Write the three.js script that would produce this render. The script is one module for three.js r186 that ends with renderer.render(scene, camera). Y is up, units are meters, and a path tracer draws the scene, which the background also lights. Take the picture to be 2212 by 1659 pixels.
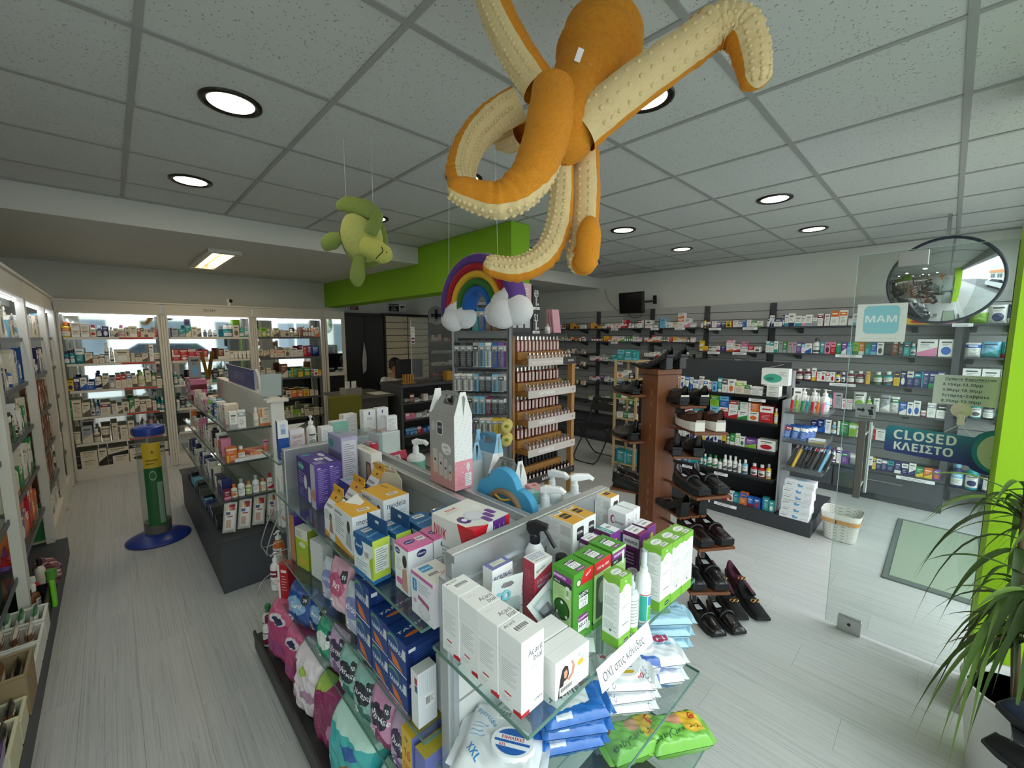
import * as THREE from 'three';
import { mergeGeometries } from 'three/addons/utils/BufferGeometryUtils.js';
import { RoundedBoxGeometry } from 'three/addons/geometries/RoundedBoxGeometry.js';
import { RectAreaLightUniformsLib } from 'three/addons/lights/RectAreaLightUniformsLib.js';
RectAreaLightUniformsLib.init();

// ---------- camera, sky, exposure ----------
const scene = new THREE.Scene();
const camera = new THREE.PerspectiveCamera(85.23, 2212 / 1659, 0.05, 200);
camera.position.set(0, 1.6, 0);
camera.rotation.order = 'YXZ';
camera.rotation.set(THREE.MathUtils.degToRad(-6.544), THREE.MathUtils.degToRad(46.247), 0);
scene.background = new THREE.Color().setRGB(4.7, 5.1, 5.5);          // bright overcast sky outside the shop front
const renderer = new THREE.WebGLRenderer({ antialias: true });
renderer.toneMapping = THREE.LinearToneMapping;
renderer.toneMappingExposure = 1.0;
renderer.shadowMap.enabled = true;
const LAMP_POWER = 26, TUBE_POWER = 16, STRIP_POWER = 7;

// ---------- helpers ----------
let seed = 20240611;
const rnd = () => { seed |= 0; seed = seed + 0x6D2B79F5 | 0; let t = Math.imul(seed ^ seed >>> 15, 1 | seed); t = t + Math.imul(t ^ t >>> 7, 61 | t) ^ t; return ((t ^ t >>> 14) >>> 0) / 4294967296; };
const rr = (a, b) => a + (b - a) * rnd();
const V = (x, y, z) => new THREE.Vector3(x, y, z);
const taken = {};
const numbered = (n) => { const k = taken[n] = (taken[n] ?? -1) + 1; return k ? n + '_' + String(k).padStart(3, '0') : n; };
function tag(o, label, category, group, kind) {
  if (label) o.userData.label = label;
  if (category) o.userData.category = category;
  if (group) o.userData.group = group;
  if (kind) o.userData.kind = kind;
  return o;
}
function top(o, name, label, category, group, kind) { o.name = numbered(name); tag(o, label, category, group, kind); scene.add(o); return o; }
function grp(name, label, category, pos, turn = 0, group, kind) {
  const g = new THREE.Group(); top(g, name, label, category, group, kind);
  if (pos) g.position.set(...pos); g.rotation.y = turn; return g;
}
function mesh(name, geo, mat, parent, pos, rot) {
  const m = new THREE.Mesh(geo, mat); m.name = name; m.castShadow = m.receiveShadow = true;
  if (pos) m.position.set(...pos); if (rot) m.rotation.set(...rot);
  if (parent) parent.add(m); return m;
}
const struct = (name, geo, mat, label, pos) => tag(mesh(name, geo, mat, scene, pos), label, null, null, 'structure');
const mats = new Map();
function mat(c, roughness = 0.6, o = {}) {
  const key = c + '|' + roughness + '|' + JSON.stringify(o, (k, v) => v?.isTexture ? v.id : v);
  if (!mats.has(key)) mats.set(key, new (o.clearcoat !== undefined || o.transmission !== undefined || o.sheen !== undefined ? THREE.MeshPhysicalMaterial : THREE.MeshStandardMaterial)({ color: c, roughness, ...o }));
  return mats.get(key);
}
const metal = (c, r = 0.3) => mat(c, r, { metalness: 1 });
const glassMat = mat('#f1f5f3', 0.02, { transmission: 1, thickness: 0, ior: 1.45, side: THREE.DoubleSide });
const shelfGlass = mat('#eef5f2', 0.03, { transmission: 1, thickness: 0, ior: 1.5 });
const glassEdge = mat('#6f9c8d', 0.15, { transmission: 0.4, thickness: 0 });
const clearPlastic = mat('#eef2f2', 0.08, { transmission: 0.94, thickness: 0, ior: 1.4, side: THREE.DoubleSide });
const bx = (w, h, d) => new THREE.BoxGeometry(w, h, d);
const rbx = (w, h, d, r = 0.004, s = 1) => new RoundedBoxGeometry(w, h, d, s, Math.min(r, w / 2.01, h / 2.01, d / 2.01));
const cyl = (r0, r1, h, s = 16, open = false) => new THREE.CylinderGeometry(r0, r1, h, s, 1, open);
const lathe = (pts, s = 16) => new THREE.LatheGeometry(pts.map((p) => new THREE.Vector2(...p)), s);
const at = (g, x, y, z) => g.translate(x, y, z);
function tube(pts, r, seg = 24, rad = 6, closed = false) { return new THREE.TubeGeometry(new THREE.CatmullRomCurve3(pts.map((p) => V(...p)), closed), seg, r, rad, closed); }
function bar(a, b, w, d = w) {                                     // box from point a to point b
  const A = V(...a), B = V(...b), g = new THREE.BoxGeometry(w, A.distanceTo(B), d);
  g.applyQuaternion(new THREE.Quaternion().setFromUnitVectors(V(0, 1, 0), B.clone().sub(A).normalize()));
  const c = A.add(B).multiplyScalar(0.5); return g.translate(c.x, c.y, c.z);
}
function rod(a, b, r, s = 8) {
  const A = V(...a), B = V(...b), g = new THREE.CylinderGeometry(r, r, A.distanceTo(B), s);
  g.applyQuaternion(new THREE.Quaternion().setFromUnitVectors(V(0, 1, 0), B.clone().sub(A).normalize()));
  const c = A.add(B).multiplyScalar(0.5); return g.translate(c.x, c.y, c.z);
}
const merge = (a) => mergeGeometries(a.map((g) => { const k = g.index ? g.toNonIndexed() : g; for (const n of Object.keys(k.attributes)) if (!['position', 'normal', 'uv'].includes(n)) k.deleteAttribute(n); return k; }));

// ---------- printed atlas: every carton, label and sign takes its print from here ----------
function canvas(w, h) { const c = document.createElement('canvas'); c.width = w; c.height = h; return c; }
const SHEET = 2048, sheets = [];
function newSheet() {
  const c = canvas(SHEET, SHEET), g = c.getContext('2d'); g.fillStyle = '#fff'; g.fillRect(0, 0, SHEET, SHEET);
  const t = new THREE.CanvasTexture(c); t.colorSpace = THREE.SRGBColorSpace; t.magFilter = THREE.LinearFilter; t.anisotropy = 8;
  const s = { c, g, t, x: 0, y: 18, row: 0, mat: new THREE.MeshStandardMaterial({ map: t, roughness: 0.42 }), plain: new THREE.MeshStandardMaterial({ map: t, roughness: 0.85 }),
    film: new THREE.MeshPhysicalMaterial({ map: t, roughness: 0.3, clearcoat: 0.6, clearcoatRoughness: 0.25, side: THREE.DoubleSide }) };
  sheets.push(s); return s;
}
newSheet();
// every sheet keeps its own swatches so that a carton needs one material only
function cell(w, h, draw, s) {
  if (!s) s = sheets[sheets.length - 1];
  if (s.x + w + 4 > SHEET) { s.x = 0; s.y += s.row + 4; s.row = 0; }
  if (s.y + h + 4 > SHEET) s = newSheet();
  const x = s.x + 2, y = s.y + 2; s.x += w + 4; s.row = Math.max(s.row, h);
  const g = s.g; g.save(); g.beginPath(); g.rect(x - 2, y - 2, w + 4, h + 4); g.clip(); g.translate(x, y); draw(g, w, h); g.restore();
  return { s, u0: (x + 0.5) / SHEET, u1: (x + w - 0.5) / SHEET, v0: 1 - (y + h - 0.5) / SHEET, v1: 1 - (y + 0.5) / SHEET };
}
function swatch(c, s) {
  s.sw ??= {}; if (s.sw[c]) return s.sw[c];
  const k = s.swn = (s.swn ?? -1) + 1, x = (k % 512) * 4, y = Math.floor(k / 512) * 4; s.g.fillStyle = c; s.g.fillRect(x, y, 4, 4);
  const u = (x + 2) / SHEET, v = 1 - (y + 2) / SHEET; return s.sw[c] = { s, u0: u, u1: u, v0: v, v1: v };
}
const fill = (g, c, x = -3, y = -3, w = 4000, h = 4000) => { g.fillStyle = c; g.fillRect(x, y, w, h); };
function txt(g, s, x, y, size, c = '#222', o = {}) {
  g.save(); g.translate(x, y); if (o.rot) g.rotate(o.rot); if (o.sx) g.scale(o.sx, 1);
  g.font = (o.w ?? 'bold') + ' ' + size + 'px ' + (o.f ?? 'sans-serif'); g.textAlign = o.a ?? 'center'; g.textBaseline = 'middle'; g.fillStyle = c; g.fillText(s, 0, 0); g.restore();
}
function lines(g, x, y, w, n, step, c = '#777', th = 2) { for (let i = 0; i < n; i++) fill(g, c, x, y + i * step, w * (0.55 + 0.45 * Math.abs(Math.sin(i * 7.3 + x))), th); }
function bars(g, x, y, w, h, c = '#222') { for (let i = 0; i < w;) { const k = 1 + (i * 7 % 3); fill(g, c, x + i, y, k, h); i += k + 1 + (i * 5 % 3); } }
function sticker(g, x, y, w, h) { fill(g, '#f6f6f2', x, y, w, h); bars(g, x + w * 0.1, y + h * 0.2, w * 0.8, h * 0.45); fill(g, '#777', x + w * 0.1, y + h * 0.75, w * 0.6, 2); }
function disc(g, x, y, rx, ry, c) { g.fillStyle = c; g.beginPath(); g.ellipse(x, y, rx, ry, 0, 0, 7); g.fill(); }
function poly(g, pts, c) { g.fillStyle = c; g.beginPath(); pts.forEach((p, i) => i ? g.lineTo(...p) : g.moveTo(...p)); g.closePath(); g.fill(); }
function rrect(g, x, y, w, h, r, c) { g.fillStyle = c; g.beginPath(); g.roundRect ? g.roundRect(x, y, w, h, r) : g.rect(x, y, w, h); g.fill(); }

// ---------- cartons: faces with their own print, softened edges ----------
// w along x, h up, d along z; the foot of the box lies at y = 0. faces: px, nx, py, ny, pz, nz = atlas cells or colours
function cartonGeo(w, h, d, F, b = 0.0012, bulge = 0) {
  const s = F.s, P = [], N = [], U = [], I = [];
  const X = w / 2, Z = d / 2, uv = (c) => typeof c === 'string' || !c ? swatch(c || F.base, s) : c;
  const face = {
    px: [[1, 0, 0], [[X, 0, Z], [X, 0, -Z], [X, h, -Z], [X, h, Z]]], nx: [[-1, 0, 0], [[-X, 0, -Z], [-X, 0, Z], [-X, h, Z], [-X, h, -Z]]],
    pz: [[0, 0, 1], [[-X, 0, Z], [X, 0, Z], [X, h, Z], [-X, h, Z]]], nz: [[0, 0, -1], [[X, 0, -Z], [-X, 0, -Z], [-X, h, -Z], [X, h, -Z]]],
    py: [[0, 1, 0], F.topz ? [[-X, h, Z], [X, h, Z], [X, h, -Z], [-X, h, -Z]] : [[X, h, Z], [X, h, -Z], [-X, h, -Z], [-X, h, Z]]], ny: [[0, -1, 0], [[-X, 0, -Z], [X, 0, -Z], [X, 0, Z], [-X, 0, Z]]],
  };
  const rim = {};
  for (const k in face) {
    const [n, q] = face[k], c = uv(F[k] ?? F.base), i0 = P.length / 3;
    q.forEach((p, i) => {
      const p2 = p.map((v, a) => n[a] ? v : (a === 1 ? (v > h / 2 ? v - b : v + b) : (v > 0 ? v - b : v + b)));
      P.push(...p2); N.push(...n); const u = i === 0 || i === 3 ? c.u0 : c.u1, v = i < 2 ? c.v0 : c.v1; U.push(u, v);
      const key = p.map((t, a) => a === 1 ? +(t > h / 2) : +(t > 0)).join(''); (rim[key] ??= {})[k] = { p: p2, n, uv: [u, v] };
    });
    if (k === 'py' && bulge) {                                       // a lid panel that bellies up a little
      const cx = P.length / 3, mid = [0, h + bulge, 0]; P.push(...mid); N.push(0, 1, 0); U.push((c.u0 + c.u1) / 2, (c.v0 + c.v1) / 2);
      for (let e = 0; e < 4; e++) I.push(i0 + e, i0 + (e + 1) % 4, cx);
    } else I.push(i0, i0 + 1, i0 + 2, i0, i0 + 2, i0 + 3);
  }
  const tri = (a, c2, e, out) => { const A = V(...a.p), B = V(...c2.p), C = V(...e.p), nn = B.clone().sub(A).cross(C.clone().sub(A)); const i0 = P.length / 3, o = nn.dot(out) < 0 ? [a, e, c2] : [a, c2, e]; for (const v of o) { P.push(...v.p); N.push(...v.n); U.push(...v.uv); } I.push(i0, i0 + 1, i0 + 2); };
  const keys = Object.keys(rim);
  for (let i = 0; i < 8; i++) for (let j = i + 1; j < 8; j++) {
    const A = rim[keys[i]], B = rim[keys[j]], sh = Object.keys(A).filter((k) => B[k]); if (sh.length !== 2) continue;
    const [f, g2] = sh, out = V(...A[f].n).add(V(...A[g2].n)), a = { ...A[f] }, b2 = { ...B[f] }, c2 = { ...A[g2], uv: A[f].uv }, d2 = { ...B[g2], uv: B[f].uv };
    tri(a, b2, d2, out); tri(a, d2, c2, out);
  }
  for (const k of keys) { const q = Object.values(rim[k]); const o = V(...q[0].n).add(V(...q[1].n)).add(V(...q[2].n)); tri(q[0], { ...q[1], uv: q[0].uv }, { ...q[2], uv: q[0].uv }, o); }
  const g = new THREE.BufferGeometry(); g.setAttribute('position', new THREE.Float32BufferAttribute(P, 3)); g.setAttribute('normal', new THREE.Float32BufferAttribute(N, 3)); g.setAttribute('uv', new THREE.Float32BufferAttribute(U, 2)); g.setIndex(I); return g;
}
function quadGeo(w, h, c) { const g = new THREE.PlaneGeometry(w, h), u = g.attributes.uv; for (let i = 0; i < 4; i++) u.setXY(i, u.getX(i) > 0.5 ? c.u1 : c.u0, u.getY(i) > 0.5 ? c.v1 : c.v0); return g; }
// a thin board whose front (+z) carries a print and whose edges and back are one colour
function boardGeo(w, h, t, c, edge) { return cartonGeo(w, h, t, { s: c.s, base: edge, pz: c }, Math.min(0.001, t / 4)); }
const remapUV = (g, c) => { const u = g.attributes.uv; for (let i = 0; i < u.count; i++) u.setXY(i, c.u0 + (c.u1 - c.u0) * Math.min(1, Math.max(0, u.getX(i))), c.v0 + (c.v1 - c.v0) * Math.min(1, Math.max(0, u.getY(i)))); return g; };
// ---------- the room ----------
const CE = 2.5525;                                                  // ceiling
const X0 = -6.85, X1 = 0.45, Z0 = -5.9, Z1 = 0.8;
const wallPaint = mat('#dbdbd4', 0.9), greenPaint = mat('#86b817', 0.75), soffitPaint = mat('#d2d1ca', 0.92), whitePaint = mat('#e6e6e0', 0.7);
// floor of laid planks
function woodTex(k) {
  const c = canvas(1024, 160), g = c.getContext('2d'), tone = [190, 192, 188, 191][k]; fill(g, `rgb(${tone},${tone + 1},${tone - 3})`);
  for (let i = 0; i < 260; i++) { const a = rr(0.02, 0.1), l = rr(80, 700), d = rnd() < 0.6 ? '96,102,102' : '238,240,236'; fill(g, `rgba(${d},${a})`, rr(-200, 1024), rr(0, 160), l, rr(1, 4)); }
  for (let i = 0; i < 16; i++) { const y = rr(5, 155), x = rr(0, 900), l = rr(60, 260); g.strokeStyle = `rgba(92,98,100,${rr(0.16, 0.34)})`; g.lineWidth = rr(1, 2.5); g.beginPath(); g.moveTo(x, y); g.quadraticCurveTo(x + l / 2, y + rr(-6, 6), x + l, y + rr(-4, 4)); g.stroke(); }
  const t = new THREE.CanvasTexture(c); t.colorSpace = THREE.SRGBColorSpace; t.magFilter = THREE.LinearFilter; t.anisotropy = 8; return t;
}
const plankMats = [0, 1, 2, 3].map((k) => new THREE.MeshStandardMaterial({ map: woodTex(k), roughness: 0.36 }));
{
  const fl = grp('floor', 'pale grey wood-effect plank floor of the shop', null, [0, 0, 0], 0, null, 'structure');
  mesh('subfloor', at(bx(X1 - X0 + 0.4, 0.1, Z1 - Z0 + 0.4), (X0 + X1) / 2, -0.062, (Z0 + Z1) / 2), mat('#a9aba7', 0.9), fl);
  const W = 0.193, L = 1.286, gs = {};
  for (let r = 0, z = Z1; z > Z0; z -= W, r++) for (let x = X1 + [0, 0.43, 0.86, 0.21, 0.65][r % 5]; x > X0; x -= L) {
    const x1 = Math.min(x, X1), x0 = Math.max(x - L, X0), l = x1 - x0; if (l < 0.05) continue;
    const g = gs[l.toFixed(3)] ??= bx(l - 0.0007, 0.012, W - 0.0007); mesh('plank', g, plankMats[Math.floor(rnd() * 4)], fl, [(x0 + x1) / 2, -0.006, z - W / 2]);
  }
}
// ceiling of fissured tiles in a metal grid
{
  const c = canvas(512, 512), g = c.getContext('2d'), hb = canvas(512, 512), q = hb.getContext('2d'); fill(g, '#cfd1cd'); fill(q, '#fff');
  for (let i = 0; i < 5000; i++) { const v = 188 + rr(0, 38) | 0; fill(g, `rgba(${v},${v},${v - 3},.35)`, rr(0, 512), rr(0, 512), 2, 2); }
  for (let i = 0; i < 620; i++) { const x = rr(0, 512), y = rr(0, 512), a = rr(0, 3.2), l = rr(1, 6); for (const [k, st] of [[g, 'rgba(105,107,105,.75)'], [q, '#000']]) { k.strokeStyle = st; k.lineWidth = 1.6; k.beginPath(); k.moveTo(x, y); k.lineTo(x + Math.cos(a) * l, y + Math.sin(a) * l); k.stroke(); } }
  const t = new THREE.CanvasTexture(c), b = new THREE.CanvasTexture(hb); t.colorSpace = THREE.SRGBColorSpace; t.magFilter = b.magFilter = THREE.LinearFilter; t.anisotropy = 8;
  const tm = new THREE.MeshStandardMaterial({ map: t, bumpMap: b, bumpScale: 0.002, roughness: 0.95 });
  const gx = [], gz = []; for (let k = -12; k < 12; k++) { gx.push(-1.231 - 0.6 * k); gz.push(-0.1374 - 0.6 * k); }
  const bo = -4.06, inx = [bo, ...gx.filter((v) => v > bo + 0.02 && v < X1 - 0.02).sort((a, b2) => a - b2), X1], inz = [Z0, ...gz.filter((v) => v > Z0 + 0.02 && v < Z1 - 0.02).sort((a, b2) => a - b2), Z1];
  const ce = grp('ceiling', 'suspended ceiling of speckled white tiles in a grey grid', null, [0, 0, 0], 0, null, 'structure');
  mesh('slab', at(bx(X1 - X0 + 0.4, 0.1, Z1 - Z0 + 0.4), (X0 + X1) / 2, CE + 0.12, (Z0 + Z1) / 2), mat('#b9b9b4', 0.95), ce);
  const gs = {};
  for (let i = 0; i + 1 < inx.length; i++) for (let j = 0; j + 1 < inz.length; j++) {
    const w = inx[i + 1] - inx[i], d = inz[j + 1] - inz[j], k = w.toFixed(3) + '_' + d.toFixed(3);
    if (!gs[k]) { const ge = bx(w - 0.006, 0.014, d - 0.006), u = ge.attributes.uv; for (let n = 0; n < u.count; n++) u.setXY(n, u.getX(n) * w / 0.6, u.getY(n) * d / 0.6); gs[k] = ge; }
    mesh('ceiling_tile', gs[k], tm, ce, [(inx[i] + inx[i + 1]) / 2, CE + 0.011 + rr(0, 0.0012), (inz[j] + inz[j + 1]) / 2]);
  }
  const gm = mat('#a3a39f', 0.55);
  for (const x of inx.slice(1, -1)) mesh('grid_runner', bx(0.024, 0.006, Z1 - Z0), gm, ce, [x, CE + 0.002, (Z0 + Z1) / 2]);
  for (const z of inz.slice(1, -1)) mesh('grid_runner', bx(X1 - bo, 0.005, 0.022), gm, ce, [(bo + X1) / 2, CE + 0.0025, z]);
  mesh('edge_trim', bx(0.02, 0.008, Z1 - Z0), gm, ce, [bo + 0.01, CE - 0.001, (Z0 + Z1) / 2]);
  mesh('edge_trim', bx(X1 - bo, 0.008, 0.02), gm, ce, [(bo + X1) / 2, CE - 0.001, Z0 + 0.01]);
}
// lowered ceiling at the back with its bulkhead
{
  const sh = new THREE.Shape([[X0 - 0.1, CE + 0.08], [-4.06, CE + 0.08], [-4.06, 2.376], [X0 - 0.1, 2.417]].map((p) => new THREE.Vector2(...p)));
  const g = new THREE.ExtrudeGeometry(sh, { depth: Z1 - Z0 + 0.2, bevelEnabled: false }); g.translate(0, 0, Z0 - 0.1);
  struct('ceiling_back', g, soffitPaint, 'lowered plain ceiling with bulkhead over the back of the shop');
}
struct('wall_back', at(bx(0.15, 2.7, Z1 - Z0 + 0.3), X0 - 0.075, 1.3, (Z0 + Z1) / 2), wallPaint, 'off-white back wall above the mirrored cabinets');
struct('wall_left', at(bx(X1 - X0 + 0.3, 2.7, 0.15), (X0 + X1) / 2, 1.3, Z1 + 0.075), wallPaint, 'off-white wall behind the long cosmetics shelving');
struct('wall_right', at(bx(X1 - X0 + 0.3, 2.7, 0.15), (X0 + X1) / 2, 1.3, Z0 - 0.075), wallPaint, 'off-white wall above the slatted medicine shelving');
struct('beam', at(bx(4.25, CE - 2.05, 0.22), -4.725, (CE + 2.05) / 2, -2.59), greenPaint, 'lime green beam crossing above the dispensary');
struct('column', at(bx(0.24, 2.05, 0.22), -2.72, 1.025, -2.59), mat('#cfd0ca', 0.8), 'pale column under the end of the green beam');
// shop front: green pillar, lintel, sill, glass
{
  struct('pillar', at(bx(0.335, CE, 0.25), 0.335, CE / 2, -2.615), mat('#9fd012', 0.7), 'bright lime green pillar beside the glass door');
  struct('pillar_skirting', at(bx(0.35, 0.09, 0.272), 0.335, 0.045, -2.615), mat('#d8d8d2', 0.6), 'pale skirting round the green pillar');
  struct('wall_front', merge([at(bx(0.12, 0.25, Z1 - Z0), 0.51, 2.52, (Z0 + Z1) / 2), at(bx(0.12, 2.6, 0.12), 0.51, 1.3, Z1 - 0.06), at(bx(0.12, 2.6, 0.12), 0.51, 1.3, Z0 + 0.06), at(bx(0.12, 0.12, 3.2), 0.51, 0.06, -0.85), at(bx(0.12, 0.12, 1.9), 0.51, 0.06, -4.9)]), mat('#b7bab8', 0.5), 'shop front frame of pale metal');
  const w1 = struct('window_1', at(bx(0.01, 2.27, 3.17), 0.52, 1.255, -0.86), glassMat, 'large shop window beside the green pillar'); void w1;
  struct('window_2', at(bx(0.01, 2.27, 1.86), 0.52, 1.255, -4.9), glassMat, 'shop window beyond the entrance');
}
// ---------- lamps ----------
{
  const ringM = metal('#4c4a47', 0.28), glow = new THREE.MeshStandardMaterial({ color: '#ffffff', emissive: '#fff6e6', emissiveIntensity: 6 }), ins = mat('#f3f3ee', 0.3);
  const ring = lathe([[0.082, 0.004], [0.086, -0.004], [0.1, -0.008], [0.111, -0.004], [0.111, 0.004]], 36), inner = lathe([[0.082, 0.006], [0.083, 0.02], [0.08, 0.03]], 36), dsc = new THREE.CircleGeometry(0.083, 36).rotateX(Math.PI / 2);
  const nm = ['nearest the door end', 'middle', 'nearest the bulkhead'], rows = ['over the aisle', 'passing the octopus', 'over the shoes', 'by the medicine wall'];
  [-0.931, -2.131, -3.331].forEach((x, i) => [-0.437, -1.637, -3.437, -4.637].forEach((z, j) => {
    if (i === 0 && j === 0) return;
    const g = grp('ceiling_downlight', 'lit round downlight, ' + nm[i] + ' of the row ' + rows[j], 'downlight', [x, CE, z], 0, 'ceiling downlights');
    mesh('ring', ring, ringM, g); mesh('reflector', inner, ins, g); mesh('diffuser', dsc, glow, g, [0, -0.001, 0]);
    const l = new THREE.RectAreaLight('#fff4e2', LAMP_POWER, 0.15, 0.15); l.position.set(0, -0.012, 0); l.rotation.x = -Math.PI / 2; l.name = 'downlight_light'; g.add(l);
  }));
  // twin-tube ceiling fitting at the back
  const f = grp('ceiling_fluorescent', 'rectangular ceiling fitting with two lit tubes and warm reflector', 'ceiling light', [-5.3, 2.392, -0.83], 0);
  mesh('housing', merge([at(rbx(1.22, 0.035, 0.05), 0, -0.018, -0.11), at(rbx(1.22, 0.035, 0.05), 0, -0.018, 0.11), at(rbx(0.06, 0.04, 0.27), -0.6, -0.02, 0), at(rbx(0.06, 0.04, 0.27), 0.6, -0.02, 0)]), mat('#cfcdc6', 0.5), f);
  mesh('reflector', at(bx(1.16, 0.006, 0.17), 0, -0.004, 0), mat('#e9c268', 0.35, { metalness: 0.6 }), f);
  const tm = new THREE.MeshStandardMaterial({ color: '#fff', emissive: '#ffedc8', emissiveIntensity: 7 });
  for (const s of [-0.045, 0.045]) mesh('tube', cyl(0.013, 0.013, 1.08, 12).rotateZ(Math.PI / 2), tm, f, [0, -0.026, s]);
  const l = new THREE.RectAreaLight('#ffedcd', TUBE_POWER, 1.05, 0.14); l.position.set(0, -0.045, 0); l.rotation.x = -Math.PI / 2; l.name = 'tube_light'; f.add(l);
}
// ---------- outside ----------
struct('pavement', at(bx(3.2, 0.1, 24), 2.25, -0.1, -2), mat('#9a9a96', 0.9), 'grey pavement outside the shop');
struct('road', at(bx(9, 0.1, 40), 8.3, -0.16, -2), mat('#6e6e70', 0.9), 'asphalt street outside');
{
  const b = grp('street_building', 'pale building with a peach band across the street', 'building', [14, 0, -2]);
  mesh('wall', at(bx(1, 7, 22), 0, 3.5, 0), mat('#d9d4c8', 0.9), b); mesh('band', at(bx(0.2, 1.1, 22), -0.6, 3.4, 0), mat('#e2946a', 0.8), b);
  for (let i = 0; i < 7; i++) { const w = mesh('window', at(bx(0.1, 1.7, 1.8), -0.52, 1.5, -9 + i * 3), mat('#59656d', 0.15), b); mesh('frame', at(bx(0.14, 1.9, 0.1), -0.52, 1.5, -9 + i * 3), whitePaint, w); }
  const c = grp('parked_car', 'white car parked in the street', 'car', [5.6, 0, -1.6]);
  const sh = new THREE.Shape([[-2.1, 0.3], [2.1, 0.3], [2.15, 0.8], [1.3, 0.92], [0.7, 1.42], [-1.0, 1.45], [-1.75, 0.95], [-2.15, 0.85]].map((p) => new THREE.Vector2(...p)));
  mesh('body', new THREE.ExtrudeGeometry(sh, { depth: 1.6, bevelSize: 0.06, bevelThickness: 0.06, bevelSegments: 2 }).translate(0, 0, -0.8).rotateY(Math.PI / 2), mat('#eceeee', 0.25, { clearcoat: 1 }), c);
  const ws = new THREE.Shape([[1.1, 0.95], [0.6, 1.35], [-0.95, 1.37], [-1.5, 0.97]].map((p) => new THREE.Vector2(...p)));
  for (const s of [-0.87, 0.86]) mesh('side_glass', new THREE.ExtrudeGeometry(ws, { depth: 0.01, bevelEnabled: false }).translate(0, 0, s).rotateY(Math.PI / 2), mat('#26303a', 0.08), c);
  for (const z of [-1.3, 1.3]) for (const x of [-0.75, 0.75]) mesh('wheel', cyl(0.32, 0.32, 0.2, 20).rotateZ(Math.PI / 2), mat('#222', 0.7), c, [x, 0.31, z]);
}
// ---------- goods on shelves ----------
const PAL = { W: ['#f1f1ec', 'white'], K: ['#1c1c1e', 'black'], R: ['#c0202b', 'red'], N: ['#1d2a66', 'navy'], B: ['#2763b5', 'blue'], S: ['#7fc1e0', 'sky blue'], T: ['#2a9ca0', 'teal'], G: ['#2f8a4d', 'green'], L: ['#8fc43c', 'lime'], Y: ['#ecc535', 'yellow'], O: ['#e0762c', 'orange'], P: ['#e48bb0', 'pink'], V: ['#7a4a9c', 'violet'], A: ['#a9adb0', 'grey'], E: ['#e6ddc8', 'cream'], M: ['#7c1f38', 'maroon'], D: ['#4a4d52', 'dark grey'], U: ['#7b4a2a', 'brown'] };
const inks = { W: '#555', E: '#6b6358', Y: '#444', A: '#444', S: '#33506a', L: '#2f4a1a', P: '#5a2a40' };
const designs = {};
function print(a, b, v) {
  return designs[a + b + v] ??= cell(80, 112, (g, w, h) => {
    const A = PAL[a][0], B = a === b ? (inks[a] ?? '#eee') : PAL[b][0], I = inks[a] ?? '#f0f0f0'; fill(g, A);
    if (v === 0) { fill(g, B, -3, h * 0.72, w + 6, h); fill(g, I, 14, 20, 50, 9); lines(g, 14, 38, 46, 4, 8, I); }
    if (v === 1) { fill(g, B, -3, 14, w + 6, 26); fill(g, '#fff', 16, 21, 46, 8); lines(g, 12, 54, 54, 5, 9, I); }
    if (v === 2) { poly(g, [[-3, h + 3], [w + 3, h + 3], [w + 3, h * 0.45], [-3, h * 0.8]], B); fill(g, I, 12, 16, 54, 9); lines(g, 12, 34, 44, 3, 8, I); }
    if (v === 3) { disc(g, w / 2, h * 0.66, 26, 26, B); fill(g, I, 14, 14, 52, 10); lines(g, 18, 32, 42, 2, 7, I); }
    if (v === 4) { fill(g, B, -3, -3, 20, h + 6); txt(g, 'III', 8, h / 2, 10, A); fill(g, I, 28, 16, 42, 9); lines(g, 28, 36, 40, 6, 9, I); }
    if (v === 5) { fill(g, B, -3, -3, w + 6, h * 0.42); fill(g, A, 14, 16, 50, 10); lines(g, 14, 62, 50, 4, 9, I); }
  });
}
const geoCache = {};
const once = (k, f) => geoCache[k] ??= f();
const printV = (a, b) => print(a, b, Math.floor(rnd() * 6));
const ORD = ['first', 'second', 'third', 'fourth', 'fifth', 'sixth', 'seventh', 'eighth', 'ninth', 'tenth', 'eleventh', 'twelfth'], ord = (n) => ORD[n] ?? (n + 1) + (n % 10 === 0 && n !== 10 ? 'st' : n % 10 === 1 && n !== 11 ? 'nd' : n % 10 === 2 && n !== 12 ? 'rd' : 'th');
const NAMES = { c: ['carton', 'carton'], b: ['bottle', 'bottle'], p: ['pump_bottle', 'pump bottle'], t: ['squeeze_tube', 'tube'], j: ['jar', 'jar'], g: ['soft_pouch', 'pouch'], s: ['spray_bottle', 'spray bottle'] };
const KINDOF = [['widest bay', 'dental'], ['medicine wall', 'medicine'], ['medicine gondola', 'skincare'], ['back cabinets', 'cosmetics'], ['long run', 'beauty'], ['make-up', 'cream']];
const two = (a, b) => PAL[a][1] + (a === b ? '' : ' and ' + PAL[b][1]);
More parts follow.
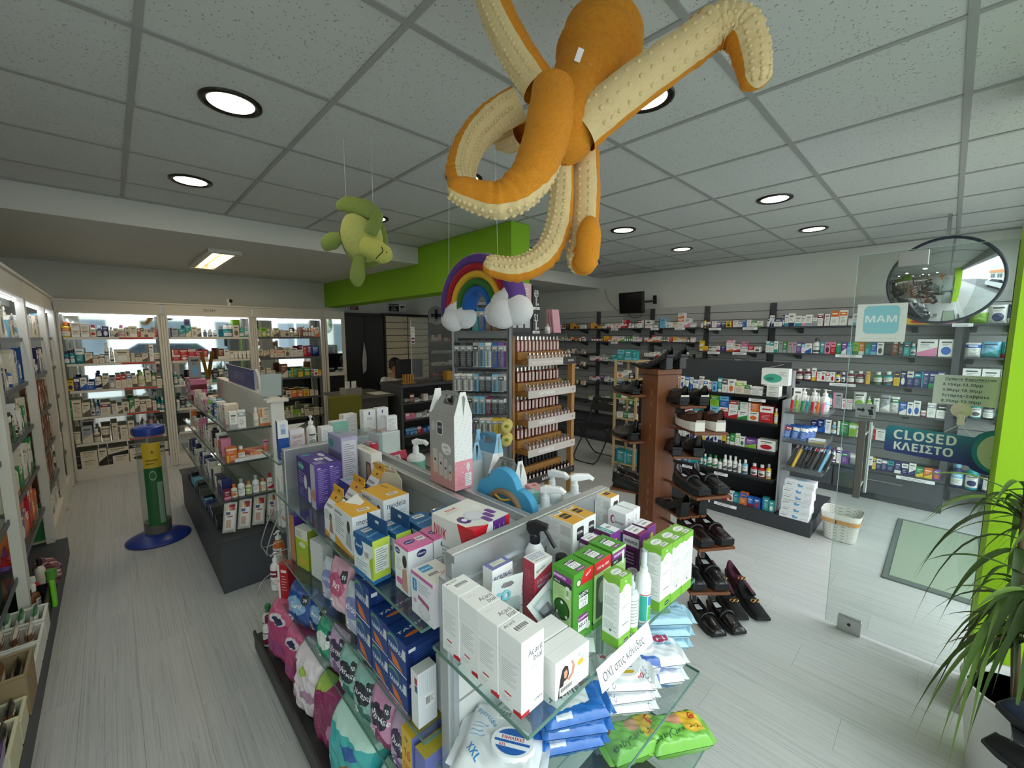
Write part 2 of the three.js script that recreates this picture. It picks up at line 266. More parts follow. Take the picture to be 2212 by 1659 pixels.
// body of revolution with a wrap-round label in front; all local fronts look to +z
function bottleParts(root, a, b, w, h, kind) {
  const r = w / 2, key = kind + a + b + w.toFixed(3) + h.toFixed(3), pm = (c, ro = 0.35) => mat(PAL[c][0], ro), capC = kind === 'b' ? (b === a ? 'W' : b) : 'W';
  const nh = kind === 'j' ? h * 0.68 : h * 0.74, neck = kind === 'j' ? r * 0.94 : r * 0.42;
  mesh('body', once('B' + key, () => lathe(kind === 'j' ? [[0.0001, 0], [r * 0.92, 0], [r, h * 0.04], [r, nh - h * 0.03], [neck, nh]] : [[0.0001, 0], [r * 0.9, 0], [r, h * 0.03], [r, nh * 0.82], [r * 0.86, nh * 0.92], [neck, nh], [neck, nh + h * 0.04]], 14)), pm(a), root);
  const c = print(a === 'W' || a === 'E' ? a : 'W', b, Math.floor(rnd() * 6));
  mesh('label', once('L' + key, () => remapUV(new THREE.CylinderGeometry(r * 1.012, r * 1.012, nh * 0.62, 10, 1, true, -1.15, 2.3), c).translate(0, nh * 0.44, 0)), c.s.mat, root);
  if (kind === 'j') mesh('lid', once('C' + key, () => lathe([[r * 1.03, 0], [r * 1.03, h * 0.28], [r * 0.97, h * 0.31], [0.0001, h * 0.31]], 14).translate(0, nh, 0)), pm(capC), root);
  else if (kind === 'b') mesh('cap', once('C' + key, () => lathe([[neck * 1.25, 0], [neck * 1.25, h * 0.2], [neck * 1.1, h * 0.225], [0.0001, h * 0.225]], 12).translate(0, nh + h * 0.03, 0)), pm(capC), root);
  else {
    mesh('collar', once('C' + key, () => lathe([[neck * 1.3, 0], [neck * 1.3, h * 0.08], [neck * 0.5, h * 0.1], [neck * 0.4, h * 0.19], [0.0001, h * 0.19]], 12).translate(0, nh + h * 0.02, 0)), pm(capC), root);
    mesh('pump_head', once('H' + key, () => merge([at(rbx(r * 0.62, h * 0.05, r * 0.62, 0.003), 0, h * 0.97, 0), at(rbx(r * 0.3, h * 0.035, r * 1.2, 0.003), 0, h * 0.97, r * 0.6)])), pm(capC), root);
  }
}
function tubeParts(root, a, b, w, h) {
  const r = w / 2, key = 'T' + a + b + w.toFixed(3) + h.toFixed(3), c = print(a, b, Math.floor(rnd() * 6));
  mesh('body', once(key, () => { const g = new THREE.CylinderGeometry(1, 1, h * 0.8, 16, 6, true), p = g.attributes.position; for (let i = 0; i < p.count; i++) { const t = p.getY(i) / (h * 0.8) + 0.5, x = p.getX(i), z = p.getZ(i); p.setXYZ(i, x * r * (0.82 + 0.28 * t), p.getY(i) + h * 0.6, z * r * (0.82 * (1 - t) + 0.06)); } const u = g.attributes.uv; for (let i = 0; i < u.count; i++) u.setX(i, Math.abs(((u.getX(i) + 0.25) % 1) * 2 - 1)); g.computeVertexNormals(); return remapUV(g, c); }), c.s.mat, root);
  mesh('cap', once(key + 'c', () => lathe([[0.0001, 0], [r * 0.8, 0], [r * 0.86, h * 0.02], [r * 0.86, h * 0.2], [0.0001, h * 0.2]], 14)), mat(PAL[b][0], 0.4), root);
}
// a soft pack: pillow with crimped ends, wrinkles and its own print
function pillowGeo(w, h, d, o = {}) {
  const nx = o.nx ?? 12, ny = o.ny ?? 12, P = [], U = [], I = [], sd = o.seed ?? 1, e = o.e ?? 0.55, F = o.cell, B = o.back;
  const f = (x, y) => Math.pow(Math.max(0, 1 - Math.pow(Math.abs(x), o.px ?? 4)), e) * Math.pow(Math.max(0, 1 - Math.pow(Math.abs(y), o.py ?? 4)), e);
  for (const s of [1, -1]) for (let j = 0; j <= ny; j++) for (let i = 0; i <= nx; i++) {
    const x = i / nx * 2 - 1, y = j / ny * 2 - 1, k = f(x, y), wr = (Math.sin(x * 9 + sd * 3 + y * 4) * Math.sin(y * 11 + sd) + 0.6 * Math.sin(x * 21 + y * 17 + sd * 5)) * (o.wr ?? 0.05) * d * k;
    P.push(x * w / 2 * (1 - 0.05 * (1 - y * y) * (o.pinch ?? 0)), y * h / 2 + h / 2, s * (d / 2 * k + 0.0008) + wr);
    const c = s > 0 || !B ? F : B; U.push(c.u0 + (c.u1 - c.u0) * (s > 0 ? i / nx : 1 - i / nx), c.v0 + (c.v1 - c.v0) * j / ny);
  }
  const n = (nx + 1) * (ny + 1);
  for (let s = 0; s < 2; s++) for (let j = 0; j < ny; j++) for (let i = 0; i < nx; i++) { const a = s * n + j * (nx + 1) + i, b = a + 1, c = a + nx + 1, q = c + 1; s ? I.push(a, c, b, b, c, q) : I.push(a, b, c, b, q, c); }
  const g = new THREE.BufferGeometry(); g.setAttribute('position', new THREE.Float32BufferAttribute(P, 3)); g.setAttribute('uv', new THREE.Float32BufferAttribute(U, 2)); g.setIndex(I); g.computeVertexNormals(); return g;
}
// one object of goods; its front looks along +z of the returned root
function good(k, a, b, w, h, depth) {
  if (k === 'c') {
    const c = printV(a, b), d = depth ?? Math.min(0.09, Math.max(0.025, w * rr(0.6, 0.95)));
    return mesh('', cartonGeo(w * 0.965, h, d, { s: c.s, base: PAL[a][0], pz: c, py: a === 'W' || a === 'E' ? PAL[b === 'W' || b === 'E' ? a : rnd() < 0.4 ? b : a][0] : PAL[a][0] }), c.s.mat);
  }
  if (k === 'g') { const c = printV(a, b); return mesh('', pillowGeo(w, h, Math.min(0.07, w * 0.6), { cell: c, nx: 8, ny: 8, seed: rnd() * 9 }), c.s.film); }
  const root = new THREE.Group();
  if (k === 't') tubeParts(root, a, b, w * 0.92, h); else bottleParts(root, a, b, w * 0.92, h, k === 's' ? 'p' : k);
  return root;
}
// spec: "cWB45x120" kind, colours, width x height in mm; *3 repeats, a/b stacks b on a, _30 is a gap.
// p: where the row begins (its left end seen from the front), turn: 0 faces +z, PI/2 faces +x, PI faces -z
function row(p, turn, spec, desc, group, o = {}) {
  const dx = Math.cos(turn), dz = -Math.sin(turn), pre = KINDOF.find(([k]) => (desc + ' ' + group).includes(k))?.[1]; let s = 0, n = 0;
  const toks = []; for (const t of spec.trim().split(/\s+/)) { const m = t.split('*'); for (let i = 0; i < +(m[1] ?? 1); i++) toks.push(m[0]); }
  const wOf = (t) => t[0] === '_' ? +t.slice(1) / 1000 : +t.split('/')[0].slice(3).split('x')[0] / 1000;
  const total = toks.reduce((q, t) => q + wOf(t), 0), k = o.len ? Math.min(1.25, Math.max(0.75, o.len / total)) : 1;
  const put = (t, y, back) => {
    const [w, h0] = t.slice(3).split('x').map((v) => +v / 1000), h = h0 * (o.hs ?? 1), [kd, a, b] = t, W = w * k, d0 = kd === 'c' ? Math.min(o.deep ?? 0.09, Math.max(0.028, W * 0.9)) : W * 0.92;
    const it = good(kd, a, b, W - 0.001, h, kd === 'c' ? d0 : undefined), off = back - d0 / 2;
    it.position.set(p[0] + dx * (s + W / 2) - Math.sin(turn) * -off, y, p[2] + dz * (s + W / 2) + Math.cos(turn) * off);
    it.rotation.y = turn + (kd === 'c' ? rr(-0.05, 0.05) * (W < 0.12 ? 1 : 0.3) : 0);
    const px = kd === 'c' && pre ? pre : ''; top(it, (px && px + '_') + NAMES[kd][0], `${two(a, b)} ${NAMES[kd][1]}, ${ord(n++)} from left ${desc}`, (px && px + ' ') + NAMES[kd][1], group); return h;
  };
  for (const t of toks) {
    if (t[0] !== '_') { let y = p[1] + 0.0005; const back = -rr(0.003, 0.012); for (const q of t.split('/')) y += put(q, y, back) + 0.0004; }
    s += wOf(t) * k;
  }
}
function randRow(len, hMin, hMax, pal, kinds = 'cccb', wMin = 35, wMax = 80) { let o = '', s = 0; while (s < len * 1000 - wMax * 0.6) { const w = Math.round(rr(wMin, wMax)), k = kinds[Math.floor(rnd() * kinds.length)], a = pal[Math.floor(rnd() * pal.length)], b = pal[Math.floor(rnd() * pal.length)], W = k === 'c' ? w : Math.min(w, 60); o += `${k}${a}${b}${W}x${Math.round(rr(hMin, hMax))} `; s += W; } return o; }
// shelf price strips and labels
const stripCell = cell(160, 24, (g) => { fill(g, '#f4f5f6'); lines(g, 20, 8, 110, 2, 8, '#777', 3); });
const stripGeo = (w, h) => boardGeo(w, h, 0.002, stripCell, '#e8eaec');
// ---------- slatted medicine wall along z = -5.9 ----------
const charcoal = mat('#43464b', 0.55), charcoalB = mat('#393c41', 0.5), slatM = mat('#b9bab8', 0.6), slatD = mat('#8f9192', 0.6), steel = metal('#b9bcbe', 0.35), alu = mat('#c9ccce', 0.38, { metalness: 0.75 }), blackM = mat('#17181a', 0.5);
function wallBay(x0, x1, shelves, label, o = {}) {
  const g = grp('wall_shelving_bay', label, 'shelving', [(x0 + x1) / 2, 0, -5.86], 0, 'slatted shelving bays of the medicine wall'), w = x1 - x0, sg = bx(w - 0.05, 0.092, 0.022);
  for (let y = 0.36, i = 0; y < 2.0; y += 0.1, i++) mesh('slat', sg, slatM, g, [0, y, 0]);
  mesh('backing', at(bx(w, 2.0, 0.01), 0, 1.0, -0.02), slatD, g);
  if (!o.noLeft) mesh('upright', at(bx(0.05, 2.0, 0.06), -w / 2 + 0.025, 1.0, 0.02), charcoal, g);
  if (o.right) mesh('upright', at(bx(0.05, 2.0, 0.32), w / 2 - 0.02, 0.85, 0.14), charcoal, g);
  for (const y of shelves) {
    const s = mesh('shelf', at(bx(w - 0.052, 0.016, 0.29), 0, y - 0.008, 0.16), charcoal, g);
    for (const bxx of [-0.3, 0.3]) mesh('bracket', once('wbr', () => new THREE.ExtrudeGeometry(new THREE.Shape([[0, 0], [0.24, 0], [0, -0.06]].map((p) => new THREE.Vector2(...p))), { depth: 0.04, bevelEnabled: false }).rotateY(-Math.PI / 2).translate(0.02, 0, 0)), charcoalB, s, [bxx * w, y - 0.017, 0.013]);
  }
  if (o.base) {
    const b = mesh('base_unit', at(bx(w, 0.285, 0.52), 0, 0.1425, 0.29), charcoalB, g);
    mesh('base_top', at(bx(w, 0.016, 0.56), 0, 0.292, 0.28), charcoal, g); void b;
    const n = Math.max(1, Math.round(w / 0.8)); for (let i = 0; i < n; i++) { const d = mesh('drawer', at(rbx(w / n - 0.012, 0.2, 0.018, 0.003), -w / 2 + (i + 0.5) * w / n, 0.165, 0.558), charcoal, g); mesh('handle', at(rbx(0.26, 0.008, 0.016, 0.003), -w / 2 + (i + 0.5) * w / n, 0.2, 0.572), steel, d); }
  }
  return g;
}
wallBay(-1.53, 0.07, [1.71, 1.41, 1.11, 0.83, 0.545], 'widest bay of slatted wall shelving, seen through the glass door', { base: 1, right: 1 });
wallBay(0.07, 0.44, [1.71, 1.41, 1.16, 0.86, 0.52, 0.2], 'narrow bay of slatted wall shelving beside the green pillar');
wallBay(-2.31, -1.53, [1.71, 1.41, 1.215, 0.9], 'slatted wall shelving bay just behind the shoe tower', { base: 1 });
wallBay(-3.1, -2.31, [1.715, 1.52, 1.3, 1.05, 0.8, 0.55], 'slatted wall shelving bay under the wall television', { base: 1 });
wallBay(-4.05, -3.1, [1.72, 1.52, 1.21, 0.89, 0.57], 'slatted wall shelving bay behind the folding chair', { base: 1 });
wallBay(-5.1, -4.05, [1.72, 1.52, 1.31, 1.107, 0.8, 0.53], 'farthest slatted wall shelving bay behind the perfume stand', { base: 1 });
{
  const F = -5.57, R = (x, y, s, d, o) => row([x, y, F], 0, s, d, 'goods on the medicine wall', o);
  const W = 'on %, widest bay', t = (s) => W.replace('%', s);
  R(-1.5, 1.71, 'cWN20x100 cWN20x130 cWN22x130 cWN75x90 cNW18x130 cWT35x125 cWN55x145 cWT60x115 cWP30x110 cWA60x125 cAW40x90 cWM45x130 cWM55x125 cWO70x155 cWO60x160 cWV40x70 cWS55x120 cWB60x110 cWR60x130 cWT60x115 cEG60x110 cWN60x120 cYR210x82 cPV110x52', t('top shelf'), { len: 1.53 });
  R(-1.5, 1.41, 'cWT45x130*3 cAG50x125 cGA45x125 cAO45x120 cAP50x120 cVA50x120 cWS35x100 cWB65x110 bWD80x170 cTA40x125 cPP55x125 cRP50x125 cGT50x125 cVV48x125 cST50x125 cLG50x125 cOO50x125 cTG50x120 cBS50x120 cWW55x125 _55 cUD60x150 cDK40x160 cTD45x130 bTW50x120 cWP150x160 cWB110x160', t('second shelf'), { len: 1.53 });
  R(-1.5, 1.11, 'cBW35x120*3 cNW40x110 cWN40x100 bNK50x95 cBW30x110 bYB45x110 bMW75x125 bMW75x130 cWY40x140 cWR45x100 cWR40x110 cWR40x100 cWR38x105 bYN50x110 bNW40x110 bMW75x130 bMW80x130 cYV40x130 _20 bGW75x130 bTW80x140 cYN45x140 cNW45x150 cNE50x150 cNT50x150 cNT50x155 cNG50x160 cNW60x165', t('third shelf'), { len: 1.5 });
  R(-0.98, 0.83, 'pWR60x150 pWR60x160 bWT60x140 cAP90x170 cWP50x110*2 gWL120x190 sLW60x150 gWG65x140 gAW95x180 gWG75x170 cBW65x120 cWB50x130 cWB60x150 jRW50x60 cWA70x140 cWK90x130', t('fourth shelf'), { len: 1.02 });
  R(-1.0, 0.545, 'cNB55x120 cNB50x140 cWB60x150 bSW50x130 cGW90x150 cLW60x140 cWS60x120 cWP60x140 cWR90x110 cBN70x120 cSB70x110 cBB80x100 cWB60x110 cNS60x120', t('fifth shelf'), { len: 1.0 });
  row([-0.86, 0.3, -5.31], 0, 'bWR60x150 bWB60x160 bWV55x150 cWV50x160 cVG70x130 gAW80x120 cLW50x130 cWV45x90 cWN50x120 cYN30x110 cNW50x110 cNE50x120 cNT60x110 cNW60x110 cNW60x105 cWN60x120 cGY65x90 cOY70x90 cVO60x90', 'on drawer top of widest bay', 'goods on the medicine wall', { len: 0.9 });
  for (const [y, s] of [[1.71, 'gLW120x150 gWN110x160 gNW110x160'], [1.41, 'gWB90x130 gST110x140 gTR110x140'], [1.16, 'cWB100x150 cWR95x150 cAY90x140'], [0.86, 'bVW60x160 bTW60x170 bKA60x170 bAT60x160'], [0.52, 'cBK80x120 bNB70x130 cUN80x110'], [0.2, 'bNS75x240 bTN75x250 bDN80x240']]) R(0.1, y, s, 'on ' + (y > 1.5 ? 'top' : y > 1.3 ? 'second' : y > 1 ? 'third' : y > 0.7 ? 'fourth' : y > 0.4 ? 'fifth' : 'lowest') + ' shelf beside green pillar', { len: 0.33 });
  const c = (s) => `on ${s} behind shoe tower`;
  R(-2.27, 1.71, 'cWA30x60 bYK40x120 cNW50x70 cWR70x75 cVV50x60 cNS60x60 cYY60x75 cWM70x80 cWB50x60 cBN30x60 cWB60x85 cWG60x70 cWL55x65', c('top wall shelf'), { len: 0.72 });
  R(-2.27, 1.41, 'cYW45x60/cYW45x70 cYO45x60 bKW40x60 cWW50x60 cWR40x65 cNV60x65 cWO70x60/cWP70x80 cWR70x60/cEU70x35 cWT70x60/cPP60x60 cRW60x75 cWW60x65', c('second wall shelf'), { len: 0.72 });
  R(-2.2, 1.215, 'bKW45x60 bYK45x70 cWN100x80 cWV80x55 cWR80x50 cAA70x100 _60 cKD40x90', c('third wall shelf'));
  const b = (s) => `on ${s} under television`;
  R(-3.06, 1.715, 'cWM95x60/cWN85x50 cAW75x65 cSB80x130 cWS60x80 cEW80x70 cWO70x120/cWO70x75 cWP70x120 cWA50x60', b('top shelf'), { len: 0.72 });
  R(-3.06, 1.52, 'cWO50x60 cWR50x50 cWO60x50/cRW60x40 cWO60x75 bKW35x60*3 cRW60x70 cYW50x70 cWA60x60 cEO60x65 bKG40x60 cWR60x60', b('second shelf'), { len: 0.72 });
  R(-3.06, 1.3, 'cWA50x60 bWA40x80 cWA60x70 cWR60x80 bWS40x60 cAW80x110 _200 bWK45x110 cKD60x60', b('third shelf'), { len: 0.72 });
  for (const y of [1.05, 0.8, 0.55]) R(-3.06, y, randRow(0.72, 50, 110, 'WWAKSNGE', 'cccb', 35, 75), b({ 1.05: 'fourth shelf', 0.8: 'fifth shelf', 0.55: 'sixth shelf' }[y]), { len: 0.72 });
  const a = (s) => `on ${s} behind folding chair`;
  R(-4.01, 1.72, 'cYO60x90 cOK60x60 cYK60x50 bKA25x60 cWW25x60 cWA25x50 cWR28x70*8 cRW70x60/cRW70x60 bWW50x70 bWA40x70 bWW45x60 cWM60x110', a('top shelf'), { len: 0.9 });
  R(-4.01, 1.52, 'bMK45x65*4 cGY45x60 cYO70x80 cOW50x60 cWO30x75*4 cWL70x75 bGL30x75*4 bWA28x90*3 cWP40x60', a('second shelf'), { len: 0.9 });
  R(-4.01, 1.21, 'cWA80x70 cWR70x70 cAW60x110 cWA60x70 bKY40x60 cTS100x110*2 cTS90x110 cWA60x60', a('third shelf'), { len: 0.9 });
  R(-4.01, 0.89, 'cWA50x60 cWR60x70 cWN60x60 cVD60x90 cWA50x80 cWG60x60 cWB50x60 bWA40x80 cSW90x60 cWA60x60', a('fourth shelf'), { len: 0.9 });
  R(-4.01, 0.57, 'cWL60x70 cBW40x60 cRW50x60 cWG40x70 cWN50x60 cWG70x80*3 cWA60x60 cGW70x110*3', a('fifth shelf'), { len: 0.9 });
  const f = (s) => `on ${s} of farthest wall bay`, fp = 'WWAOYKMGE';
  for (const [y, n] of [[1.72, 'top shelf'], [1.52, 'second shelf'], [1.31, 'third shelf'], [1.107, 'fourth shelf'], [0.8, 'fifth shelf']]) R(-4.7, y, y > 1.7 ? 'bAW50x90 bWA40x100 cUU60x80 cKA90x80 cYO60x90 cOK60x60 cYK60x50 cWA60x60 bWW40x70' : randRow(0.6, 45, 80, fp, 'ccbj', 30, 65), f(n), { len: 0.6 });
  // price strips
  for (const [x, y, w, d] of [[-0.83, 1.395, 0.22, 'under the rainbow-coloured cartons'], [-0.86, 1.09, 0.22, 'under the maroon mouthwash bottles'], [-0.25, 0.275, 0.26, 'on the drawers of the widest bay'], [0.0, 1.7, 0.13, 'at the top shelf beside the pillar bay'], [-2.15, 1.69, 0.15, 'behind shoe tower, top shelf, first'], [-1.75, 1.69, 0.16, 'behind shoe tower, top shelf, second'], [-2.15, 1.39, 0.15, 'behind shoe tower, second shelf, first'], [-1.85, 1.39, 0.16, 'behind shoe tower, second shelf, second'], [-2.15, 1.195, 0.15, 'behind shoe tower, third shelf'], [-2.95, 1.7, 0.12, 'under television, top shelf, first'], [-2.6, 1.7, 0.14, 'under television, top shelf, second'], [-3.6, 1.7, 0.12, 'above folding chair, top shelf'], [-3.6, 1.5, 0.12, 'above folding chair, second shelf'], [-3.5, 0.86, 0.12, 'behind folding chair, fourth shelf'], [-3.5, 1.19, 0.12, 'behind folding chair, third shelf'], [-4.3, 1.08, 0.1, 'in the farthest wall bay'], [-3.6, 0.54, 0.13, 'behind folding chair, fifth shelf, first'], [-3.35, 0.54, 0.12, 'behind folding chair, fifth shelf, second']]) {
    const m = mesh('', stripGeo(w, 0.03), stripCell.s.mat); m.position.set(x + w / 2, y - 0.016, y < 0.3 ? -5.288 : -5.544); m.rotation.x = -0.1; top(m, 'shelf_label', 'white printed shelf label strip ' + d, 'shelf label', 'shelf labels on the medicine wall');
  }
}
// wall television
{
  const t = grp('wall_television', 'small black flat television on a wall arm', 'television', [-3.31, 2.09, -5.62], -0.12);
  mesh('screen', rbx(0.4, 0.27, 0.012, 0.004), mat('#08080a', 0.12), t, [0, 0, 0.03]); mesh('housing', rbx(0.43, 0.31, 0.05, 0.012, 2), mat('#131416', 0.4), t); t.rotation.x = 0.12;
  mesh('wall_arm', merge([at(bx(0.05, 0.12, 0.02), 0.26, 0.02, -0.2), rod([0.26, 0, -0.2], [0.05, 0, -0.03], 0.014)]), blackM, t);
  mesh('cable', tube([[-0.1, -0.13, -0.02], [-0.02, -0.22, -0.04], [0.12, -0.2, -0.06], [0.14, -0.1, -0.05]], 0.004, 20, 5), blackM, t);
}
{ const m = mesh('', tube([[-3.95, 2.36, -5.87], [-3.9, 2.2, -5.88], [-3.72, 2.02, -5.875], [-3.6, 1.98, -5.87]], 0.005, 20, 5), mat('#8b8b86', 0.7)); top(m, 'wall_cable', 'thin grey cable hanging down the wall beside the television', 'cable'); }

// ---------- free-standing medicine gondola ----------
{
  const g = grp('medicine_gondola', 'low charcoal double gondola of skin care and foot care', 'gondola', [-1.42, 0, -4.3]);
  mesh('plinth', at(bx(1.55, 0.12, 0.8), 0, 0.06, 0), charcoalB, g);
  mesh('back_panel', at(bx(1.0, 1.3, 0.03), -0.02, 0.72, 0), charcoal, g);
  for (const x of [-0.52, 0.49]) mesh('upright', at(bx(0.04, 1.3, 0.09), x, 0.65, 0.03), alu, g);
  mesh('side_panel', at(bx(0.012, 0.95, 0.36), 0.515, 0.6, 0.17), alu, g);
  for (const y of [1.095, 0.87, 0.63, 0.385]) { mesh('shelf', at(bx(1.0, 0.016, 0.36), -0.02, y - 0.008, 0.18), charcoal, g); mesh('shelf_edge', at(bx(1.0, 0.022, 0.006), -0.02, y - 0.012, 0.362), blackM, g); }
  const R = (x, y, s, d, o) => row([x, y, -3.955], 0, s, d, 'goods on the medicine gondola', o);
  const n = (s) => `on ${s} of free-standing gondola`;
  R(-1.8, 1.095, 'cOW25x130 cWB45x120 tWB55x120 tWB50x115 cWB60x95 tWW65x130 cWB50x100 tWR40x90 cSB50x90 tTW55x130 cWW60x120 cWO70x120 cEL95x110 cEG60x80 cWA120x70 cWK150x45/cWK150x45', n('top shelf'), { len: 0.86 });
  R(-1.72, 0.87, 'cRW75x90/cVS75x80 cTA70x80/cTG70x70 _70 cSW75x90/cLG75x100 cRW75x90/cBS75x100 cWR75x80/cWR75x75 cWG75x80/cWG75x75 cWO80x80/cOW80x75 cRW100x140 bYW32x130', n('second shelf'), { len: 0.78 });
  R(-1.78, 0.63, 'cWA45x70*2 cWK45x65 cNW45x75*2 cNW40x85 cWY40x80 cWN40x90*4 cYK40x75 bWG40x90 cGW50x100 cWL40x110 cWG50x90 cVL110x80 cWR160x90', n('third shelf'), { len: 0.84 });
  R(-1.8, 0.385, 'cWB60x80 jSB75x80 cTS95x150 bTW36x110*2 bWG50x115*2 bWG40x90 bWW42x140*3 bWW36x120 bSW50x130 _15 bRW60x110*2 bYA45x130', n('fourth shelf'), { len: 0.84 });
  row([-1.47, 0.12, -3.915], 0, 'cWR35x90 cWW45x85 cWR40x95 cWR45x90 cWR40x90 cTB45x85 cOB55x105 cBM45x85 cBR45x85 _10 cTB45x110 cTW35x95', 'on plinth of free-standing gondola', 'goods on the medicine gondola', { len: 0.56 });
  for (const [x, y, w, z] of [[-1.66, 1.08, 0.17, 1], [-1.16, 1.08, 0.13, 1], [-1.71, 0.37, 0.19, 1], [-1.41, 0.37, 0.12, 1], [-1.62, 0.105, 0.2, 0], [-1.38, 0.105, 0.19, 0]]) { const m = mesh('', stripGeo(w, 0.035), stripCell.s.mat); m.position.set(x + w / 2, y - 0.035, z ? -3.93 : -3.892); m.rotation.x = -0.35; top(m, 'shelf_label', `white label strip on free-standing gondola, ${y > 1 ? 'top shelf' : y > 0.3 ? 'fourth shelf' : 'plinth'}, ${x < -1.5 ? 'end beside the shoe tower' : 'end nearer the basket'}`, 'shelf label', 'shelf labels on the gondola'); }
  // stack of glove boxes
  const gc = cell(160, 56, (q) => { fill(q, '#eef0f4'); txt(q, 'VELVET', 34, 16, 13, '#b9bfcb'); fill(q, '#223', 8, 32, 34, 4); poly(q, [[70, 20], [84, 16], [88, 28], [104, 24], [100, 42], [76, 46]], '#6fa6d6'); lines(q, 118, 34, 34, 2, 8, '#aaa'); }), gt = cell(160, 80, (q) => { fill(q, '#e9ecf2'); disc(q, 80, 42, 34, 16, '#9fc4e4'); });
  for (let i = 0; i < 6; i++) { const m = mesh('', cartonGeo(0.2, 0.052, 0.13, { s: gc.s, base: '#eceef2', pz: gc, px: '#e8ebf1', py: gt.s === gc.s ? gt : '#e8ebf0', topz: 1 }), gc.s.mat); m.position.set(-0.765 + (i % 2) * 0.006 + i * 0.003, 0.121 + i * 0.0527, -3.965 + rr(-0.005, 0.005)); m.rotation.y = rr(-0.04, 0.04); top(m, 'glove_carton', `white glove carton with blue hand print, ${['lowest', 'second up', 'third up', 'fourth up', 'fifth up', 'topmost'][i]} of the stack`, 'carton', 'stacked glove cartons'); }
  // sloping clear trays on the gondola's end
  const tray = (y, lab, fillIt) => {
    const t = grp('display_tray', lab, 'tray', [-0.752, y, -4.12], 0, 'clear trays on the gondola end');
    mesh('floor_plate', at(bx(0.28, 0.006, 0.34), 0, 0, 0), mat('#565b60', 0.4), t); mesh('rim', merge([at(bx(0.28, 0.045, 0.004), 0, 0.022, 0.17), at(bx(0.004, 0.045, 0.34), 0.14, 0.022, 0)]), clearPlastic, t);
    fillIt(t.position);
  };
  tray(0.975, 'clear end tray of pump bottles and coloured brushes', (p) => {
    ['R', 'L', 'G', 'T', 'R', 'O', 'P'].forEach((c, i) => { const q = new THREE.Group(); q.position.set(p.x - 0.105 + i * 0.035, p.y + 0.008, p.z + 0.13); q.rotation.x = -0.25; mesh('grip', rbx(0.02, 0.1, 0.014, 0.006, 2), mat(PAL[c][0], 0.3), q, [0, 0.05, 0]); mesh('brush_head', rbx(0.014, 0.05, 0.01, 0.004), mat('#e8e8e4', 0.5), q, [0, 0.122, 0]); top(q, 'hand_brush', `${PAL[c][1]} handled brush, ${ord(i)} from left in the end tray`, 'brush', 'coloured brushes in the end tray'); });
    for (let i = 0; i < 3; i++) { const q = good('p', 'W', i === 1 ? 'R' : 'S', 0.07, 0.2); q.position.set(p.x - 0.04 + i * 0.07, p.y + 0.004, p.z + 0.04); q.rotation.y = 1.2; top(q, 'pump_bottle', `clear-labelled white pump bottle, ${ord(i)} from left in the end tray`, 'pump bottle', 'pump bottles in the end tray'); }
    const q = good('c', 'W', 'K', 0.08, 0.2, 0.01); q.position.set(p.x - 0.085, p.y + 0.004, p.z + 0.085); q.rotation.y = 0.5; top(q, 'header_card', 'white header card standing at the left of the end tray', 'card');
  });
  tray(0.735, 'clear end tray of blue brush packs and white cartons', (p) => {
    for (let i = 0; i < 9; i++) { const c = print('B', i % 3 ? 'W' : 'R', 1), q = mesh('', pillowGeo(0.05, 0.12, 0.016, { cell: c, nx: 6, ny: 6, seed: i }), c.s.film); q.position.set(p.x - 0.13 + (i % 3) * 0.055 + Math.floor(i / 3) * 0.02, p.y + 0.012, p.z + 0.1 - Math.floor(i / 3) * 0.05); q.rotation.set(-0.3, 0.3, -0.1); top(q, 'brush_packet', `blue brush packet, ${ord(i % 3)} from left, ${['front', 'middle', 'rear'][Math.floor(i / 3)]} row of the end tray`, 'packet', 'blue brush packets'); }
    const q = good('c', 'W', 'Y', 0.12, 0.03, 0.08); q.position.set(p.x + 0.07, p.y + 0.004, p.z + 0.04); q.rotation.y = 0.2; top(q, 'leaflet_carton', 'flat white and yellow carton lying in the middle end tray', 'carton');
  });
  tray(0.5, 'lowest clear end tray, full of reading-glasses cases', (p) => {
    ['K', 'Y', 'K', 'K', 'K', 'D', 'K', 'S', 'K'].forEach((c, i) => { const q = new THREE.Group(); q.position.set(p.x - 0.105 + i * 0.03, p.y + 0.016, p.z + 0.1); q.rotation.set(-0.15, 0.35, -0.3); mesh('case', rbx(0.022, 0.17, 0.05, 0.008, 2), mat(PAL[c][0], 0.18, { clearcoat: 0.5 }), q, [0, 0.085, 0]); mesh('tab', bx(0.004, 0.03, 0.045), mat('#d9e3ea', 0.4), q, [0, 0.185, 0]); top(q, 'glasses_case', `${PAL[c][1]} reading-glasses case, ${ord(i)} from left in lowest end tray`, 'glasses case', 'cases in the lowest end tray'); });
    for (let i = 0; i < 4; i++) { const q = good('b', 'W', ['R', 'B', 'R', 'B'][i], 0.06, 0.16); q.position.set(p.x - 0.08 + i * 0.065, p.y + 0.004, p.z - 0.1); top(q, 'bottle', `white bottle behind the glasses cases, ${ord(i)} from left`, 'bottle', 'bottles behind the glasses cases'); }
  });
  const q = grp('face_mask_carton', 'open white carton with a green face mask picture on the gondola top', 'carton', [-1.0, 1.187, -4.08]), c1 = cell(128, 96, (k) => { fill(k, '#f2f4f2'); disc(k, 54, 56, 44, 26, '#4fb39b'); disc(k, 42, 60, 20, 10, '#2f8a74'); lines(k, 84, 20, 36, 3, 9); });
  mesh('carton_body', cartonGeo(0.2, 0.14, 0.1, { s: c1.s, base: '#f2f3f1', pz: c1 }), c1.s.mat, q); mesh('flap', at(bx(0.1, 0.001, 0.07), 0.04, 0.155, -0.02).rotateZ(0.3), mat('#eef0ee', 0.6), q);
}
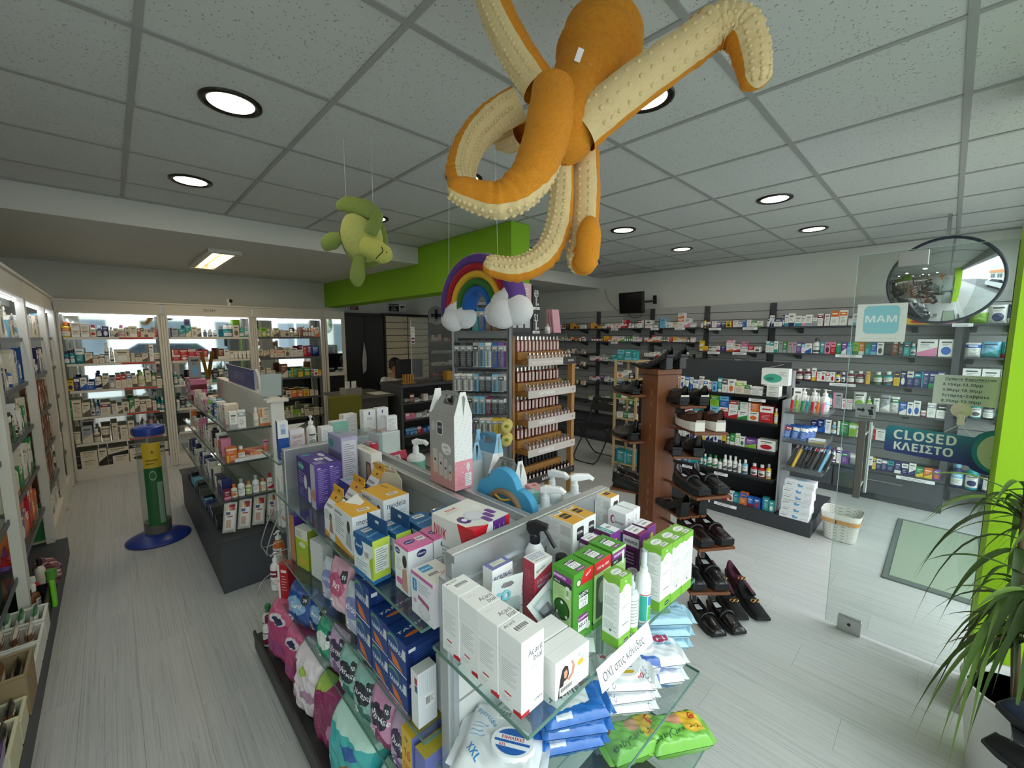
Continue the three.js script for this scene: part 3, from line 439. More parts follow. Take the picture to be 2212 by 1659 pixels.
// ---------- white cosmetics cabinets with mirrors ----------
const cream = mat('#dedbd0', 0.6), creamP = mat('#d8d4c8', 0.7), mirrorM = mat('#dfe4e4', 0.03, { metalness: 1 });
const stripGlow = new THREE.MeshStandardMaterial({ color: '#ffffff', emissive: '#eef4ff', emissiveIntensity: 5 });
const SH = [1.59, 1.3, 1.005, 0.71, 0.41];
// local frame: x along the front (left to right), front at z = 0, depth behind it
function cabinet(w, p, turn, label, o = {}) {
  const g = grp('display_cabinet', label, 'cabinet', p, turn, 'white mirrored cosmetics cabinets'), D = 0.27;
  mesh('mirror', at(bx(w - 0.02, 1.76, 0.006), 0, 1.0, -D + 0.01), mirrorM, g);
  mesh('back_board', at(bx(w, 2.0, 0.01), 0, 1.0, -D - 0.002), cream, g);
  const cor = mesh('cornice', at(rbx(w - 0.03, 0.122, 0.03, 0.004), 0, 1.922, 0), creamP, g);
  mesh('cornice_rail', merge([at(bx(w, 0.018, 0.05), 0, 1.986, 0.004), at(bx(w, 0.014, 0.04), 0, 1.857, 0)]), cream, g);
  mesh('top_panel', at(bx(w, 0.012, D), 0, 1.975, -D / 2), cream, g);
  mesh('base_plinth', at(bx(w, 0.13, D + (o.plinth ?? 0)), 0, 0.065, -D / 2 + (o.plinth ?? 0) / 2), o.dark ? charcoal : cream, g);
  for (const s of [-1, 1]) { const q = mesh('post', merge([at(bx(0.018, 1.85, 0.04), s * (w / 2 - 0.024) - 0.013, 0.93, 0), at(bx(0.018, 1.85, 0.04), s * (w / 2 - 0.024) + 0.013, 0.93, 0), at(bx(0.01, 1.85, 0.03), s * (w / 2 - 0.024), 0.93, -0.008)]), cream, g); void q; }
  for (const y of o.shelves ?? SH) { const s = mesh('glass_shelf', at(bx(w - 0.06, 0.008, D - 0.03), 0, y - 0.004, -D / 2), shelfGlass, g); mesh('shelf_lip', at(bx(w - 0.12, 0.026, 0.006), 0, y - 0.014, -0.008), o.darkLip ? mat('#55585c', 0.4) : cream, s); if (o.red) mesh('price_rail', at(bx(w * 0.33, 0.02, 0.003), w * 0.22, y - 0.013, -0.003), mat('#c2483c', 0.5), s); }
  mesh('light_strip', at(bx(w - 0.1, 0.01, 0.02), 0, 1.84, -0.03), stripGlow, g);
  const l = new THREE.RectAreaLight('#eaf1ff', STRIP_POWER, w - 0.1, 0.03); l.position.set(0, 1.832, -0.03); l.rotation.x = -Math.PI / 2; l.name = 'strip_light'; g.add(l);
  if (o.text) { const c = cell(256, 40, (q) => { fill(q, '#d8d4c8'); txt(q, o.text, 128, 21, 30, '#3b3a38', { w: 'normal', sx: 1.15 }); }); mesh('lettering', boardGeo(0.36, 0.056, 0.002, c, '#d8d4c8'), c.s.plain, cor, [0.0, 1.895, 0.0155]); }
  return g;
}
const HP = Math.PI / 2;
cabinet(0.89, [-6.55, 0, -0.025], HP, 'white mirrored cabinet in the corner, red price rails', { red: 1 });
cabinet(0.94, [-6.55, 0, -0.94], HP, 'white mirrored cabinet with lettering on its cornice', { text: 'VICHY' });
cabinet(0.93, [-6.55, 0, -1.875], HP, 'white mirrored cabinet next to the dispensary', { darkLip: 1 });
{
  const B = (z, y, s, d, o) => row([-6.57, y, z], HP, s, d, 'goods in the back cabinets', { deep: 0.09, hs: 1.25, ...o });
  const d1 = (s) => `on ${s}, corner cabinet`, L = 0.8;
  B(0.38, 1.59, 'bYO90x130 cEW75x60/cEW75x60 cEW75x60/cEW75x60 bER60x110 bNW50x100 cNN60x95 bEA40x90 cEE45x80 bEP60x110 cEE40x90 cEW75x100 cRE30x80 cEE35x85 cEE35x80 cEE60x70 cRE40x70', d1('top shelf'), { len: L });
  B(0.38, 1.3, 'bTN60x110 bTK50x120 gTT95x130 cEU80x90 cEE60x60 cEE60x70 bWW50x180 bWW50x130 cEW170x110 cEE50x80 cEE80x70 cEE70x75 cWW70x160 cEE70x80', d1('second shelf'), { len: L });
  B(0.38, 1.005, 'cYN60x90 cNW50x120 cWB60x110 cBW60x70 bWN70x150 cEE60x120 cAE60x100 cER50x120 cER50x125 cEB50x130 cEE50x110 bEL80x140 cEE55x150 bEG50x130 cEE60x110', d1('third shelf'), { len: L });
  B(0.38, 0.71, 'cEG100x150 cEE70x120 bAW40x120 bAB40x110 cEM90x110 cEB60x90 cEE50x70 cEE60x100 cGE50x130 cEE50x120 cEE60x110 cEE50x110 cEM50x90 bGB40x100 bTW40x120', d1('fourth shelf'), { len: L });
  B(0.38, 0.41, 'tEE70x110 cAE90x150 bEE60x120 tEE90x130 cEE60x150 cEE90x120 cEE60x160 bEE60x70 pEE60x140 bEP70x150 pEE60x130 bEE50x90', d1('fifth shelf'), { len: L });
  B(0.38, 0.131, 'cEK160x75/cEK160x75 cEK70x160 cEK165x75/cEK165x75 cEK165x75/cEK165x75 cEK165x75/cEK165x75', d1('bottom'), { len: L });
  const d2 = (s) => `on ${s}, lettered cabinet`;
  B(-0.53, 1.59, 'cAN70x90 cTA60x80 cTE50x120 cEA50x100 cEE40x90 _60 bAW40x80 bWW40x70 _60 jTT90x120 cEE60x120 bGT50x100 bTA50x110', d2('top shelf'), { len: 0.84 });
  B(-0.53, 1.3, 'cRR65x55/cRR65x50 cRR65x55/cRR65x50 cPR65x55/cRR65x50 cRP60x90 cRR45x100 _80 cUW60x110 cWE50x95 cEW40x80 tWE40x80*3 tWE38x85', d2('second shelf'), { len: 0.84 });
  for (const [y, n] of [[1.005, 'third shelf'], [0.71, 'fourth shelf']]) B(-0.53, y, randRow(0.84, 70, 130, 'EEWAKT', 'cctb'), d2(n), { len: 0.84 });
  const d3 = (s) => `on ${s}, cabinet by dispensary`;
  B(-1.46, 1.59, 'cEO40x70 cLE60x100 bBY40x80 bYE30x70 cEE60x100 cEE50x80 cEE60x75 bEE50x90 bEE50x85 cUE50x110 bUE32x100*3 bOO42x130 cEO50x110', d3('top shelf'), { len: 0.82 });
  B(-1.46, 1.3, 'cEE50x90 cEE60x80 cEE50x90 cEO110x80 cEE60x110 cWE80x100 cWE50x80 cRR60x120 gVR60x130 gBN90x120', d3('second shelf'), { len: 0.82 });
  B(-1.46, 1.005, 'cEM60x100 cEU60x120 cEW50x90 _60 cUE80x160 cTY40x80 cGY80x100 cYG60x100 cGY90x100 bRW40x90 cWR50x80 cYE40x70', d3('third shelf'), { len: 0.82 });
  B(-1.46, 0.71, 'cEE60x90 bAW50x80 cKE40x70 _60 cKE40x120 cEE60x80 cOY60x80 cOE70x70 cYO60x80 cEE60x70 cEE50x60', d3('fourth shelf'), { len: 0.82 });
  B(-1.46, 0.41, randRow(0.82, 80, 150, 'EEEAL', 'ccb', 28, 60), d3('fifth shelf'), { len: 0.82 });
}
// narrow mirrored pier beside the cabinets
{
  const g = grp('mirror_pier', 'narrow white pier with a tall mirror next to the cabinets', 'mirror', [-6.55, 0, -2.5], HP);
  mesh('frame', merge([at(bx(0.03, 1.98, 0.05), -0.135, 0.99, 0), at(bx(0.03, 1.98, 0.05), 0.135, 0.99, 0), at(bx(0.26, 0.12, 0.04), 0, 1.92, 0), at(bx(0.26, 0.05, 0.06), 0, 1.02, 0.02)]), cream, g); mesh('mirror', at(bx(0.25, 0.84, 0.006), 0, 1.44, -0.01), mirrorM, g); mesh('lower_panel', at(bx(0.25, 0.98, 0.02), 0, 0.5, -0.02), blackM, g);
  const c = grp('wall_camera', 'small white dome camera on top of the cabinets', 'camera', [-6.55, 1.996, -1.16]); mesh('mount', cyl(0.022, 0.026, 0.03, 16), whitePaint, c, [0, 0.015, 0]); mesh('dome', new THREE.SphereGeometry(0.034, 18, 12), whitePaint, c, [0, 0.055, 0]); mesh('lens', new THREE.SphereGeometry(0.024, 14, 10), blackM, c, [0.018, 0.058, -0.012]);
}
// the long run along the left wall
[[-5.99, 0.84, 'white cabinet of the long run, nearest the corner'], [-4.97, 1.2, 'white cabinet of the long run, second from the corner'], [-3.77, 1.2, 'white cabinet of the long run, third from the corner'], [-2.57, 1.2, 'white cabinet of the long run, nearest the camera']].forEach(([x, w, l], i) => cabinet(w, [x, 0, 0.42], Math.PI, l, { plinth: i > 1 ? 0.08 : 0, dark: i > 1, darkLip: 1 }));
{
  const d = ['nearest corner', 'second from corner', 'third from corner', 'next to camera'], n = ['top', 'second', 'third', 'fourth', 'fifth', 'lowest'], ys = [...SH, 0.131];
  const dims = [[-5.62, 0.75], [-4.42, 1.1], [-3.22, 1.1], [-2.7, 0.5]];
  dims.forEach(([x, len], i) => ys.forEach((y, j) => {
    if (i === 3 || (i === 2 && j === 5)) return;
    const spec = (i === 1 && j > 1 && j < 5) ? 'cUW26x190*' + Math.floor(len / 0.028) : randRow(len, 90, 190, j === 0 ? 'EEWES' : j === 1 ? 'WENEB' : i === 2 && j > 3 ? 'WRVOE' : 'WEEWKG', 'cccbt', 40, 85);
    row([x, y, 0.445], Math.PI, spec, `on ${n[j]} shelf, long run, ${d[i]}`, 'goods in the long run of cabinets', { len, deep: 0.1, hs: 1.15 });
  }));
}
// baskets and bins along the foot of the long run
{
  const y = 0.131;
  const bin = (x, w, h, d, m, label) => { const g = grp('storage_bin', label, 'bin', [x, y, 0.425], 0, 'bins at the foot of the long run'); mesh('shell', merge([at(bx(w, h, 0.006), 0, h / 2, -d / 2), at(bx(w, h, 0.006), 0, h / 2, d / 2), at(bx(0.006, h, d), -w / 2, h / 2, 0), at(bx(0.006, h, d), w / 2, h / 2, 0), at(bx(w, 0.006, d), 0, 0.003, 0)]), m, g); mesh('rim', merge([at(rbx(w + 0.01, 0.012, 0.012, 0.004), 0, h, -d / 2), at(rbx(0.012, 0.012, d, 0.004), -w / 2, h, 0), at(rbx(0.012, 0.012, d, 0.004), w / 2, h, 0)]), m, g); return g; };
  const kraft = mat('#9a8664', 0.9), wb = mat('#e2e1d8', 0.6), ivory = mat('#d6d1ae', 0.7);
  bin(-3.0, 0.16, 0.11, 0.17, wb, 'white bin of green cartons at the foot of the long run'); bin(-2.82, 0.16, 0.1, 0.17, wb, 'white bin of tan packets at the foot of the long run');
  bin(-2.64, 0.16, 0.1, 0.17, wb, 'white bin half hidden by the kraft box'); bin(-2.46, 0.19, 0.17, 0.17, kraft, 'open brown kraft box at the foot of the long run'); bin(-2.275, 0.14, 0.09, 0.16, ivory, 'ivory bin beside the kraft box'); bin(-2.09, 0.19, 0.12, 0.16, ivory, 'ivory bin of dark sock packs, nearest the camera');
  const put = (x, z, w, h, a, b, nm, lab, cat, rx = -0.2, yy = y + 0.01) => { const c = print(a, b, 1), m = mesh('', pillowGeo(w, h, 0.026, { cell: c, nx: 8, ny: 8, seed: x * 7 }), c.s.film); m.position.set(x, yy, z); m.rotation.set(rx, 0.03, 0.02); top(m, nm, lab, cat, 'packets in the floor bins'); };
  for (let i = 0; i < 3; i++) { const z = 0.38 + i * 0.045; put(-3.0, z, 0.12, 0.13, 'G', 'W', 'flat_packet', `green and white packet, ${ord(i)} in the white bin of green cartons`, 'packet', -0.05); put(-2.82, z, 0.12, 0.135, 'E', 'U', 'flat_packet', `tan packet, ${ord(i)} in the second white bin`, 'packet', -0.05); put(-2.46, z, 0.14, 0.16, i ? 'U' : 'K', 'E', 'sock_packet', `dark sock packet, ${ord(i)} in the kraft box`, 'packet', -0.05); put(-2.28, z, 0.1, 0.11, 'K', 'U', 'sock_packet', `black sock packet, ${ord(i)} in the ivory bin beside kraft`, 'packet', -0.05); put(-2.1, z, 0.15, 0.13, 'K', 'D', 'sock_packet', `black sock packet, ${ord(i)} in the bin nearest camera`, 'packet', -0.05); }
  put(-1.9, 0.4, 0.16, 0.2, 'V', 'S', 'sanitary_packet', 'purple and pale blue packet at the bottom corner', 'packet', -0.3); put(-1.72, 0.4, 0.16, 0.18, 'S', 'V', 'sanitary_packet', 'pale blue crumpled packet at the bottom corner', 'packet', -0.4);
  // canisters and bottles
  const bt = (k, a, b, x, z, w, h, lab, rz = 0) => { const m = good(k, a, b, w, h); m.position.set(x, y, z); m.rotation.set(0, Math.PI, rz); top(m, NAMES[k][0], lab, NAMES[k][1], 'loose goods at the foot of the long run'); };
  bt('b', 'U', 'W', -3.24, 0.4, 0.055, 0.17, 'gold spray can with white cap in the black box'); bt('b', 'U', 'K', -3.18, 0.41, 0.055, 0.17, 'gold spray can with black cap in the black box'); bt('b', 'E', 'K', -3.55, 0.4, 0.05, 0.19, 'cream bottle with black cap behind the gold spray cans'); bt('b', 'R', 'W', -3.42, 0.42, 0.06, 0.14, 'red bottle behind the gold spray cans');
  const q = grp('green_tester', 'bright green packet hanging on the edge of the plinth', 'packet', [-3.3, 0.14, 0.335]); mesh('pack', rbx(0.05, 0.16, 0.02, 0.008, 2), mat('#79d428', 0.4), q, [0, 0.06, 0]); mesh('lid', cyl(0.022, 0.022, 0.05, 14), mat('#4d8f2f', 0.4), q, [0, 0.165, 0]);
  const bb = grp('black_crate', 'black crate holding the gold spray cans', 'crate', [-3.22, y, 0.43]); mesh('shell', merge([at(bx(0.26, 0.11, 0.006), 0, 0.055, -0.08), at(bx(0.006, 0.11, 0.16), -0.13, 0.055, 0), at(bx(0.006, 0.11, 0.16), 0.13, 0.055, 0), at(bx(0.26, 0.11, 0.006), 0, 0.055, 0.08)]), blackM, bb);
  const bag = cell(96, 96, (g2) => { fill(g2, '#8a5a60'); for (let i = 0; i < 60; i++) disc(g2, (i * 37) % 96, (i * 53) % 96, 4, 4, ['#c9a0a4', '#5c2f3a', '#e0c8c8'][i % 3]); }), m = mesh('', pillowGeo(0.16, 0.14, 0.1, { cell: bag, seed: 4 }), bag.s.plain); m.position.set(-3.62, y, 0.38); m.rotation.y = 0.3; top(m, 'floral_pouch', 'small floral pouch on the plinth behind the green packet', 'pouch');
}
// ---------- the baby-care gondola in front ----------
{
  const g = grp('baby_gondola', 'glass-shelved gondola of baby care and hygiene goods in front', 'gondola', [0, 0, 0]);
  const glassShelf = (x0, x1, z0, z1, y) => { const s = mesh('glass_shelf', at(bx(x1 - x0, 0.008, z1 - z0), (x0 + x1) / 2, y - 0.004, (z0 + z1) / 2), shelfGlass, g); mesh('polished_edge', merge([at(bx(x1 - x0, 0.0076, 0.002), (x0 + x1) / 2, y - 0.004, z1 + 0.001), at(bx(x1 - x0, 0.0076, 0.002), (x0 + x1) / 2, y - 0.004, z0 - 0.001), at(bx(0.002, 0.0076, z1 - z0), x1 + 0.001, y - 0.004, (z0 + z1) / 2)]), glassEdge, s); };
  mesh('base_tray', merge([at(bx(1.95, 0.07, 0.86), -1.35, 0.055, -0.84), at(bx(1.95, 0.03, 0.01), -1.35, 0.1, -0.412), at(bx(0.4, 0.06, 0.8), -0.55, 0.05, -0.84)]), mat('#3b3a38', 0.5), g);
  mesh('foot', at(bx(1.9, 0.03, 0.7), -1.3, 0.015, -0.84), blackM, g);
  // spine and end panels in aluminium
  mesh('spine_panel', at(bx(1.32, 0.94, 0.05), -1.45, 0.56, -0.845), mat('#c4c6c4', 0.5), g);
  for (const z of [-0.812, -0.878]) mesh('spine_rail', at(rbx(1.34, 0.05, 0.026, 0.004), -1.45, 1.035, z), alu, g);
  mesh('spine_channel', at(bx(1.32, 0.01, 0.04), -1.45, 1.02, -0.845), mat('#55585a', 0.5), g);
  mesh('end_rail', merge([at(rbx(0.03, 0.094, 0.64, 0.004), -0.776, 1.047, -0.855), at(bx(0.012, 0.018, 0.64), -0.758, 1.012, -0.855), at(bx(0.012, 0.018, 0.64), -0.758, 1.083, -0.855)]), alu, g);
  for (const z of [-0.534, -1.172]) mesh('end_post', merge([at(rbx(0.036, 0.95, 0.032, 0.004), -0.778, 0.56, z), at(bx(0.01, 0.95, 0.012), -0.757, 0.56, z)]), alu, g);
  for (let y = 0.14; y < 1.0; y += 0.1) mesh('slat', bx(0.014, 0.092, 0.61), mat('#e4e5e3', 0.5), g, [-0.785, y, -0.855]);
  mesh('far_end_panel', merge([at(rbx(0.04, 0.98, 0.6, 0.006), -2.12, 0.585, -0.84)]), alu, g);
  for (const y of [0.9, 0.6, 0.36]) glassShelf(-2.05, -0.82, -0.815, -0.485, y);
  for (const y of [0.9, 0.6]) glassShelf(-2.05, -0.82, -1.19, -0.875, y);
  glassShelf(-0.757, -0.457, -1.171, -0.477, 0.9); glassShelf(-0.757, -0.44, -1.2, -0.48, 0.6); glassShelf(-0.757, -0.42, -1.22, -0.48, 0.34);
  glassShelf(-2.45, -2.15, -1.13, -0.53, 1.0); glassShelf(-2.45, -2.15, -1.13, -0.53, 0.66); glassShelf(-2.45, -2.15, -1.13, -0.53, 0.36);
  
}
const Y1 = 0.9005;
const CARD = (o) => ({ b: 0.0012, ...o });
// near: the corner nearest the camera; dx, dz: how far the carton goes from it; a: turn in degrees
function carton(near, y, h, dx, dz, F, name, label, cat = 'carton', group, o = {}) {
  const m = mesh('', cartonGeo(dx, h, dz, F, CARD(o).b, o.bulge ?? 0.0006), F.s.mat).translateX(0);
  const piv = new THREE.Vector3(-dx / 2, 0, -dz / 2).applyAxisAngle(V(0, 1, 0), o.a ?? 0); m.position.set(near[0] + piv.x, y, near[1] + piv.z); m.rotation.y = o.a ?? 0;
  top(m, name, label, cat, group); return m;
}
const sameSheet = (...draws) => { let need = 0; for (const [w, h] of draws) need = Math.max(need, h); const s0 = sheets[sheets.length - 1]; let wSum = s0.x; for (const [w] of draws) wSum += w + 4; if (s0.y + 2 * (need + s0.row) + 12 > SHEET) newSheet(); return draws.map(([w, h, f]) => cell(w, h, f)); };
// white treatment cartons in a row
{
  const red = '#c8202a';
  const [side, front, lid, lid2] = sameSheet(
    [130, 330, (g, w, h) => { fill(g, '#eeeeec'); fill(g, '#cfcfcf', 0, 92, w, 2); lines(g, 14, 120, 92, 11, 10, '#8d8d8d', 2); fill(g, red, 34, 262, 40, 8); poly(g, [[86, h - 16], [w + 3, h - 26], [w + 3, h + 3], [86, h + 3]], red); lines(g, 14, 284, 60, 3, 8, '#b5b5b5'); }],
    [130, 330, (g, w, h) => { fill(g, '#fbfbfb'); txt(g, 'Acaril', 122, 66, 34, '#23232b', { a: 'right', w: 'normal' }); txt(g, 'bial', 122, 98, 34, '#23232b', { a: 'right', w: 'normal' }); fill(g, '#cfcfcf', 0, 150, w, 2); lines(g, 50, 130, 70, 2, 8, '#aaa'); txt(g, 'CINFA', 98, h - 40, 15, '#30323c'); fill(g, red, -3, h - 18, 48, 22); }],
    [130, 130, (g, w, h) => { fill(g, '#f0efe9'); lines(g, 16, 26, 50, 2, 8, '#ccc'); txt(g, 'Acaril', 122, 84, 30, '#23232b', { a: 'right', w: 'normal' }); txt(g, 'bial', 122, 112, 30, '#23232b', { a: 'right', w: 'normal' }); }],
    [130, 130, (g, w, h) => { fill(g, '#f0efe9'); txt(g, 'Acaril', 8, 20, 24, '#23232b', { a: 'left', w: 'normal' }); sticker(g, 24, 40, 84, 50); }]);
  const nm = ['nearest the camera', 'second from the front', 'third from the front', 'farthest back'];
  for (let i = 0; i < 4; i++) carton([-0.486 - i * 0.0628, -0.489 + (i === 1 ? 0.001 : 0)], Y1, 0.152, 0.0618, 0.061, { s: side.s, base: '#efefec', pz: side, px: front, py: i === 0 || i === 3 ? lid2 : lid }, 'treatment_carton', `tall white treatment carton with red corner, ${nm[i]} of four`, 'carton', 'row of white treatment cartons', { bulge: 0.003, a: [0.0, 0.01, -0.012, 0.006][i] });
  const [wf, wl] = sameSheet([240, 190, (g, w, h) => { fill(g, '#f7f7f5'); poly(g, [[14, h], [30, 96], [44, 52], [62, 40], [84, 52], [92, 96], [76, 130], [70, h]], '#2b2226'); poly(g, [[56, 70], [74, 64], [84, 84], [74, 110], [58, 104]], '#d9a184'); poly(g, [[76, 120], [110, 100], [116, 60], [104, 40], [118, 34], [134, 76], [126, 112], [96, 134]], '#d2977a'); poly(g, [[56, 120], [84, 116], [92, h], [40, h]], '#e8d2c6'); sticker(g, 26, 140, 96, 44); txt(g, '6', 166, 34, 30, '#7a6f82', { w: 'normal' }); poly(g, [[156, 78], [196, 46], [214, 50], [196, 74], [170, 98], [152, 94]], '#cdd1d4'); disc(g, 176, 78, 22, 15, '#e3bf2e'); lines(g, 156, 118, 70, 5, 11, '#b5b5b5'); }], [120, 120, (g) => { fill(g, '#efeeea'); fill(g, '#d6d5cf', 0, 58, 120, 2); }]);
  carton([-0.468, -0.563], Y1, 0.079, 0.055, 0.1, { s: wf.s, base: '#efeee9', px: wf, py: wl }, 'strip_carton', 'low white carton printed with a long-haired woman', 'carton', null, { a: -0.06 });
  carton([-0.527, -0.566], Y1, 0.079, 0.05, 0.1, { s: wf.s, base: '#efeee9', py: wl }, 'strip_carton', 'plain low white carton just behind the woman carton', 'carton', null, { a: -0.06 });
}
// green head-lice cartons
{
  const G = '#4c9a2a', DK = '#1d2a1f', PU = '#8a2a8a', RD = '#d8232a';
  const badge = (g, x, y, s) => { rrect(g, x - 52 * s, y - 52 * s, 104 * s, 40 * s, 8, DK); txt(g, 'MOOV', x, y - 32 * s, 34 * s, '#fff', { rot: -0.12 }); rrect(g, x - 52 * s, y - 14 * s, 104 * s, 78 * s, 8, DK); rrect(g, x - 48 * s, y - 12 * s, 96 * s, 72 * s, 6, '#fff'); txt(g, 'HEAD', x, y + 10 * s, 30 * s, '#26302a', { w: 'normal' }); txt(g, 'LICE', x, y + 40 * s, 30 * s, '#26302a', { w: 'normal' }); };
  const [front, side, lid, red, lime] = sameSheet(
    [200, 480, (g, w, h) => { fill(g, G); poly(g, [[w + 3, -3], [w + 3, 90], [60, 90], [110, -3]], RD); txt(g, 'KILLS', 150, 30, 22, '#fff', { rot: -0.5 }); disc(g, 50, 66, 26, 26, DK); disc(g, 50, 66, 20, 20, '#cfe3c2'); badge(g, 104, 190, 1.0); rrect(g, 52, 300, 104, 112, 10, '#fff'); rrect(g, 52, 300, 104, 44, 10, PU); txt(g, 'SHAMPOO', 104, 322, 20, '#fff', { rot: -0.08 }); txt(g, 'KILLS', 104, 370, 34, '#222', { rot: -0.1 }); disc(g, 160, 400, 22, 26, '#dfe6dc'); lines(g, 30, 440, 110, 3, 9, '#d5eac4'); }],
    [200, 480, (g, w, h) => { fill(g, G); rrect(g, 14, 30, 172, 330, 16, '#b3d68c'); rrect(g, 14, 30, 172, 42, 14, PU); txt(g, 'SHAMPOO', 72, 51, 24, '#fff'); fill(g, DK, 14, 72, 172, 34); txt(g, 'KILLS', 50, 89, 20, '#fff'); lines(g, 24, 120, 96, 7, 11, '#445d38'); rrect(g, 132, 96, 34, 84, 8, '#e9efe2'); fill(g, '#8bb06b', 138, 122, 22, 40); disc(g, 96, 272, 74, 74, DK); disc(g, 96, 272, 64, 64, '#2f6a22'); for (const [x, y] of [[96, 226], [50, 306], [140, 312]]) disc(g, x, y, 12, 12, '#e9efe2'); fill(g, DK, 0, 420, w, 20); }],
    [200, 200, (g) => { fill(g, G); badge(g, 100, 92, 0.9); rrect(g, 60, 158, 90, 26, 12, PU); txt(g, 'SHAMPOO', 105, 171, 14, '#fff'); }],
    [200, 480, (g, w, h) => { fill(g, '#b9dc92'); fill(g, RD, -3, -3, w + 6, 84); txt(g, 'STEP by STEP', 100, 44, 24, '#fff'); rrect(g, 20, 110, 150, 300, 20, '#4d5c46'); disc(g, 92, 230, 44, 80, '#9fae90'); fill(g, G, -3, 430, w + 6, 60); }],
    [200, 480, (g, w, h) => { fill(g, '#b9dc92'); fill(g, PU, -3, 16, w + 6, 54); txt(g, 'SHAMPOO', 84, 44, 26, '#fff'); fill(g, DK, -3, 70, w + 6, 40); txt(g, 'KILLS', 46, 90, 22, '#fff'); rrect(g, 140, 30, 36, 110, 8, '#f0f4ea'); lines(g, 16, 130, 110, 10, 12, '#55704a'); fill(g, G, -3, 380, w + 6, 110); }]);
  const B = { s: front.s, base: G, pz: side, py: lid };
  carton([-0.535, -0.702], Y1, 0.17, 0.067, 0.069, { ...B, px: front }, 'shampoo_carton', 'green shampoo carton with two badges, closest to the comb carton', 'carton', 'green shampoo cartons', { a: -0.05 });
  carton([-0.531, -0.777], Y1, 0.17, 0.067, 0.068, { ...B, px: red }, 'shampoo_carton', 'green shampoo carton with a red band, between two others', 'carton', 'green shampoo cartons');
  carton([-0.538, -0.862], Y1, 0.165, 0.073, 0.064, { ...B, px: lime }, 'shampoo_carton', 'green shampoo carton with purple and black bands', 'carton', 'green shampoo cartons');
  // white and green herbal cartons
  const N = '#7db83a', herb = (g, w, h) => { fill(g, '#f0f2ef'); fill(g, N, -3, -3, w + 6, 40); poly(g, [[-3, 36], [w * 0.3, 56], [w * 0.7, 40], [w + 3, 50], [w + 3, -3], [-3, -3]], N); fill(g, N, -3, h - 74, w + 6, 90); for (let k = 0; k < 4; k++) lines(g, 12, 70 + k * 82, w - 28, 6, 10, k % 2 ? '#9aa09a' : '#b9beb8', 3); disc(g, w / 2, h - 108, 9, 9, '#5a6a50'); };
  const [ha, hb, hl] = sameSheet([130, 480, herb], [130, 480, (g, w, h) => { fill(g, '#f4f5f3'); fill(g, N, -3, -3, w + 6, 90); disc(g, 70, 118, 54, 66, '#f4f5f3'); disc(g, 62, 30, 8, 8, '#f4f5f3'); txt(g, 'N', 40, 120, 56, '#b7c8ad', { f: 'serif', w: 'italic' }); lines(g, 58, 124, 50, 2, 9, '#b7c8ad'); lines(g, 24, 196, 86, 2, 11, '#777', 3); lines(g, 24, 230, 80, 7, 10, '#b7bab6'); fill(g, '#555', 34, 320, 70, 6); lines(g, 24, 344, 86, 3, 10, '#b7bab6'); fill(g, N, -3, h - 86, w + 6, 100); rrect(g, 60, h - 50, 50, 32, 8, '#2c4a24'); txt(g, 'pharm', 85, h - 34, 12, '#e6f0dd'); }], [130, 130, (g) => { fill(g, '#7fb140'); disc(g, 60, 56, 46, 30, '#eef0ea'); txt(g, 'herbal', 60, 56, 22, '#6a8a4a', { w: 'italic', f: 'serif' }); sticker(g, 40, 92, 60, 28); }]);
  const H = { s: ha.s, base: N, pz: ha, px: hb, py: hl };
  carton([-0.456, -0.765], Y1, 0.169, 0.046, 0.045, H, 'herbal_carton', 'slim white and green herbal carton standing alone at the shelf edge', 'carton', 'herbal cartons', { a: -0.05, bulge: 0.001 });
  for (let i = 0; i < 3; i++) carton([-0.455 + i * 0.003, -0.954 - i * 0.0565], Y1, 0.169, 0.054, 0.0555, { ...H, px: i ? ha : hb }, 'herbal_carton', ['white and green herbal carton, first of three at the shelf end', 'white and green herbal carton, middle of three at the shelf end', 'white and green herbal carton, last of three at the shelf end'][i], 'carton', 'herbal cartons', { a: -0.04, bulge: 0.002 });
  // comb carton, nail carton
  const [ec, el, cb, cs, cl] = sameSheet([170, 380, (g, w, h) => { fill(g, '#f6f6f6'); txt(g, 'ECRINAL', 86, 62, 40, '#1c2552', { w: 'italic bold', sx: 0.95 }); txt(g, 'P', 80, 128, 40, '#9a8fa0', { f: 'serif', w: 'normal' }); rrect(g, 36, 200, 120, 170, 12, '#7d2457'); lines(g, 20, 160, 110, 3, 10, '#bbb'); }], [120, 120, (g) => { fill(g, '#6f73ad'); fill(g, '#d8d6bf', 24, 20, 76, 62); lines(g, 34, 32, 46, 3, 9, '#8a8870'); }], [160, 400, (g, w, h) => { fill(g, '#c43f55'); poly(g, [[-3, -3], [w + 3, -3], [w + 3, 30], [-3, 96]], '#f4f1ec'); txt(g, 'Altruist', 50, 46, 22, '#333', { rot: -0.3 }); for (const [i, t] of ['2 IN 1 LICE', 'REMOVAL', 'COMB'].entries()) txt(g, t, 84, 116 + i * 34, 28, '#7fc7d4', { rot: -0.12, sx: 0.9 }); txt(g, '100% effective', 84, 214, 16, '#f2dfe2', { rot: -0.12 }); poly(g, [[40, 400], [60, 300], [100, 280], [90, 400]], '#e8ecee'); poly(g, [[92, 400], [96, 290], [122, 250], [140, 262], [126, 400]], '#22848f'); }], [120, 400, (g) => { fill(g, '#b33a4b'); lines(g, 12, 60, 92, 24, 12, '#e3a9b1'); }], [160, 130, (g) => { fill(g, '#f1efe9'); for (let i = 0; i < 3; i++) txt(g, 'REMOVAL', 80, 26 + i * 24, 26, '#7f93b8', { sx: 1.1 }); txt(g, '100% effective', 80, 104, 16, '#666'); }]);
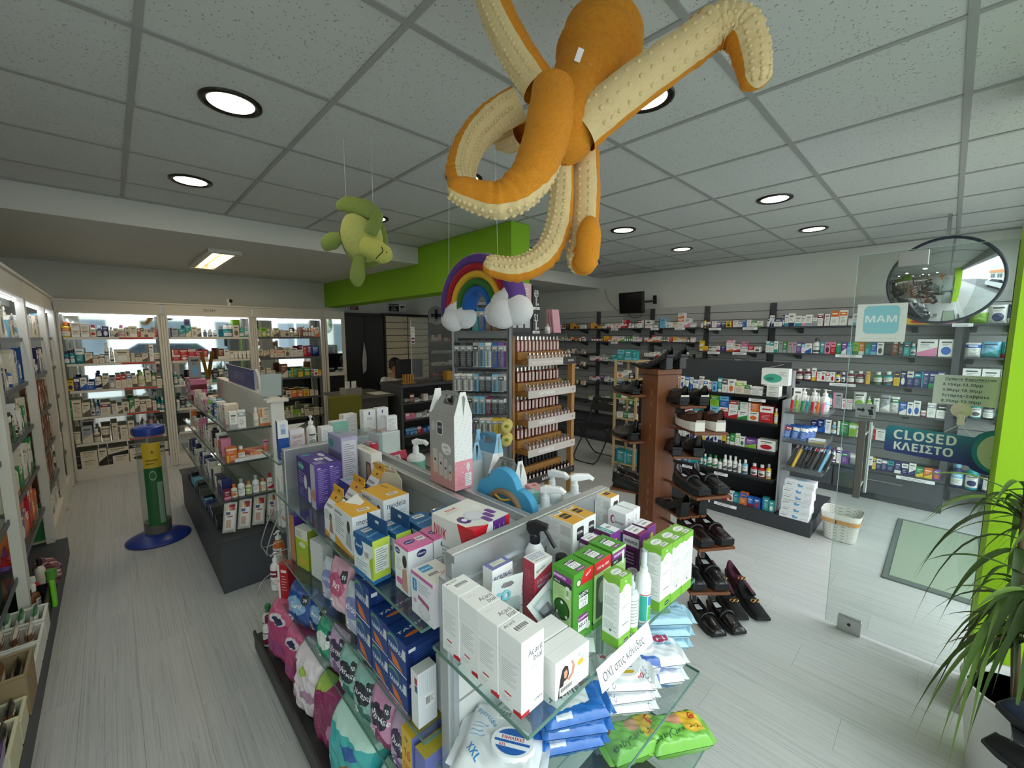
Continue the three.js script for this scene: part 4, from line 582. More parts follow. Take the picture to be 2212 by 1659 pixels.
  carton([-0.7, -0.606], Y1, 0.15, 0.036, 0.067, { s: ec.s, base: '#efeee8', px: ec, py: el }, 'nail_care_carton', 'white and violet nail-care carton with bold navy lettering', 'carton');
  carton([-0.642, -0.69], Y1, 0.158, 0.045, 0.06, { s: cb.s, base: '#c43f55', px: cb, pz: cs, py: cl }, 'comb_carton', 'tall red carton with teal comb lettering', 'carton', null, { a: -0.07 });
  // yellow-topped, eye-drop, lice lotion cartons
  const [ys, yf, yl, qs, qf, pa, pb, pl2, pl3] = sameSheet([220, 380, (g, w, h) => { fill(g, '#e9e8e4'); for (let k = 0; k < 4; k++) { lines(g, 14, 20 + k * 92, 90, 7, 9, '#b0b0ad', 2); fill(g, '#cfcecb', 118, 24 + k * 92, 86, 56); } }], [110, 380, (g) => { fill(g, '#f4f4f2'); rrect(g, 34, 30, 62, 76, 14, '#27282b'); txt(g, 'VITAL', 65, 60, 20, '#fff'); lines(g, 20, 140, 70, 12, 12, '#c2c2c0'); }], [110, 220, (g) => { fill(g, '#e8ac3a'); rrect(g, 24, 70, 62, 66, 12, '#27282b'); txt(g, 'VITAL', 55, 104, 22, '#f0c56a'); sticker(g, 14, 10, 66, 42); }],
    [150, 320, (g, w, h) => { fill(g, '#eceff0'); disc(g, 42, 52, 22, 26, '#c8415a'); disc(g, 48, 52, 15, 18, '#eceff0'); txt(g, 'UICKSEP', 98, 64, 20, '#555', { sx: 0.9 }); poly(g, [[-3, 110], [60, 138], [w + 3, 112], [w + 3, h + 3], [-3, h + 3]], '#27688f'); poly(g, [[-3, 102], [60, 130], [w + 3, 104], [w + 3, 114], [60, 140], [-3, 112]], '#c02c3e'); }], [110, 320, (g, w, h) => { fill(g, '#f5f6f6'); txt(g, 'Q', 40, 50, 40, '#c8415a', { w: 'normal' }); poly(g, [[-3, 130], [50, 90], [w + 3, 110], [w + 3, h + 3], [-3, h + 3]], '#3e7fd0'); }],
    [140, 320, (g, w, h) => { fill(g, '#6e2a63'); fill(g, '#efe9ee', -3, 26, w + 6, 60); txt(g, 'PARANIX', 70, 58, 27, '#26222a', { sx: 0.95 }); rrect(g, 18, 112, 106, 120, 20, '#531c4e'); for (let i = 0; i < 4; i++) fill(g, '#c9aac6', 30, 130 + i * 22, 70, 7); disc(g, 62, 262, 22, 22, '#e0a92e'); }], [120, 320, (g, w, h) => { fill(g, '#8b3fa0'); fill(g, '#5c2a70', -3, 180, w + 6, 200); disc(g, 62, 60, 20, 20, '#ecd24a'); lines(g, 14, 110, 80, 5, 16, '#e7cdef', 4); }], [120, 140, (g) => { fill(g, '#efeaf0'); fill(g, '#8d2648', -3, 112, 130, 40); txt(g, 'PARANIX', 60, 34, 22, '#777'); sticker(g, 20, 54, 76, 42); }], [120, 140, (g) => { fill(g, '#f0eef0'); fill(g, '#2a8f92', 20, -3, 34, 150); txt(g, 'COMPLETE', 37, 70, 18, '#e9f4f4', { rot: 1.57 }); sticker(g, 62, 30, 46, 60); fill(g, '#26262c', -3, -3, 16, 150); }]);
  const YB = { s: ys.s, base: '#ecebe7', pz: ys, px: yf, py: yl };
  carton([-0.667, -0.868], Y1, 0.19, 0.094, 0.057, YB, 'syrup_carton', 'yellow-topped white carton behind the black cap', 'carton', 'yellow-topped cartons'); carton([-0.669, -0.927], Y1, 0.19, 0.092, 0.048, YB, 'syrup_carton', 'yellow-topped white carton, second along the rail', 'carton', 'yellow-topped cartons', { a: -0.04 }); carton([-0.7, -1.103], Y1, 0.19, 0.06, 0.049, YB, 'syrup_carton', 'yellow-topped white carton at the far end of the rail', 'carton', 'yellow-topped cartons', { a: 0.02 });
  const QB = { s: qs.s, base: '#eef0f0', pz: qs, px: qf };
  carton([-0.632, -1.08], Y1, 0.165, 0.063, 0.044, { ...QB }, 'drops_carton', 'white and blue carton with red swirl, nearer of two', 'carton', 'blue swirl cartons'); carton([-0.635, -1.13], Y1, 0.165, 0.063, 0.038, { ...QB }, 'drops_carton', 'white and blue carton with red swirl, farther of two', 'carton', 'blue swirl cartons', { a: -0.03 });
  const PB = { s: pa.s, base: '#6e2a63', pz: pa, px: pb };
  carton([-0.628, -0.894], Y1, 0.145, 0.036, 0.049, { ...PB, py: pl2 }, 'lotion_carton', 'purple lotion carton half hidden behind green cartons', 'carton', 'purple lotion cartons'); carton([-0.612, -0.966], Y1, 0.147, 0.055, 0.055, { ...PB, py: pl3 }, 'lotion_carton', 'purple lotion carton with teal stripes on its lid', 'carton', 'purple lotion cartons'); carton([-0.555, -1.025], Y1, 0.145, 0.053, 0.05, { ...PB, py: pl2 }, 'lotion_carton', 'purple lotion carton in front of the red caps', 'carton', 'purple lotion cartons'); carton([-0.56, -1.079], Y1, 0.147, 0.05, 0.05, { ...PB, py: pl2 }, 'lotion_carton', 'purple lotion carton nearest the blue swirl cartons', 'carton', 'purple lotion cartons');
  for (const [i, p] of [[-0.505, -1.075], [-0.505, -1.135]].entries()) { const q = grp('red_capped_bottle', ['bottle with shiny red domed cap, nearer of two', 'bottle with shiny red domed cap, farther of two'][i], 'bottle', [p[0], Y1, p[1]], 0, 'red-capped bottles'); mesh('body', lathe([[0.001, 0], [0.021, 0], [0.023, 0.006], [0.023, 0.085], [0.02, 0.092]], 20), mat('#e6dfe0', 0.4), q); mesh('cap', lathe([[0.026, 0.09], [0.027, 0.1], [0.024, 0.114], [0.014, 0.122], [0.0001, 0.124]], 20), mat('#b3202c', 0.25), q); }
  const bc = grp('black_capped_bottle', 'slim bottle with a plain black cylinder cap', 'bottle', [-0.68, Y1, -0.836]); mesh('body', cyl(0.015, 0.015, 0.07, 18), mat('#2b2b2e', 0.3), bc, [0, 0.035, 0]); mesh('cap', lathe([[0.0165, 0], [0.0165, 0.04], [0.015, 0.043], [0.0001, 0.043]], 20), mat('#141416', 0.35), bc, [0, 0.068, 0]);
}
// trigger sprayer, pump sprays, comb blister, wire basket
{
  const t = grp('trigger_sprayer', 'white round bottle with a black trigger spray head', 'spray bottle', [-0.735, Y1, -0.79], 0.35);
  mesh('body', lathe([[0.001, 0], [0.026, 0], [0.029, 0.006], [0.029, 0.1], [0.026, 0.122], [0.018, 0.138], [0.012, 0.146]], 24), mat('#f3f4f4', 0.25), t);
  const lc = cell(120, 100, (g) => { fill(g, '#b9bd2c'); txt(g, 'PLIS', 60, 30, 34, '#3d4a1c'); lines(g, 20, 60, 80, 3, 12, '#6a7326', 4); }); mesh('label', remapUV(new THREE.CylinderGeometry(0.0296, 0.0296, 0.07, 16, 1, true, -0.2, 2.2), lc).translate(0, 0.055, 0), lc.s.mat, t);
  mesh('collar', lathe([[0.0145, 0], [0.0145, 0.02], [0.011, 0.026]], 20).translate(0, 0.144, 0), mat('#161618', 0.4), t);
  mesh('head', new THREE.ExtrudeGeometry(new THREE.Shape([[-0.012, 0], [0.01, 0], [0.014, 0.014], [0.034, 0.02], [0.034, 0.03], [0.0, 0.036], [-0.02, 0.028], [-0.022, 0.014]].map((p) => new THREE.Vector2(...p))), { depth: 0.014, bevelSize: 0.002, bevelThickness: 0.002, bevelSegments: 2 }).translate(0, 0.168, -0.007), mat('#151517', 0.4), t);
  mesh('trigger', tube([[0.026, 0.188, 0], [0.038, 0.172, 0], [0.048, 0.155, 0], [0.058, 0.142, 0]], 0.0055, 12, 8), mat('#1a1a1c', 0.4), t);
  const slim = grp('lotion_spray', 'slim clear-capped spray bottle with white label', 'spray bottle', [-0.47, Y1, -0.84]), c1 = cell(80, 160, (g) => { fill(g, '#eef0ee'); lines(g, 10, 14, 60, 8, 14, '#8a938a', 3); fill(g, '#7db83a', -3, 134, 90, 30); txt(g, 'U', 56, 20, 20, '#666'); });
  mesh('body', lathe([[0.001, 0], [0.0145, 0], [0.016, 0.005], [0.016, 0.1], [0.01, 0.112]], 20), mat('#f2f3f2', 0.3), slim); mesh('label', remapUV(new THREE.CylinderGeometry(0.0163, 0.0163, 0.088, 14, 1, true, 0.2, 2.4), c1).translate(0, 0.052, 0), c1.s.mat, slim); mesh('nozzle', lathe([[0.008, 0.11], [0.008, 0.125], [0.004, 0.128], [0.004, 0.142], [0.0001, 0.142]], 14), mat('#f5f5f5', 0.3), slim); mesh('clear_cap', lathe([[0.0155, 0.1], [0.0155, 0.148], [0.011, 0.156], [0.0001, 0.158]], 20), clearPlastic, slim);
  const sp = grp('repellent_spray', 'white spray bottle with colourful label at the shelf edge', 'spray bottle', [-0.472, Y1, -0.898]), c2 = cell(120, 120, (g) => { fill(g, '#f2f4f4'); fill(g, '#2fa894', 0, 10, 50, 120); fill(g, '#4a86d0', 54, 14, 60, 40); poly(g, [[54, 60], [114, 50], [114, 120], [54, 120]], '#58b84a'); poly(g, [[80, 60], [114, 80], [90, 104]], '#efc23a'); fill(g, '#c0392b', 0, 4, 114, 4); });
  mesh('body', lathe([[0.001, 0], [0.016, 0], [0.0185, 0.006], [0.0185, 0.108], [0.014, 0.122], [0.009, 0.128]], 22), mat('#f5f5f5', 0.28), sp); mesh('label', remapUV(new THREE.CylinderGeometry(0.0188, 0.0188, 0.07, 16, 1, true, 0.1, 2.4), c2).translate(0, 0.045, 0), c2.s.mat, sp); mesh('nozzle', lathe([[0.0095, 0.126], [0.0095, 0.14], [0.007, 0.142], [0.0065, 0.176], [0.0001, 0.178]], 16), mat('#f7f7f7', 0.3), sp); mesh('clear_cap', lathe([[0.0105, 0.14], [0.0098, 0.184], [0.0001, 0.186]], 18), clearPlastic, sp);
  const blister = (p, rot, lab) => { const q = grp('nail_clipper_blister', lab, 'blister pack', p, 0, 'blister packs in the wire basket'); q.rotation.set(...rot); const s = new THREE.Shape(); s.moveTo(-0.045, 0); s.lineTo(0.045, 0); s.lineTo(0.045, 0.13); s.lineTo(-0.045, 0.13); s.closePath(); const hole = new THREE.Path(); hole.moveTo(-0.02, 0.11); hole.lineTo(-0.012, 0.118); hole.lineTo(0.012, 0.118); hole.lineTo(0.02, 0.11); hole.lineTo(0.012, 0.105); hole.lineTo(-0.012, 0.105); s.holes.push(hole);
    mesh('card', new THREE.ExtrudeGeometry(s, { depth: 0.0012, bevelEnabled: false }), mat('#dfe4e2', 0.4), q); mesh('blister', at(rbx(0.07, 0.07, 0.012, 0.005, 2), 0, 0.045, 0.008), clearPlastic, q); mesh('clipper', merge([new THREE.TorusGeometry(0.01, 0.003, 8, 16).translate(-0.022, 0.085, 0.004), new THREE.TorusGeometry(0.01, 0.003, 8, 16).translate(-0.004, 0.088, 0.004), bar([-0.02, 0.078, 0.004], [-0.004, 0.055, 0.004], 0.005)]), mat('#7fc9d4', 0.35), q); mesh('foam', at(bx(0.05, 0.03, 0.006), 0.008, 0.03, 0.008), mat('#3c4044', 0.8), q); };
  blister([-0.672, Y1 + 0.01, -0.617], [-0.1, 1.45, 0], 'clear blister with teal scissors standing in the wire basket');
  blister([-0.6, Y1 + 0.045, -0.66], [-1.2, 0.9, 0], 'clear blister with teal scissors lying in the wire basket');
  const b = grp('wire_basket', 'silver mesh basket behind the white cartons', 'basket', [-0.645, Y1, -0.64]); const w = 0.13, d = 0.14, h = 0.07, rods = [];
  for (let i = 0; i <= 9; i++) { const k = -1 + i / 4.5; rods.push(rod([k * w * 0.43, 0.003, d * 0.43], [k * w / 2, h, d / 2], 0.0011, 5), rod([k * w * 0.43, 0.003, -d * 0.43], [k * w / 2, h, -d / 2], 0.0011, 5), rod([w * 0.43, 0.003, k * d * 0.43], [w / 2, h, k * d / 2], 0.0011, 5), rod([-w * 0.43, 0.003, k * d * 0.43], [-w / 2, h, k * d / 2], 0.0011, 5), rod([k * w * 0.43, 0.003, -d * 0.43], [k * w * 0.43, 0.003, d * 0.43], 0.0011, 5)); }
  for (const y of [0.02, 0.045]) { const s = 0.43 + y; for (const k of [-1, 1]) rods.push(rod([-w * s, y, k * d * s], [w * s, y, k * d * s], 0.0011, 5), rod([k * w * s, y, -d * s], [k * w * s, y, d * s], 0.0011, 5)); }
  mesh('mesh_sides', merge(rods), steel, b); mesh('rim', tube([[w / 2, h, d / 2 - 0.02], [w / 2, h, -d / 2 + 0.02], [w / 2 - 0.02, h, -d / 2], [-w / 2 + 0.02, h, -d / 2], [-w / 2, h, -d / 2 + 0.02], [-w / 2, h, d / 2 - 0.02], [-w / 2 + 0.02, h, d / 2], [w / 2 - 0.02, h, d / 2]], 0.0032, 64, 8, true), metal('#9a9da0', 0.3), b);
  const sc = cell(512, 110, (g) => { fill(g, '#f4f5f3'); txt(g, 'ΟΧΙ στις κόνιδες', 230, 58, 54, '#3a3f44', { w: 'normal' }); }), sl = mesh('', boardGeo(0.215, 0.048, 0.001, sc, '#eef0ee'), sc.s.plain); sl.position.set(-0.437, 0.866, -0.784); sl.rotation.set(0, Math.PI / 2, 0); sl.rotateX(-0.35); top(sl, 'shelf_note', 'white paper strip with handwritten Greek words on the glass shelf edge', 'label');
}
// ---------- left-hand shelves of the baby gondola ----------
{
  const P1 = '#4a3788', OR = '#e6ab2c', face = (g, x, y, s) => { disc(g, x, y, 22 * s, 34 * s, '#2a2024'); disc(g, x + 6 * s, y + 8 * s, 13 * s, 20 * s, '#c98f78'); poly(g, [[x - 34 * s, y + 110 * s], [x - 20 * s, y + 34 * s], [x + 24 * s, y + 30 * s], [x + 40 * s, y + 110 * s]], '#b98a78'); };
  const [pp, pq, pt, gy, gz2, gt] = sameSheet([300, 330, (g, w, h) => { fill(g, P1); disc(g, 70, 60, 52, 30, '#3fae9d'); txt(g, 'Lansinoh', 70, 60, 22, '#fff'); lines(g, 24, 110, 110, 5, 20, '#b9aee0', 6); fill(g, '#c9c8d8', w - 70, -3, 80, h + 6); disc(g, w - 30, 230, 34, 46, '#cf8f72'); disc(g, 140, 170, 26, 54, '#e9e9ee'); rrect(g, 176, 190, 44, 120, 16, '#e4e4ea'); lines(g, 30, 240, 80, 4, 16, '#9f95cc', 5); }], [150, 330, (g, w, h) => { fill(g, '#5b4699'); for (let k = 0; k < 2; k++) { fill(g, '#fff', 14 + k * 70, 20, 18, 7); lines(g, 14 + k * 70, 36, 54, 18, 14, '#b8a8e4', 4); } }], [150, 300, (g) => { fill(g, '#4f3c93'); rrect(g, 46, 150, 46, 46, 4, '#efeff2'); fill(g, '#6b7f35', 58, 168, 22, 12); disc(g, 40, 40, 30, 14, '#3fae9d'); disc(g, 112, 90, 16, 42, '#dcdce4'); rrect(g, 100, 150, 22, 110, 10, '#dcdce4'); lines(g, 14, 220, 60, 4, 14, '#c5bce8', 6); }],
    [240, 360, (g, w, h) => { fill(g, '#9d9cc0'); disc(g, 60, 50, 46, 26, '#3f9a90'); fill(g, '#6a6790', -3, 90, w + 6, 90); rrect(g, 20, 200, 200, 140, 8, '#5a4038'); disc(g, 120, 264, 70, 40, '#b98a70'); }], [170, 360, (g) => { fill(g, '#b9b7d6'); fill(g, '#d9d9e2', 12, 20, 146, 320); lines(g, 22, 40, 120, 22, 13, '#8d8da2', 4); }], [170, 240, (g) => { fill(g, '#a9a9c4'); disc(g, 84, 60, 50, 20, '#55a79c'); lines(g, 40, 120, 90, 4, 14, '#8584a6', 4); }]);
  carton([-1.71, -0.547], Y1, 0.183, 0.224, 0.108, { s: pp.s, base: P1, pz: pp, px: pq, py: pt }, 'breast_pump_carton', 'large purple breast-pump carton at the far end of the glass shelf', 'carton');
  carton([-1.75, -0.672], Y1, 0.27, 0.15, 0.07, { s: gy.s, base: '#9d9cc0', pz: gy, px: gz2, py: gt }, 'storage_bag_carton', 'tall lilac-grey carton behind the purple carton', 'carton');
  carton([-1.55, -0.63], Y1, 0.12, 0.13, 0.06, { s: pp.s, base: '#3b3a86', px: '#3b3a86', py: gt.s === pp.s ? gt : '#7d7cae' }, 'nursing_pad_carton', 'small indigo carton beside the purple carton', 'carton');
  // gable-topped packs
  const [ga, gb] = sameSheet([170, 330, (g, w, h) => { fill(g, '#eceff0'); fill(g, OR, -3, -3, w + 6, 60); disc(g, w / 2, 30, 12, 9, '#3a2d12'); txt(g, 'medela', 60, 96, 26, '#2a2a2c'); fill(g, '#d96a2a', 108, 90, 10, 12); lines(g, 16, 130, 90, 5, 14, '#8b8f92', 4); face(g, 120, 170, 1); poly(g, [[-3, 280], [90, 300], [90, h + 3], [-3, h + 3]], OR); }], [120, 330, (g, w, h) => { fill(g, '#f2f3f3'); poly(g, [[-3, -3], [w + 3, -3], [w / 2, 120]], '#dfe1e2'); txt(g, 'medela', 60, 150, 26, '#2a2a2c'); disc(g, 108, 140, 6, 6, '#c0392b'); lines(g, 20, 190, 80, 8, 14, '#b9bcbe', 4); }]);
  const gable = (near, y, h, dx, dz, lab, a = 0, colour) => {               // carton whose top closes in a ridge along x with a hanging tab
    const q = grp('gable_carton', lab, 'carton', null, a, 'gable-topped nursing cartons'); q.position.set(near[0] - dx / 2, y, near[1] - dz / 2);
    const hb = h * 0.66, X = dx / 2, Z = dz / 2, P = [], U = [], I = [], F = colour ? swatch(colour, ga.s) : null;
    const quad = (p, c) => { const i = P.length / 3; p.forEach((v) => P.push(...v)); const k = F ?? c; U.push(k.u0, k.v0, k.u1, k.v0, k.u1, k.v1, k.u0, k.v1); I.push(i, i + 1, i + 2, i, i + 2, i + 3); };
    const low = { ...ga, v1: ga.v0 + (ga.v1 - ga.v0) * 0.62 }, up = { ...ga, v0: low.v1 }, fl = { ...gb, v1: gb.v0 + (gb.v1 - gb.v0) * 0.62 }, fu = { ...gb, v0: fl.v1 };
    quad([[-X, 0, Z], [X, 0, Z], [X, hb, Z], [-X, hb, Z]], low); quad([[-X, hb, Z], [X, hb, Z], [X, h, 0.002], [-X, h, 0.002]], up);
    quad([[X, 0, Z], [X, 0, -Z], [X, hb, -Z], [X, hb, Z]], fl); quad([[X, 0, -Z], [-X, 0, -Z], [-X, hb, -Z], [X, hb, -Z]], low); quad([[X, hb, -Z], [-X, hb, -Z], [-X, h, -0.002], [X, h, -0.002]], up); quad([[-X, 0, -Z], [-X, 0, Z], [-X, hb, Z], [-X, hb, -Z]], fl);
    quad([[X, hb, Z], [X, hb, -Z], [X * 0.9, h * 0.96, 0], [X * 0.9, h * 0.96, 0]], fu); quad([[-X, hb, -Z], [-X, hb, Z], [-X * 0.9, h * 0.96, 0], [-X * 0.9, h * 0.96, 0]], fu);
    const g = new THREE.BufferGeometry(); g.setAttribute('position', new THREE.Float32BufferAttribute(P, 3)); g.setAttribute('uv', new THREE.Float32BufferAttribute(U, 2)); g.setIndex(I); g.computeVertexNormals();
    mesh('carton_body', g, new THREE.MeshStandardMaterial({ map: ga.s.t, roughness: 0.45, side: THREE.DoubleSide }), q); mesh('hanging_tab', at(bx(dx, 0.028, 0.0025), 0, h + 0.012, 0), mat(colour ?? OR, 0.5), q); mesh('tab_hole', at(rbx(0.016, 0.009, 0.0032, 0.003), dx * 0.1, h + 0.013, 0), mat('#2b2418', 0.8), q);
  };
  gable([-1.40, -0.50], Y1, 0.15, 0.085, 0.075, 'yellow-topped gable carton next to the purple carton'); gable([-1.42, -0.585], Y1, 0.16, 0.095, 0.075, 'yellow-topped gable carton with open white side'); gable([-1.5, -0.7], Y1, 0.165, 0.085, 0.08, 'yellow-topped gable carton third in the row');
  for (const [i, p] of [[-1.45, -0.745], [-1.5, -0.765], [-1.56, -0.778]].entries()) { const c = i ? ga : ga, m = new THREE.Group(); m.position.set(p[0], Y1, p[1]); m.rotation.y = 0.55 - i * 0.2; void c; mesh('card', new THREE.ExtrudeGeometry(new THREE.Shape([[-0.045, 0], [0.045, 0], [0.042, 0.15], [0.028, 0.172], [-0.032, 0.176], [-0.043, 0.15]].map((v) => new THREE.Vector2(...v))), { depth: 0.006, bevelSize: 0.001, bevelThickness: 0.001 }), mat('#c3bba4', 0.6), m); const tc = cell(128, 96, (g) => { fill(g, '#c3bba4'); txt(g, 'medela', 58, 26, 24, '#4a4436'); lines(g, 14, 50, 90, 4, 11, '#8d8672', 3); }); mesh('print', quadGeo(0.075, 0.06, tc), tc.s.plain, m, [-0.002, 0.105, 0.0072]); top(m, 'beige_card_pack', `beige card pack leaning by the rail, ${ord(i)} from the front`, 'pack', 'beige card packs'); }
  const [ma, mb, mt, cr, crt, crf] = sameSheet([260, 230, (g, w, h) => { fill(g, '#e9edef'); txt(g, 'medela', 62, 26, 28, '#2a2a2c'); disc(g, 120, 26, 5, 5, '#d96a2a'); lines(g, 16, 54, 130, 8, 13, '#8b8f92', 4); poly(g, [[-3, 170], [130, 200], [w + 3, 214], [w + 3, h + 3], [-3, h + 3]], OR); disc(g, 206, 70, 22, 36, '#4a3c34'); poly(g, [[160, 180], [176, 110], [232, 96], [244, 190]], '#aeb6ba'); }], [170, 230, (g) => { fill(g, '#eef1f2'); txt(g, 'medela', 84, 38, 38, '#26262a', { w: 'normal' }); lines(g, 20, 76, 130, 5, 15, '#b9c4c9', 5); fill(g, OR, -3, 206, 180, 40); }], [170, 260, (g) => { fill(g, '#e8ae2e'); rrect(g, 60, 180, 72, 34, 3, '#efe9d8'); bars(g, 70, 188, 50, 16); txt(g, 'medela', 120, 60, 22, '#5a4312', { rot: -1.57 }); }],
    [320, 180, (g) => { fill(g, '#e4e1d6'); txt(g, 'medela', 60, 26, 24, '#55524a'); lines(g, 14, 52, 130, 7, 15, '#aaa698', 4); rrect(g, 236, 36, 76, 110, 4, '#6b4a3a'); disc(g, 276, 76, 24, 32, '#c99a80'); }], [130, 320, (g) => { fill(g, '#eeebdf'); rrect(g, 46, 90, 50, 140, 4, '#cfc9b4'); lines(g, 30, 250, 70, 4, 12, '#b9b4a4', 3); }], [130, 180, (g) => { fill(g, '#f1f0ea'); txt(g, 'medela', 62, 40, 26, '#2a2a2c'); lines(g, 14, 80, 100, 6, 13, '#c9c7bf', 3); }]);
  carton([-1.241, -0.499], Y1, 0.138, 0.15, 0.095, { s: ma.s, base: '#e8ecee', pz: ma, px: mb, py: mt }, 'breast_milk_carton', 'white carton with yellow lid at the glass edge', 'carton', 'yellow-lidded nursing cartons', { bulge: 0.003 });
  carton([-1.27, -0.618], Y1, 0.15, 0.155, 0.1, { s: ma.s, base: '#ded9cb', pz: ma, px: mb, py: mt }, 'breast_milk_carton', 'wide carton with yellow lid beside the tin', 'carton', 'yellow-lidded nursing cartons', { bulge: 0.004, a: 0.05 });
  carton([-1.66, -0.76], Y1 + 0.001, 0.2, 0.2, 0.05, { s: cr.s, base: '#e4e1d6', pz: cr, px: crf, py: crt }, 'pump_set_carton', 'long cream carton against the rail behind the card packs', 'carton');
  const op = grp('open_flap_carton', 'white carton with its lid flap bent open', 'carton', [-1.35, Y1, -0.55]); const [of] = sameSheet([180, 260, (g) => { fill(g, '#e9edef'); txt(g, 'medela', 62, 40, 26, '#2a2a2c'); poly(g, [[90, 70], [140, 80], [140, 140]], '#d8602a'); disc(g, 90, 190, 24, 40, '#aab2b8'); disc(g, 90, 190, 16, 30, '#e9edef'); }]);
  mesh('carton_body', cartonGeo(0.07, 0.128, 0.07, { s: of.s, base: '#eceff0', pz: of }), of.s.mat, op); mesh('flap', at(bx(0.06, 0.001, 0.05), 0, 0, 0).rotateX(0.5).rotateZ(-0.2), mat('#f2f2ee', 0.6), op, [0.005, 0.142, 0.0]);
  const tin = grp('nursing_tin', 'round white tin with a shiny silver lid', 'tin', [-1.105, Y1, -0.735]); const tl = cell(260, 120, (g, w, h) => { fill(g, '#dfe2e8'); txt(g, 'medela', 108, 44, 34, '#2b2b30', { w: 'normal' }); disc(g, 180, 44, 8, 8, '#c0392b'); lines(g, 96, 76, 90, 2, 12, '#c58a86', 4); disc(g, 90, 118, 40, 24, '#c9a184'); });
  mesh('body', remapUV(new THREE.CylinderGeometry(0.043, 0.043, 0.12, 36, 1, true, -0.9, Math.PI * 2), tl).translate(0, 0.06, 0), tl.s.mat, tin); mesh('lid', lathe([[0.0001, 0.121], [0.036, 0.121], [0.038, 0.128], [0.044, 0.128], [0.045, 0.118]], 36), metal('#c9cccd', 0.18), tin);
  // blue and lime boxes with hanging fins
  const [ba, bb2, bt] = sameSheet([200, 230, (g, w, h) => { fill(g, '#dfe8ea'); fill(g, '#1f5f96', -3, -3, w + 6, 30); disc(g, 56, 66, 46, 50, '#1d5590'); txt(g, 'Avent', 56, 60, 24, '#e9f2f8'); sticker(g, 110, 60, 50, 70); lines(g, 20, 140, 120, 5, 14, '#9aaab2', 5); poly(g, [[-3, 190], [w + 3, 214], [w + 3, h + 3], [-3, h + 3]], '#2a6ea6'); poly(g, [[w - 40, 110], [w + 3, 80], [w + 3, 210], [w - 20, 206]], '#a9c63c'); }], [110, 230, (g, w, h) => { fill(g, '#b9cf4e'); fill(g, '#e6ece6', 10, 40, 90, 130); lines(g, 16, 50, 74, 10, 12, '#7f8f8a', 4); fill(g, '#2a6ea6', -3, 208, w + 6, 30); }], [110, 200, (g) => { fill(g, '#266aa0'); txt(g, 'Avent', 56, 120, 34, '#8fc0e2', { rot: -0.15 }); sticker(g, 30, 24, 56, 44); }]);
  const bF = { s: ba.s, base: '#256799', pz: ba, px: bb2, py: bt };
  const fin = (m, w, h) => { mesh('hanging_fin', at(bx(w, 0.045, 0.002), 0, h + 0.02, -0.02), mat('#1d4f80', 0.5), m); mesh('fin_slot', at(rbx(0.02, 0.01, 0.003, 0.003), 0, h + 0.026, -0.02), mat('#c9d6de', 0.5), m); };
  fin(carton([-1.067, -0.483], Y1, 0.129, 0.105, 0.056, bF, 'bottle_set_carton', 'blue and lime carton with hanging fin at the glass edge', 'carton', 'blue bottle-set cartons', { a: 0.1 }), 0.105, 0.129);
  fin(carton([-1.06, -0.552], Y1, 0.129, 0.105, 0.05, bF, 'bottle_set_carton', 'blue and lime carton with hanging fin, second row', 'carton', 'blue bottle-set cartons', { a: 0.05 }), 0.105, 0.129);
  carton([-1.03, -0.62], Y1, 0.135, 0.11, 0.07, bF, 'bottle_set_carton', 'blue lidded carton behind the hanging fins', 'carton', 'blue bottle-set cartons'); carton([-1.0, -0.7], Y1, 0.135, 0.12, 0.07, bF, 'bottle_set_carton', 'blue lidded carton between tin and corner carton', 'carton', 'blue bottle-set cartons');
  const [ca, cb2, ct] = sameSheet([150, 260, (g, w, h) => { fill(g, '#eceef0'); fill(g, '#e06aa0', -3, -3, w + 6, 16); disc(g, 34, 40, 28, 18, '#26306e'); txt(g, 'chicco', 34, 40, 15, '#fff'); disc(g, 110, 80, 24, 36, '#3a2a26'); poly(g, [[70, 240], [84, 130], [128, 116], [140, 250]], '#c79a86'); rrect(g, 14, 190, 70, 36, 18, '#d86aa4'); lines(g, 14, 84, 56, 5, 14, '#a9adb4', 4); }], [160, 260, (g) => { fill(g, '#f0f1f3'); fill(g, '#e06aa0', -3, -3, 170, 14); disc(g, 84, 44, 32, 20, '#26306e'); txt(g, 'chicco', 84, 44, 17, '#fff'); fill(g, '#8b8f98', 14, 116, 100, 4); lines(g, 14, 134, 130, 5, 13, '#bfc2c8', 4); }], [160, 150, (g) => { fill(g, '#df7bab'); disc(g, 50, 76, 34, 22, '#26306e'); txt(g, 'chicco', 50, 76, 17, '#fff'); sticker(g, 96, 52, 52, 46); }]);
  carton([-0.95, -0.527], Y1, 0.135, 0.075, 0.078, { s: ca.s, base: '#e7e9ec', pz: ca, px: cb2, py: ct }, 'baby_feeding_carton', 'white carton with pink lid, nearer the glass edge', 'carton', 'pink-lidded feeding cartons'); carton([-0.955, -0.61], Y1, 0.135, 0.075, 0.07, { s: ca.s, base: '#e7e9ec', pz: ca, px: cb2, py: ct }, 'baby_feeding_carton', 'white carton with pink lid, behind its twin', 'carton', 'pink-lidded feeding cartons');
